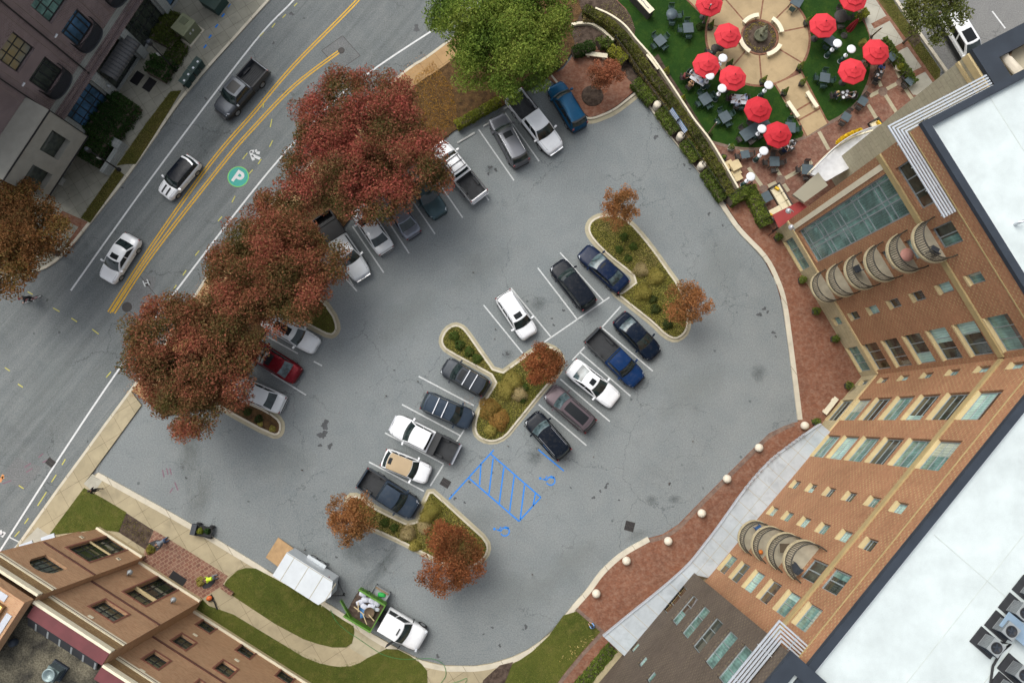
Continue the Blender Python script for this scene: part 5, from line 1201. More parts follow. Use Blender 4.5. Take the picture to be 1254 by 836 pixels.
for i, t in enumerate(lin(17, 0, 1)):
    q = t*(len(seg)-1.01); k = int(q); p = Vector(seg[k]).lerp(Vector(seg[k+1]), q-k); dd = (Vector(seg[k+1])-Vector(seg[k])).normalized()
    if i in (6, 11): continue
    a = math.atan2(dd.y, dd.x); b.obox((p.x+F2.n.x*.12, p.y+F2.n.y*.12, 3.12), (.10+.03*(i % 3 == 0), .03, .17), a); b.obox((p.x+F2.n.x*.03, p.y+F2.n.y*.03, 3.12), (.03, .10, .03), a+.2)
b.build('sign_letter_row', M['alu'], cn, org=ORG[bl.name]['org'])
# ---- sun screens: sloped brackets with five pale blades round the roof corners
zt = 20.95
def blades(mb, F, s0, s1, o, ext0):
    F.box(mb, s0-(o if ext0 else 0), s1, zt, zt+.07, o, o+.10)
m1 = Fac.__new__(Fac); m1.a = F1.a; m1.d = -F1.n; m1.n = -F1.d
b = MB()
for k in range(5):
    o = .12+k*.185; blades(b, F1, -.10, 5.42, o, True); blades(b, m1, -o+.001, 6.0, o, False)
sc1 = b.build('sun_screen', M['louver'], bl)
for F, t in [(F1, q) for q in (.3, 1.9, 3.5, 5.2)]+[(m1, q) for q in (1.2, 3.0, 4.8, 5.9)]:
    b = MB(); F.box(b, t, t+.06, zt-.07, zt-.002, 0, 1.0); b.build('bracket', M['acgrey'], sc1, org=ORG[bl.name]['org'])
m2 = Fac.__new__(Fac); m2.a = B2.a+B2.d*sB; m2.d = -B2.n; m2.n = -B2.d
b = MB()
for k in range(5):
    o = .12+k*.185; blades(b, B2, sB-.10, sB+16, o, True); blades(b, m2, -o+.001, 2.1, o, False)
sc2 = b.build('sun_screen', M['louver'], bl)
for F, t in [(B2, sB+q) for q in (.8, 3.0, 5.2, 7.4)]+[(m2, q) for q in (.4, 1.5)]:
    b = MB(); F.box(b, t, t+.06, zt-.07, zt-.002, 0, 1.0); b.build('bracket', M['acgrey'], sc2, org=ORG[bl.name]['org'])
# ---- stone wing with its own roof behind the first wing
WZ = 20.2
w0 = Vector(G2((1192,61), WZ)); w1 = Vector(G2((1225,120), WZ)); wd = (w1-w0).normalized(); W3 = Fac.__new__(Fac); W3.a = w0; W3.d = F1.d; W3.n = F1.n
st = thing('stone_tower', 'buff stone clad tower with dark coping standing behind the cafe and the brick building', 'building', (w0.x, w0.y, 0), 0, None, True)
Lw = max(6.0, -((F1.a-F1.n*0).dot(F1.d)-w0.dot(F1.d)) if False else (F1.a-w0).dot(F1.d)-.05)
b = MB(); W3.wall(b, 0, Lw, 0, WZ, []); b.build('wall', M['stoneT'], st, uvd=(F1.d.x, F1.d.y))
b = MB(); mm = Fac.__new__(Fac); mm.a = w0; mm.d = -F1.n; mm.n = -F1.d; mm.quad(b, 0, 15, 0, WZ, 0); b.build('end_wall', M['stoneT'], st, uvd=(F1.n.x, F1.n.y))
b = MB(); W3.box(b, -.05, Lw, WZ-.3, WZ, -1.15, .06); mm.box(b, 1.15, 15, WZ-.3, WZ-.004, -1.15, .05); b.build('coping', M['coping'], st)
b = MB(); W3.box(b, 0, Lw, WZ-.9, WZ-.35, .002, .18); W3.box(b, 0, Lw, WZ-1.6, WZ-1.35, .002, .12); b.build('cornice', M['buff'], st)
b = MB(); b.prism([tuple(w0-F1.n*1.0+F1.d*1.0), tuple(w0-F1.n*1.0+F1.d*Lw), tuple(w0-F1.n*15+F1.d*Lw), tuple(w0-F1.n*15+F1.d*1.0)], 0, WZ-.9, 0, 1); b.build('roof', [mat('beige_roof', (.42,.38,.28), .8, 0, .15, .6), M['stoneT']], st, uvd=(F1.d.x, F1.d.y))
b = MB()
for i in range(6): W3.box(b, 1.2, Lw-.2, WZ-.9, WZ-.78, -4.2-i*1.7, -4.0-i*1.7)
b.build('roof_rib', mat('beige_rib', (.50,.46,.35), .8), st)
x, y, z = G(1231, 75, WZ-.5); b = MB(); b.tube([(x-.6, y+1.0, z-.3), (x-.2, y+.5, z), (x+.9, y-.9, z), (x+1.3, y-1.2, z-.3)], .28, 8); b.build('duct', M['domeconc'], st)
b = MB(); b.tube([(x+.1, y+.2, z+.2), (x+.8, y+1.4, z+.1), (x+1.8, y+1.9, z+.15), (x+2.6, y+2.4, z)], .10, 6); b.build('pipe', mat('rusty_pipe', (.14,.085,.045), .8), st)
# entrance: flat stone canopy, red awning, curved white balcony with flowers
b = MB(); b.prism(PX([(971,238),(1002,211),(1014,227),(985,248)], 3.4), 3.1, 3.4); tag(b.build('entry_canopy', M['stoneT'], org=(*G2((985,240),3.2), 0)), 'flat stone entry canopy next to the red awning at the cafe end', 'canopy')
aw = thing('red_awning', 'small red canvas awning over the cafe railing at the building corner', 'awning', (*G2((968,262), 2.6), 0), 0, None, True)
P = PX([(946,263),(980,246),(989,254),(954,279)], 2.6); b = MB(); b.prism(P, 2.5, 2.6); b.build('canvas', M['awningred'], aw)
for p in P[:4]:
    b = MB(); b.tube([(p[0], p[1], 0), (p[0], p[1], 2.5)], .03, 6); b.build('post', M['black'], aw)
M['deckwhite'] = mat('white_deck', (.60,.61,.62), .6)
cb = thing('curved_balcony', 'white curved terrace with steel rail and a row of yellow flowers over the patio', 'balcony', (*G2((1035,185), 3.2), 0), 0, None, True)
oc = spline(PX([(991,212),(1004,198),(1022,181),(1040,170),(1058,163),(1072,159)], 3.2), 3); ic = PX([(1078,172),(1062,188),(1040,206),(1012,222)], 3.2)
b = MB(); b.prism(oc+ic, 2.9, 3.2); b.build('deck', M['deckwhite'], cb)
b = MB(); b.strip(oc, .06, -.06, 2.85, 3.3); b.build('edge_beam', M['cream'], cb)
for z in (3.7, 4.0, 4.25):
    b = MB(); b.tube([(x, y, z) for x, y in oc], .03 if z < 4.2 else .045, 6); b.build('rail', M['alu'], cb)
for x, y in oc[::2]:
    b = MB(); b.tube([(x, y, 3.2), (x, y, 4.25)], .03, 6); b.build('rail_post', M['alu'], cb)
fl = spline(PX([(1027,174),(1034,168),(1044,163),(1054,159)], 3.9), 7); pts = np.concatenate([cloud(90, .20, .24, 400+i)+np.array([x, y, 3.75]) for i, (x, y) in enumerate(fl)])
o = leaf_mesh('flower_box', pts, .07, [(.26,.17,.01),(.40,.26,.01),(.45,.32,.02),(.08,.09,.01)], M['leaf'], 77, 1, .5, .8, org=(*fl[0], 3.75)); tag(o, 'row of yellow flowers hung on the rail of the curved white terrace', 'flowers')
# two steel wall lamps and rooftop condensers
def wall_lamp(p, z, label, m='alu'):
    x, y, _ = G(*p, z); t = thing('wall_lamp', label, 'wall lamp', (x, y, z), rnd.uniform(-.4, .4), 'wall lamps')
    b = MB(); b.tube([(.30,-.25,.05),(.12,-.08,.22),(0,0,.18)], .035, 6); b.build('arm', M['acgrey'], t)
    b = MB(); b.lathe([(.05,.2),(.12,.16),(.26,-.06),(.25,-.10),(.10,-.08)], (0,0,0), 14); b.build('shade', M[m], t)
wall_lamp((966,258), 4.2, 'steel wall lamp above the red awning'); wall_lamp((969.5,278), 4.2, 'steel wall lamp at the stone corner below the red awning')
cx0 = G(1197, 795, ROOF)
k_ = 0
def condenser(u, v, lab):
    x, y, z = G(u, v, ROOF); a = math.atan2(F2.d.y, F2.d.x); t = thing('condenser_unit', lab, 'air conditioner', (x, y, ROOF-.30), a, 'rooftop condenser units'); t.scale = (.84,.84,.84)
    b = MB(); b.box(-.62, .62, -.85, .75, 0, .10); b.build('pad', M['membraneD'], t)
    b = MB(); b.box(-.44, .44, -.42, .42, .10, .98); b.build('housing', M['acgrey'], t)
    b = MB()
    for i in range(9): zz = .2+i*.085; b.box(-.455, .455, -.43, .43, zz, zz+.02)
    b.build('louvre', M['coping'], t)
    b = MB(); b.lathe([(.36,.981),(.36,1.0),(.30,1.0),(.30,.985),(0,.985)], n=22); b.build('fan_ring', M['membraneD'], t)
    b = MB()
    for i in range(5): b.obox((.13*math.cos(i*1.257), .13*math.sin(i*1.257), .994), (.13, .05, .006), i*1.257)
    b.lathe([(.07,.99),(.07,1.01),(0,1.015)], n=12); b.build('fan', M['coping'], t)
for u, v, l in [(1212,789,'condenser on a black pad, lowest of the front row on the white roof'),(1230,769,'second condenser from the bottom of the front row on the white roof'),(1247,747,'third condenser of the front row on the white roof'),(1264,725,'condenser at the right edge of the photo, fourth of the front row'),(1246,822,'condenser of the rear row nearest the front row on the white roof'),(1234,845,'condenser at the bottom edge of the photo on the white roof')]: condenser(u, v, l)
b = MB()
q = [G(u, v, ROOF-.2) for u, v in ((1213,836),(1216,815),(1226,798),(1238,788),(1226,786))]; b.tube(q, .06, 6); tag(b.build('roof_hose', M['black'], org=q[0]), 'black pipe bundle running between the rooftop condenser units', 'pipe')
b = MB(); x, y, z = G(1248, 772, ROOF+.3); b.obox((x, y, z), (.95, .45, .04), R(-40)); b.obox((x, y, z-.35), (.06, .06, .33)); tag(b.build('roof_panel_board', mat('blue_grey_panel', (.20,.28,.36), .4), org=(x, y, ROOF-.3)), 'blue grey sheet metal panel between the rooftop condensers', 'metal panel')

# ---- brick municipal building at the lower left
A1 = Fac((123,646),(178,681)); 
def off(F, o): q = Fac.__new__(Fac); q.d = F.d; q.n = F.n; q.a = F.a + F.n*o; return q
AM, AR = off(A1, -.5), off(A1, -1.45)
lb = thing('brick_hall', 'three storey tan red brick hall with striped cornices and dark grid windows', 'building', (A1.a.x, A1.a.y, 0), 0, None, True)
sM1 = AM.hit(241.4, 738.4)[0]; SL = 4.66; TOP = 13.4
def sz(F, k, x0, y0, pts): return [F.hit(x0+x/k, y0+y/k) for x, y in pts]
hl = [(1.18,3.25,.45,5.95)]; hla = (1.27,3.2,8.4,10.75)
b = MB(); A1.wall(b, 0, SL, 0, 11.85, hl+[hla]); 
A1.wall(b, 0, SL, 11.85, TOP, [], mi=1); mm = Fac.__new__(Fac); mm.a = A1.a+A1.d*SL; mm.d = -A1.n; mm.n = A1.d; mm.quad(b, 0, .5, 0, TOP, 0)
mm2 = Fac.__new__(Fac); mm2.a = A1.a; mm2.d = -A1.n; mm2.n = -A1.d; mm2.quad(b, 0, 14, 0, TOP, 0)
b.build('wall', [M['brickC'], M['brickC2']], lb, uvd=(A1.d.x, A1.d.y))
hm = [(SL+.35+2.2,SL+.35+4.2,4.2,8.1)]
sA, sE = SL+.02, sM1
c0 = (sA+sE)/2
hm = [(c0-1.0,c0+1.0,.05,5.9),(c0-1.0,c0+1.0,8.2,10.1)]
b = MB(); AM.wall(b, sA, sE, 0, 11.85, hm, .45); AM.wall(b, sA, sE, 11.85, TOP, [], mi=1)
mm = Fac.__new__(Fac); mm.a = AM.a+AM.d*sE; mm.d = -AM.n; mm.n = AM.d; mm.quad(b, 0, .96, 0, TOP, 0)
b.build('wall', [M['brickC'], M['brickC2']], lb, uvd=(A1.d.x, A1.d.y))
g0 = [(sE+1.15+3.87*i, sE+2.42+3.87*i) for i in range(5)]
hr = [(a, e, z0, z1) for a, e in g0 for z0, z1 in ((.5,2.1),(4.5,6.2),(8.55,10.2))]
b = MB(); AR.wall(b, sE, sE+24, 0, 11.85, hr); AR.wall(b, sE, sE+24, 11.85, TOP, [], mi=1); b.build('wall', [M['brickC'], M['brickC2']], lb, uvd=(A1.d.x, A1.d.y))
A1.window(lb, hl[0], M['frameD'], M['pane_green'], [.25,.75], [.15,.33,.66,.84], None, .11); 
b = MB(); A1.box(b, 1.18, 3.25, 2.98, 3.10, -.10, .02); b.build('transom', M['buff'], lb)
b = MB(); A1.wall(b, 1.25, 3.22, 9.7, 10.76, [], o=.004)
# arched head: brick spandrels cut by an arch
def arch(F, h, o=.0):
    c = (h[0]+h[1])/2; r = (h[1]-h[0])/2; zc = h[3]-r; b = MB()
    for sg in (-1, 1):
        arcp = [(c+sg*r*math.sin(t), zc+r*math.cos(t)) for t in lin(9, 0, PI/2)]
        pts = [(c+sg*r*1.0, h[3])]
        vs = [F.P(pts[0][0], pts[0][1]+.002, o)]+[F.P(t, z, o) for t, z in arcp]; b.add(vs, [(0,i,i+1) for i in range(1, 9)])
        vs = [F.P(t, z, q) for t, z in arcp for q in (o, o-.30)]; b.add(vs, [(2*i,2*i+1,2*i+3,2*i+2) for i in range(8)])
    return b
arch(A1, hla, .0).build('arch_head', M['brickC'], lb, uvd=(A1.d.x, A1.d.y))
A1.window(lb, hla, M['frameD'], M['pane_green'], [.25,.5,.75], [.3,.62], None, .07)
AM.window(lb, hm[0], M['frameD'], M['pane_green'], [.28,.72], [.35,.52,.72], None, .11, depth=.45); AM.window(lb, hm[1], M['frameD'], M['pane_green'], [.33,.66], [.5], None, .10)
b = MB(); AM.box(b, c0-1.0, c0+1.0, 4.0, 4.12, -.28, -.02); b.build('transom', M['buff'], lb)
for h in hr: AR.window(lb, h, M['frameD'], M['pane_green'], 2, 2, None, .09)
# borders, courses, cornices, base
def band(s_list, z0, z1, o0, o1, nm, m):
    b = MB()
    for F, a, e in s_list: F.box(b, a, e, z0, z1, o0, o1)
    return b.build(nm, m, lb)
SEG = [(A1, -.02, SL+.0), (AM, SL+.01, sE), (AR, sE+.01, sE+24)]
M['surround'] = mat('surround_brick', (.20,.075,.048), .85, 0, .2, 5)
M['brickdk'] = mat('dark_brick_course', (.115,.045,.03), .85, 0, .2, 4)
for z0, z1, o1, nm, m in ((0,.62,.14,'stone_base','buffstone'),(.62,.70,.20,'base_cap','cream'),(7.0,7.22,.05,'string_course','brickdk'),(11.72,11.88,.07,'cornice','cream'),(11.60,11.72,.05,'dentil_course','brickdk'),(11.46,11.60,.06,'cornice','cream'),(12.82,12.94,.07,'cornice','brickdk'),(12.94,13.10,.14,'cornice','cream'),(13.10,13.2,.08,'dentil_course','brickdk'),(13.2,13.44,.18,'cornice','cream')):
    band(SEG, z0, z1, .003, o1, nm, M[m])
for F, hs in ((A1, hl+[hla]), (AM, hm), (AR, hr)):
    for h in hs:
        a, e, c, d_ = h[:4]
        if h is hla: continue
        b = MB()
        F.box(b, a-.14, a, c, d_+.14, .002, .035); F.box(b, e, e+.14, c, d_+.14, .002, .035); F.box(b, a, e, d_, d_+.14, .002, .035); F.box(b, a-.14, e+.14, c-.14, c, .002, .05)
        b.build('window_surround', M['surround'], lb)
b = MB()
for F, u, v in ((A1,100,657.5),(A1,145,684)): s_, z_ = F.hit(u, v); F.box(b, s_-.16, s_+.16, z_-.16, z_+.16, .002, .03)
for F, u, v in ((AM,111,755),(AR,174,821),(AR,239,777),(AR,290,808)): s_, z_ = F.hit(u, v); F.box(b, s_-.20, s_+.20, z_-.13, z_+.13, .002, .03)
b.build('stone_plaque', M['cream'], lb)
b = MB()
for F, u, v in ((A1,100,657.5),(A1,145,684)): s_, z_ = F.hit(u, v); F.box(b, s_-.07, s_+.07, z_-.07, z_+.07, .031, .036)
b.build('plaque_hole', M['black'], lb)
# roofs: red coping, black upstand, gravel
b = MB(); AM.box(b, SL+.2, sE-.02, TOP-.05, TOP+.06, -.85, -.003); AR.box(b, sE+.0, sE+24, TOP-.05, TOP+.06, -.85, -.003); mm.box(b, .9, 9, TOP-.05, TOP+.055, -.80, -.003) if False else None
b.build('red_coping', M['redroof'], lb)
b = MB(); q0, q1 = AM, AR
for F, a, e in ((AM, SL+.2, sE-.4), (AR, sE+.4, sE+24)):
    b.add([F.P(a, TOP-.05, -.86), F.P(e, TOP-.05, -.86), F.P(e, TOP-.75, -1.75), F.P(a, TOP-.75, -1.75)], [(0,1,2,3)]); 
b.build('roof_upstand', M['membraneD'], lb)
b = MB()
for i in range(7): t = SL+.8+i*.95; b.add([AM.P(t, TOP-.045, -.84), AM.P(t+.14, TOP-.045, -.84), AM.P(t+.14, TOP-.73, -1.76), AM.P(t, TOP-.73, -1.76)], [(0,1,2,3)])
b.build('membrane_lap', M['acgrey'], lb)
b = MB(); b.prism([AM.P(SL-6, 0, -.6)[:2], AM.P(sE-.3, 0, -.6)[:2], AM.P(sE-.3, 0, -1.3)[:2], AM.P(sE+24, 0, -1.3)[:2], AM.P(sE+24, 0, -22)[:2], AM.P(SL-6, 0, -22)[:2]], 0, TOP-.78, 0, 1); b.build('gravel_roof', [M['gravel'], M['brickC']], lb, uvd=(A1.d.x, A1.d.y))
# left pavilion: raised roof with a brown lit soffit and pale panels
b = MB(); A1.box(b, -2, SL-.05, TOP+.05, TOP+.9, -5.0, -.22); b.build('attic', M['brickC'], lb, uvd=(A1.d.x, A1.d.y))
b = MB(); A1.box(b, -2, SL-1.2, TOP+.901, TOP+.95, -.85, -.40); A1.box(b, SL-.65, SL-.25, TOP+.901, TOP+.95, -4.6, -1.3); b.build('pale_panel', M['alu'], lb)
b = MB(); A1.box(b, -2, SL-.9, TOP+.9, TOP+1.2, -2.6, -1.0); A1.box(b, SL-2.0, SL-.75, TOP+.9, TOP+1.18, -5.0, -2.6); b.build('brown_soffit', M['woodbrown'], lb)
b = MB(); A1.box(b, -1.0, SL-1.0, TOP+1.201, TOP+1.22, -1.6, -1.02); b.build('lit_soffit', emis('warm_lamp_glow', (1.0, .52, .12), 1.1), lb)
b = MB()
for t in (.4, 1.6, 2.8): A1.box(b, t, t+.1, TOP+1.221, TOP+1.4, -2.6, -1.7)
b.build('roof_beam', M['cream'], lb)
x, y, z = G(62, 825, TOP); ef = thing('exhaust_fan', 'grey green exhaust fan with a round open top on the gravel roof', 'roof fan', (x, y, TOP-.78), math.atan2(A1.d.y, A1.d.x))
b = MB(); b.box(-.55, .55, -.5, .5, 0, .18); b.build('kerb_box', M['coping'], ef)
b = MB(); b.box(-.42, .42, -.40, .40, .18, .80); b.build('housing', mat('fan_green_grey', (.16,.21,.20), .5, .2), ef)
b = MB()
for i in range(6): b.box(-.43, .43, -.41, .41, .26+i*.09, .29+i*.09)
b.build('louvre', M['coping'], ef)
b = MB(); b.lathe([(.30,.80),(.42,.92),(.42,1.02),(.34,1.02),(.28,.86),(0,.84)], n=22); b.build('cowl', mat('fan_cowl', (.22,.28,.28), .4, .3), ef)
x, y, z = G(8, 790, TOP); b = MB(); b.lathe([(.25,0),(.25,.35),(.12,.45),(0,.46)], (x, y, TOP-.78), 12); tag(b.build('roof_vent', M['coping'], org=(x, y, TOP-.78)), 'small dark vent on the gravel roof at the left photo edge', 'roof vent')
for (u, v), l, F in (((159,700.5),'grey globe wall lamp left of the entrance on the brick hall',AM),((212.5,734),'grey globe wall lamp right of the entrance on the brick hall',AM)):
    s_, z_ = F.hit(u, v, .3); x, y, _ = F.P(s_, z_, .3); t = thing('wall_lamp', l, 'wall lamp', (x, y, z_), math.atan2(F.n.y, F.n.x), 'wall lamps on the hall')
    b = MB(); b.tube([(-.28,0,.05),(-.1,0,.28),(0,0,.2)], .04, 6); b.build('arm', M['acgrey'], t)
    b = MB(); b.lathe([(.0,-.22),(.14,-.18),(.22,-.04),(.22,.08),(.10,.2),(.0,.22)], (0,0,0), 14); b.build('lantern', M['acgrey'], t)
b = MB(); b.obox((*G2((216.5,710), KH), KH+.012), (.72, .50, .010), R(-32)); tag(b.build('door_mat', M['black'], org=(*G2((216.5,710), KH), KH)), 'black doormat at the entrance of the brick hall', 'doormat')
b = MB(); p = [G(u, v, KH) for u, v in ((195,723),(204,717.5),(208,722))]; AM.box(b, c0-.9, c0+.9, KH, KH+.03, .02, .14); b.build('door_threshold', M['yellow_line'], lb)
for i, (u, v, w, a) in enumerate([(50,662,1.0,.38),(23,671,.95,.25)]):
    s_ = [(u-6, v+2), (u+6, v-2)]; x, y, z = G(u*.985+10, v*.995, 3.0); t = thing('flat_awning', ['pale flat awning on the street side of the brick hall, nearer the lawn','pale flat awning on the street side of the brick hall, at the photo edge'][i], 'awning', (x, y, 3.0), R(20))
    b = MB(); b.box(-.55, .55, -.25, .25, -.06, .06); b.build('panel', M['louver'], t); b = MB(); b.box(-.58, .58, -.29, -.25, -.12, .08); b.build('fascia', M['acgrey'], t)

# ---- dark plum brick building at the upper left
T1 = Fac((212,13),(112,166)); 
db = thing('loft_building', 'dark plum brick loft building with pale stone piers and curved steel balconies', 'building', (T1.a.x, T1.a.y, 0), 0, None, True)
per = 4.63; HT = 17.0
wins = []
for i in range(-3, 4):
    c = 7.4+per*i
    g = (c-1.75, c+1.75, .25, 3.75); up = (c-1.16, c+1.16, 6.45, 8.85); u2 = (c-1.16, c+1.16, 9.95, 12.3)
    wins.append((g, up, u2, i))
small = [(15.1,15.9,7.3,8.2)]
holes = [w for q in wins if -3 <= q[3] <= 1 for w in q[:3]] + small
b = MB(); T1.wall(b, -9, 21, 0, HT, holes, .32, zones=[(0,4.0,1),(4.0,4.9,0),(4.9,5.55,1)]); b.build('wall', [M['brickD'], M['stoneD']], db, uvd=(T1.d.x, T1.d.y))
for g, up, u2, i in wins:
    if i > 1: continue
    T1.window(db, g, M['frameD'], M['pane_dark' if i in (-1,0) else 'pane_blue'], 5, [.38,.72], None, .10, depth=.32)
    T1.window(db, up, M['frameD'], M['pane_blue' if i in (0,-2) else 'pane_dark'], [.2,.5,.8], [.78], None, .12, depth=.32)
    T1.window(db, u2, M['frameD'], M['pane_amber' if i == 1 else 'pane_mid'], 3, 3, None, .09, depth=.32)
T1.window(db, small[0], M['frameD'], M['pane_blue'], 2, 1, None, .07, depth=.32)
for i in range(-4, 3):
    b = MB(); T1.box(b, 9.7+per*i-.36, 9.7+per*i+.36, 0, 4.0, .004, .40); b.build('stone_pier', M['stoneD'], db, uvd=(T1.d.x, T1.d.y))
    if i > -1: b = MB(); T1.box(b, 9.7+per*i+1.5 if i == 2 else 9.7+per*i-.05, 9.7+per*i+1.55 if i == 2 else 9.7+per*i+.05, 4.3, 16.8, .06, .16); b.build('downpipe', M['black'], db)
b = MB(); T1.box(b, -9, 21, 4.0, 4.25, .004, .30); T1.box(b, -9, 21, 4.62, 4.78, .004, .16); b.build('lintel_course', M['brickD'], db, uvd=(T1.d.x, T1.d.y))
b = MB()
for i in range(-4, 4): T1.box(b, 9.7+per*i+.5, 9.7+per*i+.56, 6, 16.9, .0, .05); T1.box(b, 9.7+per*i-.62, 9.7+per*i-.56, 6, 16.9, .0, .05)
b.build('brick_rib', mat('rib_brick', (.22,.17,.15), .9), db)
for i in range(-2, 3):
    b = MB(); T1.box(b, 7.4+per*i-.12+1.6, 7.4+per*i+.22+1.6, 9.0, 9.13, .0, .08); b.build('conduit_box', M['white'], db)
def steel_balcony(i):
    c = 7.4+per*i; z = 6.4; arc = [(c+1.35*math.cos(t), .95*math.sin(t)**.6 if math.sin(t) > 0 else 0) for t in lin(19, PI, 0)]
    b = MB(); b.prism([T1.P(t, 0, o)[:2] for t, o in arc], z-.18, z-.02); s_ = b.build('balcony', M['darkgrey'], db)
    b = MB()
    for zz in [z+.08+.11*k for k in range(10)]: b.tube([T1.P(t, zz, o) for t, o in arc], .022 if zz < z+1 else .04, 5)
    b.build('rail', M['black'], s_, org=ORG[db.name]['org'])
    if i == -1:
        b = MB(); b.obox((*T1.P(c-.3, 0, .55)[:2], z+.22), (.5, .3, .2), math.atan2(T1.d.y, T1.d.x)); b.build('cushion_seat', M['stopconc'], s_, org=ORG[db.name]['org'])
for i in (1, 0, -1, -2): steel_balcony(i)
# curved metal awning over the door
b = MB(); c = 7.0; 
b.grid(lambda t, a: T1.P(5.0+t*3.9, 2.75+.75*math.sin(a), .1+1.25*math.cos(a)), lin(14), lin(8, 0, PI/2)); aw = b.build('door_awning', mat('ribbed_steel', (.075,.075,.075), .5, .3, .15, 2), db)
b = MB()
for t in lin(12, 5.0, 8.9): b.tube([T1.P(t, 2.76+.75*math.sin(a), .1+1.26*math.cos(a)) for a in lin(7, 0, PI/2)], .03, 4)
b.build('awning_rib', M['darkgrey'], aw, org=ORG[db.name]['org'])
# stucco porch block with a balcony opening
b = MB(); PF = off(T1, 2.3)
PF.wall(b, 14.4, 21, 3.3, 8.2, [(15.6,17.5,4.6,6.9),(18.8,20.8,4.2,6.6)], .5)
pm = Fac.__new__(Fac); pm.a = PF.a+PF.d*14.4; pm.d = -PF.n; pm.n = -PF.d; pm.quad(b, 0, 2.3, 3.3, 8.2, 0)
b.add([PF.P(14.4,8.2,0),PF.P(21,8.2,0),PF.P(21,8.2,-2.3),PF.P(14.4,8.2,-2.3)], [(0,1,2,3)]); b.add([PF.P(14.4,3.3,0),PF.P(21,3.3,0),PF.P(21,3.3,-2.3),PF.P(14.4,3.3,-2.3)], [(0,1,2,3)])
b.build('porch_bay', M['stucco'], db, uvd=(T1.d.x, T1.d.y))
b = MB(); PF.box(b, 15.62, 17.48, 4.62, 6.88, -.9, -.45); PF.box(b, 18.82, 20.78, 4.22, 6.58, -.9, -.45); b.build('porch_opening', M['pane_dark'], db)
b = MB(); PF.box(b, 14.38, 14.46, 3.28, 8.3, .0, .06); PF.box(b, 14.38, 21, 8.2, 8.3, .0, .08); PF.box(b, 14.38, 21, 3.24, 3.34, 0, .08); b.build('porch_trim', M['black'], db)
b = MB(); PF.box(b, 13.2, 14.0, 0, 1.1, -2.2, 1.3); PF.box(b, 14.0, 16.5, 0, 1.0, .9, 1.3); b.build('porch_parapet', M['stoneD'], db, uvd=(T1.d.x, T1.d.y))
b = MB(); T1.box(b, -9, 21, HT-.4, HT, -.6, .12); b.build('coping', M['darkgrey'], db)
b = MB(); b.prism([T1.P(-9,0,-.5)[:2], T1.P(21,0,-.5)[:2], T1.P(21,0,-25)[:2], T1.P(-9,0,-25)[:2]], 0, HT-.5, 0, 1); b.build('roof', [M['membraneD'], M['brickD']], db, uvd=(T1.d.x, T1.d.y))
for (u, v), l in (((97,181),'grey wall lamp on the pale stone wall by the dark hedge'),((135,107),'grey wall lamp left of the curved metal awning'),((165,52),'grey wall lamp right of the curved metal awning')):
    s_, z_ = T1.hit(u, v, .5); x, y, _ = T1.P(s_, max(2.2, z_), .5); t = thing('wall_lamp', l, 'wall lamp', (x, y, max(2.2, z_)), math.atan2(T1.n.y, T1.n.x), 'wall lamps on the dark building')
    b = MB(); b.tube([(-.45,0,0),(-.15,0,.25),(0,0,.15)], .035, 6); b.build('arm', M['acgrey'], t)
    b = MB(); b.lathe([(.04,.18),(.10,.14),(.22,-.06),(.20,-.1),(.0,-.08)], (0,0,0), 14); b.build('shade', M['acgrey'], t)
for i, (u, v) in enumerate(((168,96),(183,104))):
    b = MB(); b.obox((*G2((u, v), KH), KH+.012), (.42, .62, .012), R(-32)); tag(b.build('door_mat', M['black'], org=(*G2((u, v), KH), KH)), ['black entrance mat closer to the curved metal awning','black entrance mat closer to the pavement of the dark building'][i], 'doormat')
# ------------------------------------------------------------------ cafe garden
M['umb'] = mat('red_umbrella_canvas', (.52, .022, .034), .85, 0, .06, 1.5)
M['umbdk'] = mat('crimson_umbrella_canvas', (.42, .010, .020), .85, 0, .06, 1.5)
M['slate'] = mat('slate_tabletop', (.060, .085, .098), .55, .1, .15, 3)
M['chairgreen'] = mat('dark_green_metal', (.018, .046, .040), .55, .2, .15, 4)
M['wicker'] = mat('dark_wicker', (.040, .034, .030), .8, 0, .25, 18)
M['cushion'] = mat('cream_cushion', (.62, .55, .38), .9, 0, .06, 4)
M['yellowc'] = mat('yellow_cushion', (.62, .40, .03), .9, 0, .06, 4)
M['wood'] = mat('weathered_wood', (.20, .14, .085), .85, 0, .25, 5)
M['planter'] = mat('dark_planter', (.045, .042, .038), .8, 0, .2, 3)
M['bronze'] = mat('mossy_stone', (.115, .115, .070), .85, 0, .3, 5)
GU = 'red cafe umbrellas'
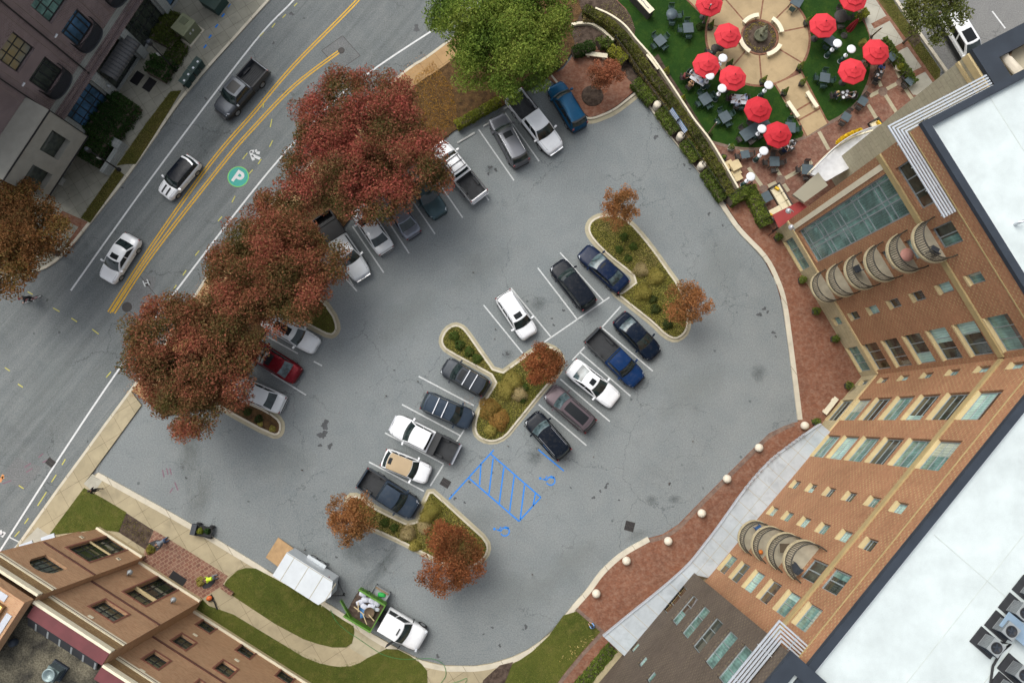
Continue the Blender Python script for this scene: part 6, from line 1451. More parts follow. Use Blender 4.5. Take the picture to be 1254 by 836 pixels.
def make_umbrella(m):
    t = thing('umbrella', 'red umbrella', 'umbrella', (0,0,0), 0, GU); r = 1.26
    b = MB(); b.tube([(0,0,.05),(0,0,2.72)], .03, 8); b.build('pole', M['wood'], t)
    b = MB(); b.lathe([(.32,0),(.32,.05),(.08,.09),(.06,.3),(0,.3)], n=18); b.build('foot', M['planter'], t)
    for nm, r0, z0, r1, z1 in (('canopy', r, 2.08, .62, 2.42), ('middle_tier', .80, 2.40, .34, 2.58), ('top_tier', .44, 2.57, .02, 2.74)):
        b = MB(); n = 8; P = []
        for rr, z in ((r0, z0-.09), (r0, z0), (lerp(r0, r1, .5), lerp(z0, z1, .46)), (r1, z1)):
            P.append([(rr*math.cos(2*PI*(k+.5)/n), rr*math.sin(2*PI*(k+.5)/n), z) for k in range(n)])
        vs = [p for q in P for p in q]
        b.add(vs, [(i*n+k, i*n+(k+1)%n, (i+1)*n+(k+1)%n, (i+1)*n+k) for i in range(3) for k in range(n)])
        b.build(nm, m, t)
    b = MB()
    for k in range(8): a = 2*PI*(k+.5)/8; b.tube([(.1*math.cos(a), .1*math.sin(a), 2.44), (r*.98*math.cos(a), r*.98*math.sin(a), 2.06)], .014, 4)
    b.build('rib_frame', M['wood'], t)
    b = MB(); b.lathe([(.035,2.74),(.045,2.79),(.0,2.85)], n=8); b.build('finial', M['black'], t)
    return proto(t)
ub, ud = make_umbrella(M['umb']), make_umbrella(M['umbdk'])
UM = [(869,3.5,0,'red umbrella at the top edge beside the leaning wooden post'),(891,43,0,'red umbrella left of the round fountain'),(865,79,0,'red umbrella over the diners nearest the low wall'),(897.5,95.5,0,'red umbrella between two white heaters below the fountain'),(929,133.5,1,'crimson umbrella over the long slate table'),(953.5,164.5,1,'crimson umbrella at the turf edge beside the brick patio'),(1010,31,0,'red umbrella right of the plaza over a grey table'),(1045.6,86.6,0,'red umbrella at the right turf beside the brick patio'),(1072.7,62,0,'red umbrella beside the far hedge and square grey table'),(1046.7,-2,0,'red umbrella cut by the top photo edge near the far pavement')]
used = set()
for u, v, k, l in UM:
    src = ud if k else ub; x, y, _ = G(u, v, 2.35)
    if src.name in used: o_ = dup(src, (x, y, KH), rnd.uniform(0, .6), l, GU); o_.rotation_euler.x = rnd.uniform(-.045, .045); o_.rotation_euler.y = rnd.uniform(-.045, .045)
    else: src.location = (x, y, KH); src.rotation_euler.z = rnd.uniform(0, .6); src['label'] = l; used.add(src.name)
x, y, _ = G(1033.5, 44, KH); t = thing('closed_umbrella', 'folded dark red umbrella standing on the right turf', 'umbrella', (x, y, KH), .4)
b = MB(); b.lathe([(.32,0),(.32,.06),(.06,.1),(0,.1)], n=18); b.build('foot', M['planter'], t)
b = MB(); b.tube([(0,0,.1),(0,0,2.75)], .03, 8); b.build('pole', M['wood'], t)
b = MB(); n = 16; prof = [(.26,.95),(.24,1.4),(.15,2.2),(.04,2.7)]
b.add([(r*(1+.28*(-1)**k)*math.cos(2*PI*k/n), r*(1+.28*(-1)**k)*math.sin(2*PI*k/n), z) for r, z in prof for k in range(n)], [(i*n+k, i*n+(k+1)%n, (i+1)*n+(k+1)%n, (i+1)*n+k) for i in range(3) for k in range(n)]); b.build('folded_canopy', mat('dark_red_canvas', (.22,.010,.016), .85), t)
# heaters
def make_heater():
    t = thing('patio_heater', 'heater', 'patio heater', (0,0,0), 0, 'white topped patio heaters')
    b = MB(); b.lathe([(.24,0),(.24,.10),(.20,.14),(.20,.55),(.15,.62),(0,.63)], n=18); b.build('tank_housing', M['chairgreen'], t)
    b = MB(); b.lathe([(.25,.02),(.255,.06),(.24,.10)], n=18); b.build('foot_ring', M['white'], t)
    b = MB(); b.tube([(0,0,.62),(0,0,1.75)], .035, 8); b.build('pole', M['black'], t)
    b = MB(); b.lathe([(.10,1.02),(.20,1.06),(.20,1.12),(.06,1.14)], n=18); b.build('collar', M['white'], t)
    b = MB(); b.lathe([(.11,1.75),(.14,1.85),(.14,2.1),(.10,2.16)], n=14); b.build('burner', M['acgrey'], t)
    b = MB(); b.lathe([(.40,2.16),(.405,2.18),(.30,2.21),(.12,2.24),(0,2.245)], n=24); b.build('reflector', M['white'], t)
    return proto(t)
ht = make_heater()
for i, (u, v, l) in enumerate([(885,72,'white heater between two red umbrellas, nearest the fountain'),(869,93.5,'white heater at the lower edge of the umbrella over the diners'),(884,109,'white heater left below the umbrella that stands under the fountain'),(941,105,'white heater at the lower plaza edge beside a conifer planter'),(932.7,158.5,'white heater over the end of the long slate table'),(935,185.5,'white heater on the brick patio below the crimson umbrella'),(919,217,'white heater at the railing corner beside the L shaped hedge'),(1025,54,'white heater on the right turf below the umbrella and grey table'),(1042,61,'white heater touching the umbrella at the right turf')]):
    x, y, _ = G(u, v, 2.2)
    if i == 0: ht.location = (x, y, KH); ht['label'] = l
    else: dup(ht, (x, y, KH), rnd.uniform(0, 6), l)
# tables and chairs
GT_ = 'slate cafe tables'; GCH = 'cafe chairs'
def make_table(w, d, top=M['slate'], rnd_=False):
    t = thing('cafe_table', 'table', 'table', (0,0,0), 0, GT_); b = MB()
    if rnd_: b.lathe([(w/2,.70),(w/2,.745),(0,.746)], n=26)
    else: b.box(-w/2, w/2, -d/2, d/2, .705, .745)
    b.build('tabletop', top, t)
    if rnd_:
        b = MB(); b.tube([(0,0,.05),(0,0,.7)], .05, 8); b.build('column', M['chairgreen'], t); b = MB(); b.lathe([(.3,0),(.3,.03),(.05,.06)], n=16); b.build('foot', M['chairgreen'], t)
    else:
        for sx in (-1, 1):
            for sy in (-1, 1): b = MB(); b.box(sx*(w/2-.07)-.025, sx*(w/2-.07)+.025, sy*(d/2-.07)-.025, sy*(d/2-.07)+.025, 0, .705); b.build('leg', M['chairgreen'], t)
    return proto(t)
def make_chair(m):
    t = thing('cafe_chair', 'chair', 'chair', (0,0,0), 0, GCH)     # faces +x
    b = MB(); b.box(-.23, .23, -.23, .23, .43, .465); b.build('seat', m, t)
    b = MB()
    for i in range(5): y = -.2+i*.1; b.box(-.27, -.24, y-.03, y+.03, .47, .86)
    b.box(-.275, -.235, -.24, .24, .84, .90); b.build('backrest', m, t)
    for sx in (-1, 1):
        for sy in (-1, 1): b = MB(); b.tube([(sx*.21, sy*.21, .43), (sx*.24, sy*.24, 0)], .016, 5); b.build('leg', m, t)
    for sy in (-1, 1): b = MB(); b.tube([(-.25, sy*.25, .66), (.1, sy*.26, .66), (.19, sy*.25, .45)], .017, 5); b.build('armrest', m, t)
    return proto(t)
tabs = {}; chs = {}
def table(u, v, w, d, a, label, z=.75, rnd_=False, top='slate'):
    key = (w, d, rnd_, top); x, y, _ = G(u, v, z+KH)
    if key not in tabs: tabs[key] = make_table(w, d, M[top], rnd_); o = tabs[key]; o.location = (x, y, KH); o.rotation_euler.z = a; o['label'] = label
    else: o = dup(tabs[key], (x, y, KH), a, label)
    return Vector((x, y)), a, w, d
WHERE = {0: 'right', 1: 'upper right', 2: 'upper', 3: 'upper left', 4: 'left', 5: 'lower left', 6: 'lower', 7: 'lower right'}
def chair_at(x, y, face, label, m='chairgreen'):
    if m not in chs: chs[m] = make_chair(M[m]); o = chs[m]; o.location = (x, y, KH); o.rotation_euler.z = face; o['label'] = label; return o
    return dup(chs[m], (x, y, KH), face, label)
def chairs(T, name, sides, m='chairgreen', gap=.22, spread=None, word='dark green'):
    c, a, w, d = T
    for s in sides:
        off = 0
        if isinstance(s, tuple): s, off = s
        r = (w if s % 2 == 0 else d)/2+gap; ang = a+s*PI/2
        x = c.x+r*math.cos(ang)-off*math.sin(ang); y = c.y+r*math.sin(ang)+off*math.cos(ang)
        wd = WHERE[int(round((ang % (2*PI))/(PI/4))) % 8]
        extra = '' if not off else (' near its left end' if -off*math.sin(ang) < 0 else ' near its right end')
        chair_at(x, y, ang+PI+rnd.uniform(-.12, .12), f'{word} chair {wd} of {name}{extra}', m)
T = table(823, 17, 1.05, 1.05, 0, 'round slate table on the left turf near the white topped counter', rnd_=True); chairs(T, 'the round slate table on the left turf', [1, 0, 3])
T = table(843, 34, .95, .95, R(4), 'square slate table beside the leaning wooden post on the left turf'); chairs(T, 'the square table beside the leaning post', [1, 2, 3])
T = table(808.5, 49.5, .92, .92, R(38), 'square slate table turned diagonally alone on the left turf'); chairs(T, 'the diagonal table alone on the left turf', [0, 1, 2, 3])
T = table(864, 121, 1.0, 1.0, R(32), 'square slate table by the low wall below the diners'); chairs(T, 'the square table by the low wall', [1, 2, 3, 0])
T = table(888, 143, .95, .95, R(30), 'square slate table left of the long table'); chairs(T, 'the square table left of the long table', [0, 1, 2, 3])
T = table(925, 157.5, 2.9, 1.05, R(33), 'long slate table under the crimson umbrella'); chairs(T, 'the long slate table', [(1,-.9),(1,0),(1,.9),(3,-.9),(3,0),(3,.9),2], 'wicker', word='black wicker')
T = table(968, 156, .95, .95, R(-5), 'square slate table half under the lower crimson umbrella'); chairs(T, 'the square table half under the crimson umbrella', [1, 0])
T = table(912.7, 189, .78, .72, R(10), 'small slate table on the patio beside a square planter'); chairs(T, 'the small patio table beside the square planter', [0, 2], 'wicker', word='dark wicker')
T = table(948.6, 197.6, .90, .90, R(0), 'square slate table on the brick patio below the crimson umbrella'); chairs(T, 'the patio table below the crimson umbrella', [0, 1, 2, 3], 'wicker', gap=.3, word='dark wicker')
T = table(989, 207.6, 1.0, .95, R(-6), 'square slate table on the patio next to the curved white terrace'); chairs(T, 'the patio table next to the white terrace', [1, 2, 3], 'wicker', word='brown wicker')
T = table(938.5, 241.5, .92, .80, R(-62), 'low blue slate table beside the cream corner sofa', z=.6)
T = table(1056.8, 123.6, .78, .78, R(-33+90), 'small slate table on the curved brick edge, upper of two'); chairs(T, 'the upper small table on the curved brick edge', [0, 2], 'wicker', word='dark wicker')
T = table(1036.5, 143, .78, .78, R(-33+90), 'small slate table on the curved brick edge, lower of two'); chairs(T, 'the lower small table on the curved brick edge', [2, 0], 'wicker', word='dark wicker')
T = table(1010.4, 95, .92, .88, R(-10), 'square slate table on the right turf below the heaters'); chairs(T, 'the square table on the right turf', [0, 1, 2, 3])
T = table(1115, 99, .80, .72, R(-50), 'square slate table at the far hedge nearest the brick building'); chairs(T, 'the far hedge table nearest the brick building', [3, 2], 'wicker', word='dark wicker')
T = table(1093, 69, .82, .75, R(-50), 'square slate table at the far hedge beside the red umbrella'); chairs(T, 'the far hedge table beside the umbrella', [2], 'wicker', word='dark wicker')
T = table(976, 2, 1.0, .9, R(-32), 'slate table at the upper right rim of the plaza'); chairs(T, 'the slate table at the upper right plaza rim', [1, 3])
T = table(1018, 49.5, 1.0, .9, R(-40), 'slate table under the right umbrella beside a heater'); chairs(T, 'the slate table under the right umbrella', [0, 2, 3])
T = table(1030, 20, 1.25, 1.25, 0, 'dark round table behind the right umbrella', rnd_=True, top='wicker'); chairs(T, 'the dark round table behind the right umbrella', [0, 1, 3], 'wicker', word='dark wicker')
T = table(876, 59, .8, .8, .3, 'round dark table on the left plaza rim', rnd_=True, top='wicker'); chairs(T, 'the round dark table on the left plaza rim', [0, 2], 'wicker', word='dark wicker')
TG1 = table(855.5, 96.5, 1.5, .8, R(-35), 'table set with plates for diners under the left umbrella', top='white'); chairs(TG1, 'the plate covered table under the left umbrella', [2, 0])
TG2 = table(905.5, 121.5, 1.5, .9, R(-5), 'table set with plates below the umbrella under the fountain', top='white'); chairs(TG2, 'the plate covered table below the fountain umbrella', [(3,.3)])
TG4 = table(1035.5, 115.5, .9, .8, R(12), 'dark table with white plates on the right turf', top='wicker')
TG5 = table(1077, 90, .9, .7, R(65), 'dark table with plates beside the far red umbrella', top='wicker'); 
TG3 = table(967, 180, .8, .7, R(20), 'dark table with plates at the turf edge below the crimson umbrella', top='wicker')
k = 0
for TT, nm, pos in ((TG1, 'plate on the diners table under the left umbrella', [(-.5,.15),(-.1,-.2),(.3,.15),(.55,-.15)]), (TG2, 'plate on the diners table below the fountain umbrella', [(-.5,.1),(0,-.2),(.45,.15)]), (TG4, 'plate on the dark table on the right turf', [(-.2,.2),(.22,.22),(.05,-.1),(-.28,-.25)]), (TG5, 'plate on the dark table beside the far umbrella', [(-.2,.1),(.2,-.1)]), (TG3, 'plate on the dark table at the turf edge', [(-.15,.1),(.15,-.1)])):
    c, a, w, d = TT
    for px, py in pos:
        b = MB(); b.lathe([(.05,0),(.12,.012),(.14,.03),(.13,.03),(.06,.012),(0,.012)], n=16)
        o = b.build('plate', M['white']); o.location = (c.x+px*math.cos(a)-py*math.sin(a), c.y+px*math.sin(a)+py*math.cos(a), KH+.748); tag(o, 'small white '+nm, 'plate', nm.replace('plate', 'plates'))
# fountain
ox, oy = G2((930,46), KH); t = thing('fountain', 'tiered mossy stone fountain in a round planting bed at the plaza centre', 'fountain', (ox, oy, KH))
b = MB(); b.lathe([(1.78,0),(1.78,.05),(1.62,.05),(1.60,.03)], n=40); b.build('brick_ring', M['brickpave'], t)
b = MB(); b.lathe([(1.60,.02),(1.5,.07),(0,.09)], n=36); b.build('planting_bed', M['mulch'], t)
b = MB(); b.lathe([(.55,.08),(.60,.35),(.62,.42),(.54,.42),(.50,.34),(0,.33)], n=26); b.build('basin', M['bronze'], t)
b = MB(); b.lathe([(.12,.33),(.10,.8),(.30,.95),(.40,1.02),(.34,1.02),(.10,.97),(.08,1.4),(.20,1.5),(.24,1.55),(.06,1.52),(.05,1.8),(.09,1.88),(0,1.98)], n=20); b.build('tier_column', M['bronze'], t)
g = np.random.default_rng(5); a = g.uniform(0, 2*PI, 420); r = g.uniform(1.1, 1.45, 420)
o = leaf_mesh('bed_flower', np.column_stack([r*np.cos(a), r*np.sin(a), g.uniform(.09,.16,420)]), .045, [(.10,.09,.02),(.25,.20,.03),(.06,.05,.03)], M['leaf'], 5, 1, .5, .7, t)
def arc_bench(a0, label):
    t = thing('curved_bench', label, 'bench', (ox, oy, KH), 0, 'curved cream benches round the fountain')
    A = lin(9, a0-R(24), a0+R(24)); b = MB(); b.prism([(1.78*math.cos(q), 1.78*math.sin(q)) for q in A]+[(2.16*math.cos(q), 2.16*math.sin(q)) for q in A[::-1]], .40, .48); b.build('seat', M['cream'], t)
    for q in (A[1], A[-2]): b = MB(); b.obox((1.97*math.cos(q), 1.97*math.sin(q), .2), (.16, .10, .2), q); b.build('leg', M['cream'], t)
arc_bench(R(118), 'curved cream bench at the upper left of the fountain'); arc_bench(R(32), 'curved cream bench at the upper right of the fountain'); arc_bench(R(212), 'curved cream bench at the lower left of the fountain'); arc_bench(R(-52), 'curved cream bench at the lower right of the fountain')
def bench(p, q, w, label, m='cream', h=.46, grp='straight cream benches'):
    A, B_ = Vector(G(*p, h+KH)), Vector(G(*q, h+KH)); c = (A+B_)/2; L = (A-B_).length; a = math.atan2((B_-A).y, (B_-A).x)
    t = thing('bench', label, 'bench', (c.x, c.y, KH), a, grp)
    b = MB(); b.box(-L/2, L/2, -w/2, w/2, h-.09, h); b.build('seat', M[m], t)
    for s_ in (-1, 1): b = MB(); b.box(s_*L*.36-.12, s_*L*.36+.12, -w*.36, w*.36, 0, h-.09); b.build('leg', M[m], t)
bench((965,124), (978,143), .36, 'cream bench on the left side of the plaza path'); bench((988.5,112), (1001,131), .36, 'cream bench on the right side of the plaza path')
bench((717.5,65), (744,68.5), .42, 'white bench at the head of the small brick plaza'); bench((1010,506), (1025,487), .42, 'cream bench by the inner corner of the brick building')
bench((793,66), (807,84), .36, 'cream slab bench along the low cafe wall'); 
# low wall between hedge and turf
b = MB(); b.strip(spline(PX([(729,10),(747,18),(765,31),(779,48),(800,72),(825,108),(850,146),(872,175),(904,230)], KH+.5), 4), .08, -.08, 0, KH+.55); tag(b.build('garden_wall', M['cream'], org=(*G2((800,72), KH), 0)), 'low cream garden wall curving along the cafe turf', 'wall')
b = MB(); b.strip(spline(PX([(700,30),(712,28),(725,29),(738,37),(752,50)], KH+.3), 5), .12, -.12, 0, KH+.32); tag(b.build('garden_wall', M['cream'], org=(*G2((725,30), KH), 0)), 'short curved cream kerb wall beside the mulch at the big green tree', 'wall')
# black picket fence behind the hedges, cafe railing
def fence(pts, h, label, org, m='black', step=.14):
    P = PX(pts, KH+h); t = thing('fence', label, 'fence', (*P[0], KH), 0, None, True)
    for z in (KH+h, KH+.15):
        b = MB(); b.tube([(x, y, z) for x, y in P], .025, 5); b.build('rail', M[m], t)
    b = MB()
    for a, c in zip(P[:-1], P[1:]):
        n = max(2, int(math.dist(a, c)/step))
        for i in range(n): x, y = lerp(a[0], c[0], i/n), lerp(a[1], c[1], i/n); b.box(x-.011, x+.011, y-.011, y+.011, KH+.1, KH+h)
    b.build('picket_screen', M[m], t)
    for x, y in P: b = MB(); b.box(x-.04, x+.04, y-.04, y+.04, KH-.02, KH+h+.06); b.build('post', M[m], t)
fence([(754,44),(771,68),(790,95),(812,127),(838,164),(862,198),(888,234)], 1.25, 'black picket fence running between the clipped hedge and the planting', 0)
fence([(893,240),(908,231),(921,223),(936,250),(952,279)], 1.15, 'black and cream railing round the L shaped hedge at the cafe end', 0)
b = MB(); P = PX([(821.5,134),(840,161.5)], 1.0); d = (Vector(P[1])-Vector(P[0])).normalized(); nn = Vector((-d.y, d.x))
bn = thing('banner', 'long blue and white striped banner hung on the black fence behind the hedge', 'banner', (*P[0], .4), math.atan2(d.y, d.x)); L = math.dist(*P)
b = MB()
for i in range(7): y0 = -.30+i*.085; b.add([(0,y0*.35,.6+y0*.9),(L,y0*.35,.6+y0*.9),(L,(y0+.085)*.35,.6+(y0+.085)*.9),(0,(y0+.085)*.35,.6+(y0+.085)*.9)], [(0,1,2,3)], i % 2)
b.build('cloth', [mat('banner_blue', (.12,.25,.50), .8), M['white']], bn); b = MB(); b.box(L*.47, L*.50, -.12, .14, .28, .92); b.build('strap', M['black'], bn)
# concrete domes and bollard spheres
for (u, v), l in (((805,128),'first pale concrete dome set in the clipped hedge from the plaza'),((834,166),'middle pale concrete dome set in the clipped hedge'),((860,202),'lowest pale concrete dome set in the clipped hedge')):
    x, y, _ = G(u, v, .7); b = MB(); b.lathe([(.36,0),(.36,.55),(.34,.66),(.24,.75),(0,.78)], n=22); o = b.build('concrete_bollard', M['domeconc']); o.location = (x, y, KH); tag(o, l, 'bollard', 'concrete domes in the hedge')
for (u, v), l in (((985,521),'round pale stone ball at the upper end of the white canopy'),((929,548),'round pale stone ball second from the upper end of the brick walk'),((890,586),'round pale stone ball where the brick walk narrows beside the canopy'),((859,628),'round pale stone ball in the middle of the curved brick walk'),((818,662),'round pale stone ball above the end of the white kerb'),((767,686),'round pale stone ball beside the white kerb, second from the lawn'),((730,726),'round pale stone ball nearest the lawn triangle')):
    x, y, _ = G(u, v, .42); t = thing('stone_ball', l, 'bollard', (x, y, KH), 0, 'round stone balls along the brick walk')
    b = MB(); b.lathe([(0,0)]+[(.36*math.sin(q), .40-.36*math.cos(q)) for q in lin(13, R(14), PI-.001)], n=24); b.build('ball', M['domeconc'], t)
    b = MB(); b.lathe([(.20,0),(.20,.07),(.12,.09)], n=16); b.build('foot', M['kerb'], t)
# planters
def planter(u, v, label, kind='cone', r=.24, h=1.0, pot='planter', ph=.45):
    x, y, _ = G(u, v, ph); t = thing('planter', label, 'planter', (x, y, KH), rnd.uniform(-.5, .5), 'planters')
    b = MB()
    if pot == 'round': b.lathe([(.24,0),(.34,.30),(.38,.42),(.33,.42),(.30,.36),(0,.36)], n=20)
    else: b.add([(sx*q, sy*q, z) for q, z in ((.20,0),(.25,ph),(.21,ph),(.21,ph-.05)) for sx, sy in ((-1,-1),(1,-1),(1,1),(-1,1))], [(i*4+k, i*4+(k+1)%4, (i+1)*4+(k+1)%4, (i+1)*4+k) for i in range(3) for k in range(4)]+[(12,13,14,15)])
    b.build('pot', M['domeconc' if pot == 'round' else pot], t)
    g = np.random.default_rng(int(u*3+v)); n = 360
    if kind == 'cone': f = g.uniform(0, 1, n)**1.4; a = g.uniform(0, 2*PI, n); rr = r*(1-f)*g.uniform(.6, 1.1, n)+.02; p = np.column_stack([rr*np.cos(a), rr*np.sin(a), ph+f*h])
    else: p = cloud(n, r*1.25, r*1.9, int(u)) + np.array([0,0,ph])
    leaf_mesh('plant', p, .055, HY if kind == 'yellow' else HB, M['leaf'], int(u), 1, .4, .5, t)
for a in [(870,33,'dark planter with a conifer beside the leaning wooden post'),(893,80,'dark planter with a conifer behind the heater at the plaza rim'),(934,100,'dark planter with a conifer at the lower plaza rim beside the heater'),(979,83,'dark planter with a leaning conifer at the right plaza rim, lower'),(988,28,'dark planter with a leaning conifer at the right plaza rim, upper'),(960,114,'planter with a green cone shrub left of the plaza path'),(982,102,'planter with a yellow green shrub right of the plaza path')]: planter(*a)
planter(895, 181, 'square pale planter with a round shrub at the turf corner on the patio', 'ball', .24, 1, 'stopconc'); planter(1101, 83, 'round pale stone pot with a shrub at the far hedge', 'yellow', .26, 1, 'round'); planter(886, 193, 'small dark pot by the garden wall beside the stacked cushions', 'ball', .14, .6); planter(944, 178, 'planter behind the lower crimson umbrella pole', 'ball', .24, 1)
for a in [(816,87,'lone green cone shrub at the low wall nearest the slab bench'),(836,121,'lone green cone shrub at the low wall below the diners')]:
    x, y, _ = G(a[0], a[1], .5); t = thing('cone_shrub', a[2], 'shrub', (x, y, KH)); g = np.random.default_rng(int(a[0])); n = 420; f = g.uniform(0, 1, n)**1.3; an = g.uniform(0, 2*PI, n); rr = .34*(1-f)*g.uniform(.6, 1.1, n)+.02
    leaf_mesh('foliage', np.column_stack([rr*np.cos(an), rr*np.sin(an), f*1.15]), .06, HY, M['leaf'], 3, 1, .4, .5, t); b = MB(); b.tube([(0,0,-.02),(0,0,.9)], [.03,.01], 5); b.build('stem', M['bark'], t)
for a in [(952.5,291,'dark pot with a round shrub at the upper end of the brick building base'),(982,343,'dark pot with a round shrub by the lowest balcony stack'),(999,381,'dark pot with a sparse shrub halfway along the brick building base'),(1022,415,'dark pot with a round shrub below the base window'),(1039,472,'dark pot with a round shrub near the inner building corner'),(999,516,'dark pot with a shrub between the bench and the canopy')]: planter(*a, 'ball', .30, .9, 'planter', .5)
planter(716, 829, 'dark pot with a shrub at the lower brick path beside the hedge', 'ball', .26, .8)
# leaning timber poles for the string lights, one with a shrub
def pole(u0, v0, u1, v1, h, label):
    x, y, _ = G(u0, v0, 0); x1, y1, _ = G(u1, v1, h); t = thing('timber_pole', label, 'pole', (x, y, KH), 0, 'timber light poles')
    b = MB(); b.tube([(0,0,-.05),(x1-x,y1-y,h)], [.075,.06], 8); b.build('shaft', M['wood'], t)
    b = MB(); b.lathe([(.07,0),(.075,.03),(0,.06)], (x1-x, y1-y, h), 8); b.build('cap', M['stopconc'], t)
    b = MB(); b.lathe([(.16,0),(.16,.05),(.08,.08)], n=12); b.build('foot', M['iron'], t)
pole(861, 29, 870, 7, 3.0, 'leaning timber pole over the left red umbrella'); pole(866, 166, 877, 151, 2.8, 'leaning timber pole beside the low wall near the square tables'); pole(1066, 46, 1079, 35, 2.8, 'leaning timber pole on the mulch behind the far umbrella')
shrub('dark', 'drooping green shrub at the foot of the left timber pole', 858, 32, .42, KH); shrub('dark', 'green shrub at the foot of the timber pole by the low wall', 868, 165, .38, KH); shrub('grass', 'wispy green plant beside the far timber pole', 1058, 52, .45, KH)
# counter with white top, sofa, armchair, stacked cushions
x, y, _ = G(788, 5, 1.0); t = thing('serving_counter', 'black serving counter with a white top at the upper cafe edge', 'counter', (x, y, KH), R(-50))
b = MB(); b.box(-1.5, 1.1, -.30, .30, 0, .95); b.build('cabinet', M['planter'], t); b = MB(); b.box(-1.53, 1.13, -.26, .34, .95, 1.0); b.build('worktop', M['cream'], t)
b = MB(); b.tube([(-.4,0,1.01),(-.1,.05,1.03),(.3,-.02,1.01),(.7,.03,1.03)], .035, 6); b.build('cable', M['acgrey'], t)
x, y, _ = G(955, 244, .4); t = thing('corner_sofa', 'dark wicker corner sofa with cream cushions and yellow pillows by the red awning', 'sofa', (x, y, KH), R(-62))
b = MB(); b.box(-1.35, 1.25, .42, .60, 0, .68); b.box(-1.35, -1.2, -.38, .42, 0, .60); b.box(1.25, 1.42, -1.7, .60, 0, .68); b.box(-1.2, 1.25, -.36, .42, 0, .26); b.box(.42, 1.25, -1.7, -.36, 0, .26); b.build('wicker_frame', M['wicker'], t)
for i in range(3): b = MB(); b.box(-1.18+i*.80, -.40+i*.80, -.36, .28, .26, .42); b.build('seat_cushion', M['cushion'], t); b = MB(); b.box(-1.16+i*.80, -.42+i*.80, .26, .43, .42, .72); b.build('back_cushion', M['cushion'], t)
for i in range(2): b = MB(); b.box(.46, 1.22, -1.05-i*.66, -.40-i*.66, .26, .42); b.build('seat_cushion', M['cushion'], t)
for (cx, cy) in ((-.95, .12), (.9, -1.6)): b = MB(); b.obox((cx, cy, .52), (.2, .09, .17), .5); b.build('pillow', M['yellowc'], t)
x, y, _ = G(1071.5, 153.5, .4); t = thing('armchair', 'dark wicker armchair with cream seat and a yellow pillow by the stone tower', 'armchair', (x, y, KH), R(-62))
b = MB(); b.box(-.48, .48, .34, .48, 0, .66); b.box(-.48, -.36, -.40, .34, 0, .56); b.box(.36, .48, -.40, .34, 0, .56); b.box(-.36, .36, -.40, .34, 0, .26); b.build('wicker_frame', M['wicker'], t); b = MB(); b.box(-.35, .35, -.39, .33, .26, .42); b.build('seat_cushion', M['cushion'], t); b = MB(); b.obox((.05, .2, .55), (.25, .09, .17), .2); b.build('pillow', M['yellowc'], t)
for i, (u, v, w, d, z, l) in enumerate([(892,202,.95,.75,.30,'beige cushion block at the back of the stacked set by the garden wall'),(901,202,.92,.85,.62,'beige cushion block on top of the stacked set by the garden wall'),(902,211,.85,.55,.32,'middle beige cushion block of the stacked set'),(904.5,217.5,.7,.5,.30,'lowest beige cushion block of the stacked set next to the heater')]):
    x, y, _ = G(u, v, z+KH); b = MB(); b.box(-w/2, w/2, -d/2, d/2, -.28 if z < .5 else -.30, 0); o = b.build('cushion_block', M['buffstone']); o.location = (x, y, KH+z+ (.003*i)); o.rotation_euler.z = R(28); tag(o, l, 'cushion', 'stacked beige cushions')
# ------------------------------------------------------------------ street furniture at the dark building
x, y, _ = G(229, 36, .9); t = thing('utility_cabinet', 'olive green utility cabinet with a hatch on a concrete pad by the pavement', 'utility box', (x, y, KH), R(-35))
mg = mat('olive_cabinet', (.125,.140,.080), .6, 0, .1, 3)
b = MB(); b.box(-.85, .85, -1.05, 1.05, 0, .1); b.build('pad', M['kerb'], t); b = MB(); b.box(-.70, .70, -.85, .85, .1, 1.55); b.build('housing', mg, t); b = MB(); b.add([(-.74,-.9,1.55),(.74,-.9,1.55),(.74,.9,1.55),(-.74,.9,1.55),(-.6,0,1.68),(.6,0,1.68)], [(0,1,5,4),(2,3,4,5),(1,2,5),(3,0,4)]); b.build('lid', mat('olive_lid', (.20,.215,.125), .6, 0, .1, 3), t); b = MB(); b.box(-.40, .25, -.05, .60, 1.60, 1.70); b.build('hatch', mg, t)
for q in (-.3, .1): b = MB(); b.box(.701, .715, q, q+.18, .9, 1.15); b.build('warning_label', M['stopconc'], t)
x, y, _ = G(262, 2, .7); t = thing('dumpster', 'dark green dumpster at the top photo edge beside the pavement', 'dumpster', (x, y, KH), R(-33)); b = MB(); b.box(-.9, .9, -.8, .8, .1, 1.1); b.build('bin_body', M['chairgreen'], t); b = MB(); b.box(-.95, .95, -.85, .0, 1.1, 1.16); b.box(-.95, .95, .01, .85, 1.1, 1.16); b.build('lid', mat('bin_lid', (.03,.055,.045), .5), t); b = MB(); b.box(-1.0, 1.0, -.9, .9, 0, .08); b.build('pad', M['walkgrey'], t)
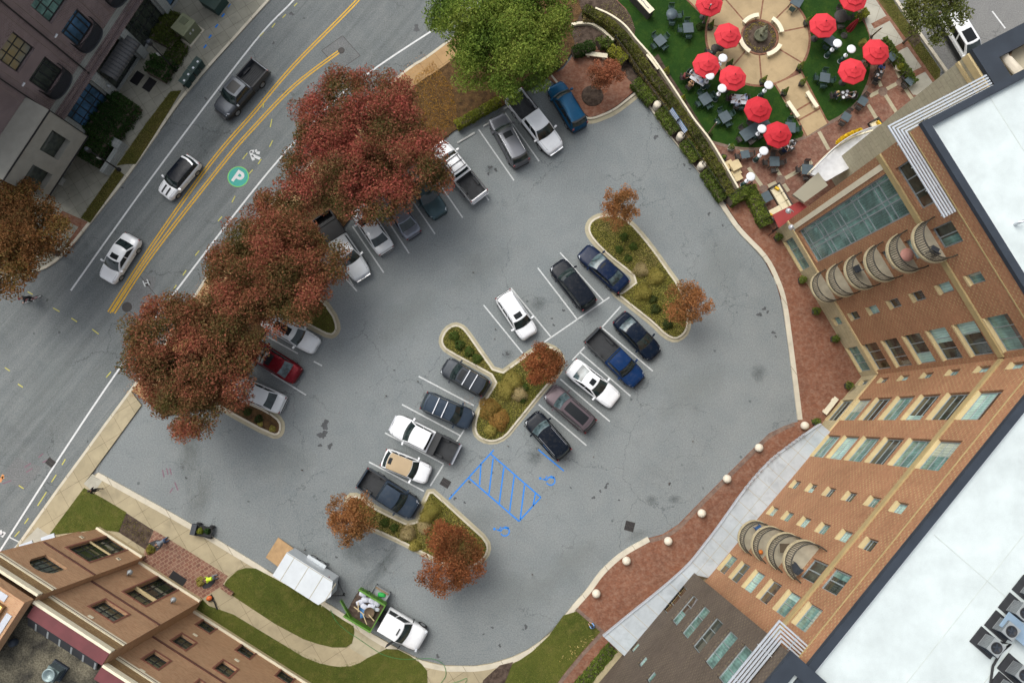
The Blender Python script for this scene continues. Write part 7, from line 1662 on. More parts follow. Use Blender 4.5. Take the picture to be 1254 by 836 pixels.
for i, (u, v) in enumerate([(242,76),(236.5,83.5),(230.5,91.5),(225.5,99)]):
    x, y, _ = G(u, v, 1.0); t = thing('wheelie_bin', ['dark green bin nearest the utility cabinet in the row of four','second dark green bin from the utility cabinet','third dark green bin from the utility cabinet','dark green bin closest to the grass strip in the row of four'][i], 'bin', (x, y, KH), R(-36), 'row of dark green bins on the pavement')
    b = MB(); b.add([(sx*q, sy*r_, z) for q, r_, z in ((.24,.26,.05),(.31,.34,.98)) for sx, sy in ((-1,-1),(1,-1),(1,1),(-1,1))], [(3,2,1,0),(4,5,6,7),(0,1,5,4),(1,2,6,5),(2,3,7,6),(3,0,4,7)]); b.build('bin_body', M['chairgreen'], t)
    b = MB(); b.box(-.34, .34, -.36, .36, .98, 1.04); b.build('lid', mat('green_lid', (.028,.055,.048), .5), t); b = MB(); b.box(.02, .20, -.09, .09, 1.041, 1.052); b.build('label_sheet', M['white'], t)
    for s_ in (-1, 1): b = MB(); b.tube([(-.26, s_*.28, .12), (-.26, s_*.36, .12)], .12, 12); b.build('wheel', M['rubber'], t)
def lamp_post(u, v, ut, vt, label):
    x, y, _ = G(u, v, KH); zt_ = 4.3; t = thing('street_lamp', label, 'street lamp', (x, y, KH), 0, 'black street lamps at the dark building')
    b = MB(); b.tube([(0,0,0),(0,0,.5),(0,0,zt_)], [.11,.07,.05], 10); b.build('post', M['black'], t); b = MB(); b.lathe([(.20,0),(.20,.12),(.11,.3)], n=14); b.build('foot', M['black'], t)
    b = MB(); b.lathe([(.06,zt_),(.20,zt_+.1),(.22,zt_+.35),(.10,zt_+.5),(0,zt_+.6)], n=14); b.build('lantern', M['black'], t); b = MB(); b.lathe([(.19,zt_+.52),(.19,zt_+.56),(0,zt_+.62)], n=14); b.build('lamp_cap', M['darkgrey'], t)
    b = MB(); b.box(-.32, -.06, -.02, .02, 2.5, 2.95); b.build('sign_plate', M['stopconc'], t)
lamp_post(215, 86, 188, 57, 'black street lamp beside the row of green bins'); lamp_post(146, 208, 113, 189, 'black street lamp on the grass strip by the long dark hedge')
# wheel stops
for i, (u0, v0, u1, v1) in enumerate([(560,175,581.5,162.5),(592,154.5,612,143),(654,114,675,100),(617,133,640,122),(536,192,549,184),(503,222,519,211),(478,240,494,230)]):
    A, B_ = Vector(G(u0, v0, .1)), Vector(G(u1, v1, .1)); c = (A+B_)/2; b = MB(); L = (A-B_).length; b.add([(sx*L/2, y_, z) for sx in (-1, 1) for y_, z in ((-.09,0),(-.07,.11),(.07,.11),(.09,0))], [(0,1,2,3)[::-1],(4,5,6,7),(0,4,5,1)[::-1],(1,5,6,2)[::-1],(2,6,7,3)[::-1]])
    o = b.build('wheel_stop', M['stopconc']); o.location = (c.x, c.y, .004); o.rotation_euler.z = math.atan2((B_-A).y, (B_-A).x); tag(o, ['concrete wheel stop at the head of the empty stall','concrete wheel stop in front of the grey SUV','concrete wheel stop beside the nose of the blue SUV','concrete wheel stop behind the white crew cab pickup','concrete wheel stop in front of the white rack pickup','concrete wheel stop at the stall of the dark teal coupe','concrete wheel stop at the stall of the steel blue sedan'][i], 'wheel stop', 'concrete wheel stops of the upper row')
# ------------------------------------------------------------------ landscapers: trailer, dump truck, tools
def fr(P, Q):
    A, B_ = Vector(G2(P)), Vector(G2(Q)); return A, (B_-A).normalized(), (B_-A).length
zt5 = lambda *p: Z(320, 640, 8.36, p)
A_ = Vector(G2(zt5(348,252), .25)); B_ = Vector(G2(zt5(802,540), .25)); d = (B_-A_).normalized(); L = (B_-A_).length
t = thing('box_trailer', 'white enclosed box trailer with ribbed roof and v shaped nose at the lower kerb', 'trailer', (A_.x, A_.y, 0), math.atan2(d.y, d.x)); Wd, Hh = 2.15, 2.35
mw = paint('trailer_white', (.55,.59,.61), 0, .4, .4)
nose = [(0,0),(L,0),(L+.25,-Wd*.45),(L-.15,-Wd*.86),(L-1.05,-Wd),(0,-Wd)]; nose = [(0,0),(L-.05,0),(L+.45,-Wd*.5),(L-.05,-Wd),(0,-Wd)]
b = MB(); b.prism(nose, .38, Hh); b.build('box_body', mw, t)
b = MB(); b.prism([(-.02,.02),(L-.04,.02),(L+.48,-Wd*.5),(L-.04,-Wd-.02),(-.02,-Wd-.02)], Hh, Hh+.03); rf_t = b.build('roof', mw, t)
b = MB()
for x in (.75, 2.15, 3.55, 4.75): b.box(x-.022, x+.022, -Wd, 0, Hh+.031, Hh+.045)
b.box(0, L-.1, -.07, -.03, Hh+.031, Hh+.048); b.build('roof_seam', M['gutter'], rf_t)
b = MB(); b.box(1.35, 3.15, .0, .26, .62, .80); b.build('fender', mw, t)
for x in (1.85, 2.65):
    for yy in (.12, -Wd-.06): b = MB(); b.tube([(x, yy-.10, .36), (x, yy+.10, .36)], .36, 18, smooth=False); w_ = b.build('wheel', M['rubber'], t); b = MB(); b.tube([(x, yy+.101, .36), (x, yy+.115, .36)], .2, 14, smooth=False); b.build('rim', M['rim'], w_)
b = MB(); b.add([(-.02,-.10,.42),(-.02,-Wd+.1,.42),(-1.75,-Wd+.1,.05),(-1.75,-.10,.05)], [(0,1,2,3)]); b.add([(-.02,-.10,.36),(-.02,-Wd+.1,.36),(-1.75,-Wd+.1,.0),(-1.75,-.10,.0)], [(3,2,1,0)]); b.add([(-1.75,-.1,.05),(-1.75,-Wd+.1,.05),(-1.75,-Wd+.1,0),(-1.75,-.1,0)], [(0,1,2,3)]); b.build('loading_ramp', mat('plywood', (.33,.21,.10), .8, 0, .15, 3), t)
b = MB(); b.tube([(L-.2,-.2,.45),(L+1.25,-Wd*.5,.45),(L-.2,-Wd+.2,.45)], .05, 6); b.build('tow_bar', M['black'], t); b = MB(); b.tube([(L+1.1,-Wd*.5,.0),(L+1.1,-Wd*.5,.75)], .045, 6); b.build('jack', M['black'], t)
b = MB(); b.box(L-.55, L-.48, .002, .03, 1.9, 2.05); b.build('marker_light', M['taillight'], t); b = MB(); b.box(L*.62, L*.75, -Wd-.32, -Wd, .45, .52); b.build('side_step', M['alu'], t)
# dump truck
zt4 = lambda *p: Z(400, 700, 7.6, p)
A_ = Vector(G2(zt4(545,545), 1.0)); B_ = Vector(G2(zt4(905,640), 1.0)); 
rear = Vector(G2(zt4(525,440), 1.2)); front = Vector(G2(zt4(895,650), .9)); d = (front-rear).normalized(); ang = math.atan2(d.y, d.x); L = (front-rear).length
t = thing('dump_truck', 'white crew cab truck with a lime green open dump body at the lower kerb', 'truck', (rear.x, rear.y, 0), ang); W = 2.05; hw = W/2; m = PAINT['white']
def tz(f): return interp([(0,1.18),(.5,1.2),(.62,1.2),(.70,1.15),(.9,1.08),(.97,.95),(1,.7)], f)
b = MB(); rings = []
for f in (0,.02,.3,.55,.62,.68,.75,.82,.9,.95,.98,1):
    w = hw*interp([(0,.96),(.03,1),(.75,1),(.88,.96),(.95,.88),(1,.70)], f); z = tz(f); x = f*L
    h = [(0,z+.05),(.4*w,z+.04),(.75*w,z),(.93*w,z-.06),(w,z-.2),(w,.62),(w*.9,.42)]; rings.append([(x,y,q) for y,q in h[::-1]]+[(x,-y,q) for y,q in h[1:]])
n = len(rings[0]); b.add([p for r in rings for p in r], [(i*n+k,i*n+k+1,(i+1)*n+k+1,(i+1)*n+k)[::-1] for i in range(len(rings)-1) for k in range(n-1)], 0, True); b.add(rings[0], [tuple(range(n))]); b.add(rings[-1], [tuple(range(n))])
xr0, xr1, xb0, xb1 = .05, L*.47, .0, L*.635; zr = 1.88
def ws(s, q, o=0): return (lerp(xb1, xr1, s)+.16*(1-q*q)-.08+o, q*lerp(hw*.93, hw*.80, s), lerp(1.2, zr, s)+.04*math.sin(PI*s)+o*1.2)
b.grid(ws, lin(5), lin(9,-1,1)); b.grid(lambda s, q: (lerp(xb0, xr0, s), q*lerp(hw*.93, hw*.80, s), lerp(1.2, zr, s)), lin(3), lin(9,-1,1), flip=True)
def sd(sg, u, s, o=0): return (lerp(lerp(xb0, xr0, s), ws(s, 1)[0], u), sg*(lerp(hw*.93, hw*.80, s)+o), lerp(1.2, zr, s)+.04*math.sin(PI*s)*u+o*.4)
for sg in (-1, 1): b.grid(lambda u, s: sd(sg, u, s), lin(4), lin(5), flip=sg < 0)
b.build('cab', m, t)
b = MB(); b.grid(lambda u, q: (lerp(xr0, ws(1, q)[0], u), q*hw*.80, zr+.05*(1-q**4)*math.sin(PI*(u*.9+.05))), lin(6), lin(9,-1,1), flip=True); b.build('roof_panel', m, t)
b = MB(); b.grid(lambda s, q: ws(s, q, .012), lin(6,.06,.94), lin(9,-.93,.93)); b.build('windshield', M['windshield'], t)
for sg in (-1, 1):
    for u0, u1 in ((.07,.42),(.48,.92)): b = MB(); b.grid(lambda u, s: sd(sg, u, s, .012), lin(3,u0,u1), lin(4,.1,.9), flip=sg < 0); b.build('side_window', M['sideglass'], t)
    b = MB(); b.obox((L*.60, sg*(hw+.18), 1.32), (.05,.11,.16), sg*.3); b.build('mirror', M['trim'], t)
    b = MB(); b.obox((L*.955, sg*hw*.80, .92), (.08,.14,.08), -sg*.3); b.build('headlight', M['headlight'], t)
    for x in (L*.82, -1.9): b = MB(); b.tube([(x, sg*(hw-.28), .42),(x, sg*(hw+.02), .42)], .42, 18, smooth=False); w_ = b.build('wheel', M['rubber'], t); b = MB(); b.tube([(x, sg*(hw+.021), .42),(x, sg*(hw+.035), .42)], .24, 14, smooth=False); b.build('rim', M['rim'], w_)
b = MB(); b.grid(lambda a, q: (L-.12*q*q+.02, q*hw*.62, lerp(.5,.85,a)), [0,1], lin(7,-1,1)); b.build('grille', M['chrome'], t)
b = MB(); b.obox((L*.42, 0, zr+.075), (.05,.28,.025)); b.build('roof_marker', M['trim'], t)
b = MB(); b.obox((L*.40, -hw-.35, 1.0), (.03,.42,.42), R(-28)); b.build('open_door', M['trim'], t)
mgreen = mat('lime_dump_body', (.085,.21,.022), .5, .1, .15, 2)
x0, x1, dw, zf, zt_ = -2.95, -.35, 1.20, .95, 1.75
b = MB(); b.box(x0, x1, -dw, dw, zf-.12, zf); b.build('bed_floor', M['mulch'], t)
b = MB(); b.box(x1-.08, x1, -dw, dw, zf, zt_+.15); b.build('front_board', mgreen, t)
for sg in (-1, 1):
    b = MB(); b.box(x0, x1-.08, sg*dw-.04, sg*dw+.04, zf, zt_)
    for i in range(7): xx = x0+.2+i*.36; b.box(xx, xx+.05, sg*(dw+.075)-.034, sg*(dw+.075)+.034, zf, zt_)
    b.box(x0, x1, sg*dw-.07, sg*dw+.07, zt_, zt_+.06); b.build('side_board', mgreen, t)
b = MB(); b.obox((x0-.05, -dw+.35, zf+.3), (.03, .95, .30), R(62)); b.build('tailgate', mgreen, t)
b = MB(); b.box(-3.0, .2, -.45, .45, .5, .8); b.build('chassis', M['black'], t)
def at(x, y, z): return (rear.x+d.x*x-d.y*y, rear.y+d.y*x+d.x*y, z)
mbag = mat('printed_sack', (.62,.63,.68), .7, 0, .15, 6, (.45,.48,.56)); 
for i, (x, y, z, a, l) in enumerate([(-2.5,.85,1.05,.2,'white sack at the rear left of the dump body load'),(-2.1,.55,1.12,.5,'white sack beside the rear left one on the green dump body'),(-1.55,.75,1.10,.1,'white sack along the far side board of the dump body'),(-1.15,.80,1.08,-.2,'white sack closest to the cab along the far side board'),(-1.35,.35,1.15,.4,'white sack next to the brown pot'),(-2.35,.15,1.08,.9,'white sack behind the blue tarp'),(-.85,.35,1.02,.3,'small white sack nearest the cab'),(-1.9,.05,1.12,.0,'white sack under the blue tarp edge')]):
    s_ = .22 if i != 6 else .15; b = MB(); b.grid(lambda u, v: (u*s_*1.5*(1-.12*v*v), v*s_*(1-.12*u*u), .13*math.sqrt(max(0,(1-u**4)*(1-v**4)))), lin(7,-1,1), lin(7,-1,1), flip=True); b.grid(lambda u, v: (u*s_*1.5*(1-.12*v*v), v*s_*(1-.12*u*u), -.10), [-1,1], [-1,1])
    o = b.build('sack', mbag); o.location = at(x, y, z); o.rotation_euler.z = ang+a; tag(o, l, 'sack', 'white sacks on the green dump body')
b = MB(); b.grid(lambda u, v: (u*.42, v*.24, .12*math.sin(3*u+v)*.6+.05*math.sin(7*v)), lin(9,-1,1), lin(7,-1,1), flip=True); o = b.build('tarp', mat('blue_tarp', (.03,.12,.26), .6)); o.location = at(-1.75,-.35,1.25); o.rotation_euler.z = ang-.9; tag(o, 'crumpled blue tarp on the dump body load', 'tarp')
b = MB(); b.lathe([(.30,0),(.42,.32),(.44,.36),(.38,.36),(.36,.30),(0,.31)], n=20); o = b.build('basket', mat('brown_basket', (.11,.075,.045), .9, 0, .3, 12)); o.location = at(-1.25,-.05,1.05); tag(o, 'round brown basket of soil on the dump body load', 'basket')
for i, (x, y, a, q) in enumerate([(-2.05,-.35,.3,.55),(-1.35,-.65,-.25,.5),(-2.3,-.1,-.6,.4),(-.9,-.3,.1,.35)]):
    b = MB(); b.box(-q, q, -.03, .03, -.02, .03); o = b.build('timber_stick', M['buffstone']); o.location = at(x, y, 1.34+.02*i); o.rotation_euler.z = ang+a-.4; tag(o, ['long timber stick across the blue tarp','timber stick in front of the brown basket','short timber stick behind the blue tarp','short timber stick nearest the cab'][i], 'timber', 'loose timber on the dump body')
x, y, _ = G(465.5, 727, .6); tb = thing('tool_tray', 'grey metal tool tray on legs beside the green dump body', 'tool tray', (x, y, 0), ang)
b = MB(); b.box(-.72,.72,-.48,.48,.5,.54); b.build('tray_floor', M['acgrey'], tb)
for q in ((-.72,-.68,-.48,.48),(.68,.72,-.48,.48),(-.72,.72,.44,.48),(-.72,.72,-.48,-.44)): b = MB(); b.box(q[0],q[1],q[2],q[3],.54,.78); b.build('tray_side', M['acgrey'], tb)
for sx in (-1,1):
    for sy in (-1,1): b = MB(); b.box(sx*.65-.03,sx*.65+.03,sy*.42-.03,sy*.42+.03,0,.5); b.build('leg', M['black'], tb)
b = MB(); b.box(-.60,.62,.30,.43,.60,.86); b.build('wood_slat', M['wood'], tb)
o = MB(); o.grid(lambda u, v: (u*.34*(1-.15*v*v), v*.20, .14*math.sqrt(max(0,(1-u**4)*(1-v**4)))+.02*math.sin(9*u)*math.cos(8*v)), lin(9,-1,1), lin(9,-1,1), flip=True); o = o.build('green_bag', mat('bright_green_bag', (.02,.36,.06), .6)); o.location = (x+.15*d.x, y+.15*d.y, .56); o.rotation_euler.z = ang+.5; tag(o, 'bright green bag lying in the metal tool tray', 'bag')
b = MB(); b.tube([(*G2(p, KH), KH+.05) for p in spline([(405,746),(412,760),(425,772),(440,782),(456,793),(470,801),(490,806),(510,806),(530,806),(543,813),(546,826),(540,838),(560,834),(572,830),(566,842)], 5)], .022, 5); tag(b.build('garden_hose', mat('green_hose', (.04,.20,.05), .5), org=G(470,801)), 'thin green garden hose trailing over the lawn and path', 'hose')
x, y, _ = G(249, 650, .5); t = thing('garden_cart', 'black four wheeled garden cart loaded with plants at the lower kerb', 'cart', (x, y, .0), R(-12))
b = MB(); b.box(-.95,.75,-.42,.42,.42,.48); b.build('cart_bed', M['black'], t)
for q in ((-.95,.75,-.42,-.38),(-.95,.75,.38,.42)): b = MB(); b.box(*q,.48,.72); b.build('side_rail', M['black'], t)
b = MB(); b.box(-.98,-.55,-.45,.45,.48,.78); b.build('engine_cover', M['darkgrey'], t)
for sx in (-.62,.55):
    for sy in (-1,1): b = MB(); b.tube([(sx,sy*.46-.07,.2),(sx,sy*.46+.07,.2)], .22, 16, smooth=False); b.build('wheel', M['rubber'], t)
b = MB(); b.tube([(.75,-.3,.5),(1.12,-.3,.95),(1.12,.3,.95),(.75,.3,.5)], .025, 6); b.build('handle', M['black'], t)
for i, (px, py, l) in enumerate([(-.25,-.05,'leafy green plant riding on the garden cart next to its engine cover'),(.35,.1,'dark plant heap on the handle end of the garden cart')]):
    org = (x+px*math.cos(R(-12))-py*math.sin(R(-12)), y+px*math.sin(R(-12))+py*math.cos(R(-12)), .5); o = leaf_mesh('potted_plant', cloud(260,.28,.35,60+i)+np.array(org), .07, [HY,HD][i], M['leaf'], 60+i, 1, .4, .5, org=org); tag(o, l, 'plant')
x, y, _ = G(257.5, 733, .25); t = thing('leaf_blower', 'orange backpack leaf blower with a black tube lying at the path start', 'leaf blower', (x, y, KH+.03), R(-58))
b = MB(); b.grid(lambda u, v: (.22*math.cos(u)*math.cos(v)-.1, .26*math.sin(u)*math.cos(v), .18+.2*math.sin(v)), lin(13,0,2*PI), lin(7,-PI/2,PI/2)); b.build('motor_housing', mat('tool_orange', (.60,.13,.03), .5), t); b = MB(); b.box(-.28,.16,-.24,.24,0,.06); b.build('frame', M['black'], t); b = MB(); b.tube([(.1,.1,.15),(.35,.18,.1),(.65,.12,.06),(1.05,.05,.05)], [.06,.06,.05,.06], 8); b.build('blower_tube', M['black'], t)
for (u, v), l, r in (((183,673),'small green bush being planted left of the hall entrance',.42),((245,712),'small green bush being planted right of the hall entrance',.42)): shrub('bush', l, u, v, r, KH)
b = MB(); ox_, oy_ = G2((189,669), KH)
for (u, v), l in (((190,668),'dark soil patch round the left new bush'),((254,713),'dark soil patch round the right new bush')): x, y = G2((u, v), KH); b = MB(); b.sheet([(x+.62*(1+.2*math.sin(3*q))*math.cos(q), y+.48*(1+.2*math.sin(2*q))*math.sin(q)) for q in lin(19,0,2*PI)[:-1]], KH+.008); b.build('soil_patch', M['membraneD'], kind='structure')
b = MB(); b.strip(PX([(271,718),(284,727.5)], KH+.3), .14, -.14, 0, KH+.35); b.strip(PX([(270,713),(274,705)], KH+.3), .1, -.1, 0, KH+.3) if False else None; tag(b.build('brick_wall', M['entrybrick'], org=G(275,722)), 'short low brick wall at the start of the lawn path', 'wall')
# ------------------------------------------------------------------ people
SK = {'light': (.45,.26,.18), 'tan': (.30,.16,.10), 'dark': (.12,.06,.04)}
def clothm(n, c): 
    if 'cloth_'+n not in M: M['cloth_'+n] = mat('cloth_'+n, c, .85, 0, .12, 9)
    return M['cloth_'+n]
POSE = {}
# joints: x forward, y left, z up; each pose: pelvis, chest, neck, head, then (shoulder, elbow, wrist, hand) and (hip, knee, ankle, toe) per side
def sym(arm, leg): return arm, arm, leg, leg
def pose(name, pel, wai, che, nek, head, armL, armR, legL, legR): POSE[name] = (pel, wai, che, nek, head, armL, armR, legL, legR)
pose('walk', (0,0,.95), (.01,0,1.12), (.03,0,1.32), (.04,0,1.47), (.07,0,1.62),
     [(.03,.19,1.40),(-.07,.25,1.14),(.0,.25,.90),(.03,.24,.82)], [(.03,-.19,1.40),(.06,-.25,1.13),(.20,-.22,.93),(.25,-.20,.87)],
     [(0,.10,.90),(.12,.10,.51),(.13,.10,.09),(.28,.11,.04)], [(0,-.10,.90),(.0,-.10,.50),(-.19,-.10,.12),(-.06,-.11,.04)])
pose('sit', (-.02,0,.55), (-.05,0,.72), (.0,0,.93), (.04,0,1.07), (.09,0,1.21),
     [(.0,.19,1.0),(.10,.27,.78),(.36,.20,.80),(.44,.17,.81)], [(.0,-.19,1.0),(.08,-.28,.79),(.34,-.14,.82),(.42,-.10,.83)],
     [(.0,.10,.53),(.44,.13,.54),(.46,.13,.10),(.62,.14,.04)], [(.0,-.10,.53),(.44,-.13,.54),(.40,-.14,.10),(.55,-.16,.04)])
pose('kneel', (-.30,0,.46), (-.16,0,.60), (.10,0,.66), (.26,0,.66), (.38,0,.68),
     [(.12,.18,.66),(.30,.26,.44),(.52,.16,.26),(.59,.13,.21)], [(.12,-.18,.66),(.34,-.25,.42),(.55,-.12,.24),(.62,-.09,.19)],
     [(-.30,.11,.44),(-.02,.15,.09),(-.44,.14,.08),(-.56,.14,.10)], [(-.30,-.11,.44),(-.05,-.15,.09),(-.46,-.14,.08),(-.58,-.14,.10)])
pose('bend', (-.16,0,.84), (-.03,0,.95), (.22,0,.92), (.36,0,.84), (.47,0,.78),
     [(.22,.18,.86),(.34,.24,.60),(.46,.16,.36),(.50,.13,.28)], [(.22,-.18,.86),(.36,-.23,.60),(.50,-.12,.38),(.55,-.09,.30)],
     [(-.16,.10,.80),(-.02,.14,.45),(-.12,.14,.09),(.04,.15,.04)], [(-.16,-.10,.80),(.02,-.13,.45),(-.10,-.15,.09),(.06,-.17,.04)])
pose('cycle', (-.25,0,.95), (-.14,0,1.10), (.10,0,1.25), (.20,0,1.36), (.30,0,1.47),
     [(.10,.18,1.28),(.24,.26,1.05),(.42,.22,.98),(.49,.20,.97)], [(.10,-.18,1.28),(.24,-.26,1.05),(.42,-.22,.98),(.49,-.20,.97)],
     [(-.25,.10,.92),(.14,.13,.72),(.02,.13,.32),(.16,.14,.26)], [(-.25,-.10,.92),(.06,-.13,.58),(-.08,-.13,.17),(.06,-.14,.11)])
pose('crouch', (-.12,0,.38), (-.04,0,.50), (.06,0,.66), (.12,0,.77), (.17,0,.88),
     [(.06,.14,.70),(.18,.18,.52),(.34,.10,.42),(.40,.08,.40)], [(.06,-.14,.70),(.20,-.18,.54),(.36,-.10,.44),(.42,-.08,.42)],
     [(-.12,.09,.36),(.20,.15,.42),(.02,.13,.08),(.16,.14,.04)], [(-.12,-.09,.36),(.20,-.15,.42),(.02,-.13,.08),(.16,-.14,.04)])
BODY = {}
def body_mesh(pname, slim):
    if (pname, slim) in BODY: return BODY[(pname, slim)]
    pel, wai, che, nek, head, aL, aR, lL, lR = POSE[pname]
    V, E, Rr, K = [], [], [], []
    def add(p, r, par, k):
        V.append(Vector(p)); Rr.append(r); K.append(k)
        if par is not None: E.append((par, len(V)-1))
        return len(V)-1
    s = .9 if slim else 1.0
    i0 = add(pel, .145*s, None, 1); i1 = add(wai, .125*s, i0, 0); i2 = add(che, .155*s, i1, 0); i3 = add(nek, .060, i2, 2)
    hv = Vector(head); nv = Vector(nek); ax = (hv-nv).normalized()
    i4 = add(nv.lerp(hv, .55), .072, i3, 2); i5 = add(hv+ax*.02, .098, i4, 2); add(hv+ax*.10, .070, i5, 2)
    for arm in (aL, aR):
        a = add(arm[0], .068*s, i2, 0); e = add(arm[1], .048*s, a, 0); w = add(arm[2], .033, e, 2); add(arm[3], .036, w, 2)
    for leg in (lL, lR):
        h = add(leg[0], .098*s, i0, 1); k = add(leg[1], .066*s, h, 1); a = add(leg[2], .045, k, 1); add(leg[3], .042, a, 3)
    me = bpy.data.meshes.new('person_skeleton'); me.from_pydata([tuple(v) for v in V], E, [])
    o = bpy.data.objects.new('person_skeleton', me); C.objects.link(o)
    md = o.modifiers.new('skin', 'SKIN'); md.use_smooth_shade = True
    for i, r in enumerate(Rr): me.skin_vertices[0].data[i].radius = (r, r*.86 if i in (0,1,2) else r)
    me.skin_vertices[0].data[0].use_root = True
    o.modifiers.new('sub', 'SUBSURF').levels = 1
    dg = bpy.context.evaluated_depsgraph_get(); dg.update(); out = bpy.data.meshes.new_from_object(o.evaluated_get(dg))
    bpy.data.objects.remove(o); bpy.data.meshes.remove(me)
    # hands: palm is the last arm joint; five unequal curled fingers, nose and ears joined on
    b = MB(); 
    for arm in (aL, aR):
        w, h = Vector(arm[2]), Vector(arm[3]); d = (h-w).normalized(); sd = d.cross(Vector((0,0,1))).normalized(); up = sd.cross(d)
        for j, L in enumerate((.062,.072,.068,.052)):
            p = h+d*.012+sd*(-.026+.0175*j); b.tube([p-d*.02, p+d*L*.5, p+d*L*.8-up*.02, p+d*L*.9-up*.045], [.010,.009,.008,.006], 5)
        sg = 1 if arm is aL else -1
        p = h-d*.02; b.tube([p, p-sd*sg*.045+d*.01, p-sd*sg*.055+d*.045-up*.01], [.012,.010,.007], 5)
    fwd = Vector((1,0,0)) if abs(ax.x) < .8 else Vector((.3,0,-1)).normalized(); fwd = (fwd-ax*fwd.dot(ax)).normalized(); lf = ax.cross(fwd)
    c = hv+ax*.02
    b.tube([c+fwd*.09+ax*.02, c+fwd*.122-ax*.015, c+fwd*.095-ax*.03], [.010,.016,.012], 6)
    for sg in (-1, 1): b.tube([c+lf*sg*.095-ax*.03, c+lf*sg*.112+ax*.0, c+lf*sg*.098+ax*.03], [.008,.014,.008], 5)
    nb = len(out.vertices); vs = [tuple(v.co) for v in out.vertices]+b.v; fs = [tuple(p.vertices) for p in out.polygons]+[tuple(i+nb for i in f) for f in b.f]
    nf = len(out.polygons); m2 = bpy.data.meshes.new('person'); m2.from_pydata(vs, [], fs)
    for i in range(4): m2.materials.append(M['black'])
    for p in m2.polygons:
        p.use_smooth = True
        if p.index >= nf: p.material_index = 2; continue
        q = sum((Vector(vs[i]) for i in p.vertices), Vector())/len(p.vertices); best = None
        for (i, j) in E:
            A, B_ = V[i], V[j]; t = max(0, min(1, (q-A).dot(B_-A)/max(1e-6, (B_-A).length_squared))); dd = (q-A.lerp(B_, t)).length - lerp(Rr[i], Rr[j], t)
            if best is None or dd < best[0]: best = (dd, K[j] if t > .35 or K[i] == K[j] else K[i])
        p.material_index = best[1]
    # hair cap and face marks
    hb = MB(); hb.grid(lambda u, v: c+ax*(.03+.105*math.sin(v))+(fwd*math.cos(u)+lf*math.sin(u))*(.112*math.cos(v)) - fwd*.014, lin(15,0,2*PI), lin(6,-.15,PI/2))
    fb = MB()
    for sg in (-1, 1): fb.tube([c+fwd*.092+lf*sg*.034+ax*.014, c+fwd*.104+lf*sg*.034+ax*.014], .010, 6)
    fb.tube([c+fwd*.088+lf*.024-ax*.058, c+fwd*.094-ax*.060, c+fwd*.088-lf*.024-ax*.058], .006, 5)
    BODY[(pname, slim)] = (m2, hb, fb); return BODY[(pname, slim)]
def person(label, x, y, z, face, pname, shirt, pants, hair=(.03,.02,.015), skin='light', slim=False, scale=1.0, extra=None, shoes=(.03,.03,.03), grp=None):
    m2, hb, fb = body_mesh(pname, slim)
    me = m2.copy(); sm = M.setdefault('skin_'+skin, mat('skin_'+skin, SK[skin], .6)); 
    for i, m in enumerate((clothm(shirt[0], shirt[1]), clothm(pants[0], pants[1]), sm, clothm('shoe%d' % int(shoes[0]*99), shoes))): me.materials[i] = m
    t = bpy.data.objects.new('person', me); C.objects.link(t); t.location = (x, y, z); t.rotation_euler = (0, 0, face); t.scale = (scale,)*3
    tag(t, label, 'person', grp)
    hb.build('hair', clothm('hair%d' % int(hair[0]*999), hair), t); fb.build('face', M['black'], t)
    if extra: extra(t)
    return t
BLK, NAVY, WHT, GRY, JEAN = ('black', (.012,.012,.014)), ('navy', (.015,.025,.07)), ('white', (.62,.63,.66)), ('grey', (.16,.18,.20)), ('denim', (.05,.09,.17))
def pxy(u, v, z): q = G(u, v, z); return q[0], q[1]
x, y = pxy(117, 600, .95); person('person in black clothing walking along the pavement beside the lawn', x, y, KH, R(170), 'walk', BLK, BLK, skin='tan')
def vest(t):
    b = MB(); b.grid(lambda u, v: (-.06+.36*u, .165*math.sin(v)*(1.0+.1*u), .66+.175*math.cos(v)+.01), lin(6,-.6,.62), lin(9,-1.75,1.75), flip=True)
    b.build('vest', mat('hi_vis_vest', (.52,.72,.03), .7), t)
x, y = pxy(197, 664, .6); person('person in grey kneeling over the left new bush at the hall entrance', x, y, KH, R(212), 'kneel', GRY, JEAN, skin='tan', hair=(.10,.09,.08))
x, y = pxy(257, 708.5, .6); person('person in a bright yellow green vest kneeling at the right new bush', x, y, KH, R(195), 'kneel', ('lime', (.42,.58,.04)), GRY, skin='tan', extra=vest)
x, y = pxy(726, 766, .4); person('person in a blue shirt crouching at the corner of the lawn triangle', x, y, KH, R(140), 'crouch', ('skyblue', (.16,.32,.62)), GRY, hair=(.02,.02,.02), slim=True)
# cyclist and bicycle
bx, by = pxy(39.5, 366.8, .35); q0, q1 = Vector(G2((45.5,364.7), .35)), Vector(G2((32.7,370.7), .35)); ang = math.atan2((q1-q0).y, (q1-q0).x); half = max(.52, (q1-q0).length/2)
t = thing('bicycle', 'red framed bicycle ridden across the side street by the brown tree', 'bicycle', (bx, by, .004), ang)
for xx in (-half, half):
    b = MB(); n = 24; b.tube([(xx+.33*math.cos(a), 0, .35+.33*math.sin(a)) for a in lin(n+1,0,2*PI)], .022, 6, cap=False); w_ = b.build('wheel', M['rubber'], t)
    b = MB()
    for k in range(8): a = PI*k/8; b.tube([(xx+.31*math.cos(a),0,.35+.31*math.sin(a)),(xx-.31*math.cos(a),0,.35-.31*math.sin(a))], .004, 4)
    b.build('spoke_set', M['alu'], w_)
b = MB(); S_, Hd, BB = (-.22,0,.86), (half-.14,0,.88), (-.06,0,.30)
for p, q in ((S_,BB),(S_,Hd),(BB,Hd),(S_,(-half,0,.35)),(BB,(-half,0,.35)),(Hd,(half,0,.35))): b.tube([p,q], .022, 6)
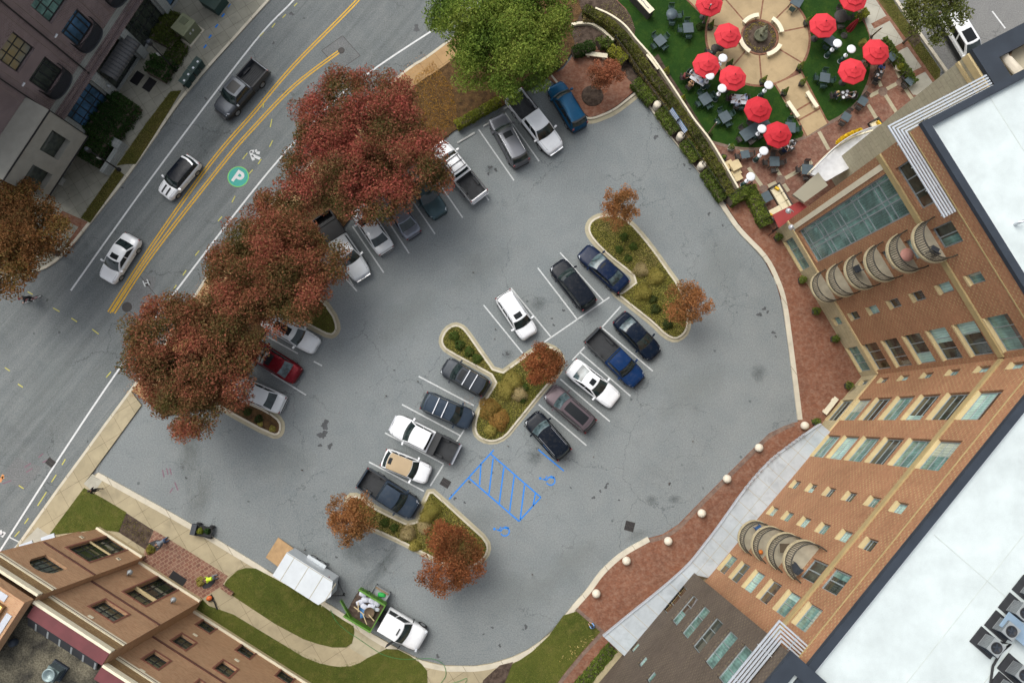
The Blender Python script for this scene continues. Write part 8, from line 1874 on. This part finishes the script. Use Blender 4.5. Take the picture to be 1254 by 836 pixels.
b.build('frame', mat('bike_red', (.36,.015,.02), .4), t)
b = MB(); b.tube([(half-.18,-.28,1.0),(half-.12,0,.98),(half-.18,.28,1.0)], .016, 6); b.build('handlebar', M['black'], t); b = MB(); b.obox((-.26,0,.92), (.13,.07,.03)); b.build('saddle', M['black'], t); b = MB(); b.tube([(-.06,-.16,.24),(-.06,.0,.30),(-.06,.16,.36)], .014, 5); b.build('pedal_crank', M['alu'], t)
def cap(t_): pass
person('person in dark jacket and red helmet riding the red bicycle', bx, by, .03, ang, 'cycle', BLK, BLK, hair=(.20,.02,.02), skin='light')
# driver seat glimpsed through the truck windscreen
GP = 'diners seated at the cafe tables'
def diner(u, v, tu, tv, label, shirt, pants=BLK, hair=(.03,.02,.015), skin='light', slim=False):
    x, y = pxy(u, v, .95); tx, ty = pxy(tu, tv, .75); f = math.atan2(ty-y, tx-x)
    chair_at(x-.05*math.cos(f), y-.05*math.sin(f), f, 'chair under the '+label.replace('person in','diner in').replace('person with','diner with').split(' seated')[0]+' '+label.split(' seated ')[1].split(',')[0], 'wicker')
    person(label, x, y, KH, f, 'sit', shirt, pants, hair, skin, slim, 1.0, None, (.5,.5,.5) if 'white shoes' in label else (.03,.03,.03), GP)
diner(838, 93, 850, 95, 'person in maroon seated at the left end of the diners table', ('maroon', (.16,.035,.035)), skin='tan')
diner(847, 87.5, 852, 96, 'person in white seated on the upper side of the diners table', WHT, NAVY, hair=(.10,.06,.03))
diner(845, 104, 852, 97, 'person in tan seated below the diners table', ('tan', (.36,.22,.11)), BLK, hair=(.30,.18,.08))
diner(860, 99, 853, 96, 'person in pale blue seated at the right end of the diners table', ('paleblue', (.40,.48,.66)), NAVY)
diner(894.5, 119, 904, 121, 'person in dark maroon seated left of the table below the fountain umbrella', ('wine', (.07,.015,.025)), BLK)
diner(903, 128, 905, 120, 'person in white blue seated below the table under the fountain umbrella', ('bluewhite', (.45,.50,.62)), NAVY)
diner(914, 119, 905, 121, 'person in light blue seated right of the table below the fountain umbrella', ('lightblue', (.36,.46,.68)), NAVY, skin='tan')
diner(971.5, 174.5, 966, 180, 'person in white seated by the lower crimson umbrella', WHT, JEAN, hair=(.05,.04,.03))
diner(960, 184, 966, 180, 'person in navy seated by the lower crimson umbrella', NAVY, NAVY)
diner(1022.5, 115.5, 1035, 115.5, 'person with blond hair in black seated left of the dark table, with white shoes', BLK, JEAN, hair=(.42,.30,.13))
diner(1046, 116, 1036, 115.5, 'person in a white shirt seated right of the dark table', WHT, BLK, hair=(.16,.12,.09))
diner(1080, 82, 1077, 90, 'person in a blue shirt seated at the table by the far umbrella', ('blueshirt', (.08,.14,.42)), NAVY)
diner(1074, 98, 1077, 90, 'person in black seated at the table by the far umbrella', BLK, BLK)
diner(1060, 79, 1052, 83, 'person in a brown top seated half under the right umbrella', ('brown', (.20,.12,.07)), BLK, skin='tan')

for o in C.objects:
    l = o.get('label')
    if l and len(l.split()) > 16: o['label'] = ' '.join(l.split()[:16])
# ------------------------------------------------------------------ light and camera
SUN_EL, SUN_AZ = R(54), Vector((-.62, .78))
w = bpy.data.worlds.new('World'); bpy.context.scene.world = w; w.use_nodes = True
nt = w.node_tree; bg = nt.nodes['Background']
sky = nt.nodes.new('ShaderNodeTexSky'); sky.sky_type = 'NISHITA'; sky.sun_disc = False
sky.sun_elevation = SUN_EL; sky.sun_rotation = math.atan2(SUN_AZ.x, SUN_AZ.y); sky.air_density = 1.0; sky.dust_density = 4.0; sky.ozone_density = 1.0
hs = nt.nodes.new('ShaderNodeHueSaturation'); hs.inputs['Saturation'].default_value = .34
nt.links.new(sky.outputs[0], hs.inputs['Color']); nt.links.new(hs.outputs[0], bg.inputs[0]); bg.inputs[1].default_value = .15
ld = bpy.data.lights.new('sun', 'SUN'); ld.energy = 1.15; ld.angle = R(46); ld.color = (1, .97, .91)
lo = bpy.data.objects.new('sun', ld); C.objects.link(lo)
dv = Vector((SUN_AZ.x*math.cos(SUN_EL), SUN_AZ.y*math.cos(SUN_EL), math.sin(SUN_EL))).normalized()
lo.rotation_euler = dv.to_track_quat('Z', 'Y').to_euler(); lo.location = dv*90
cd = bpy.data.cameras.new('camera'); cam = bpy.data.objects.new('camera', cd); C.objects.link(cam)
cam.location = (0, 0, HC); cam.rotation_euler = (TH, 0, 0)
cd.sensor_width = 36; cd.sensor_fit = 'HORIZONTAL'; cd.lens = FPX/1254*36; cd.clip_start = .5; cd.clip_end = 2000
sc = bpy.context.scene; sc.camera = cam
sc.view_settings.view_transform = 'Standard'; sc.view_settings.look = 'None'; sc.view_settings.gamma = 1; sc.view_settings.exposure = EXPOSURE
sc.view_settings.use_curve_mapping = False
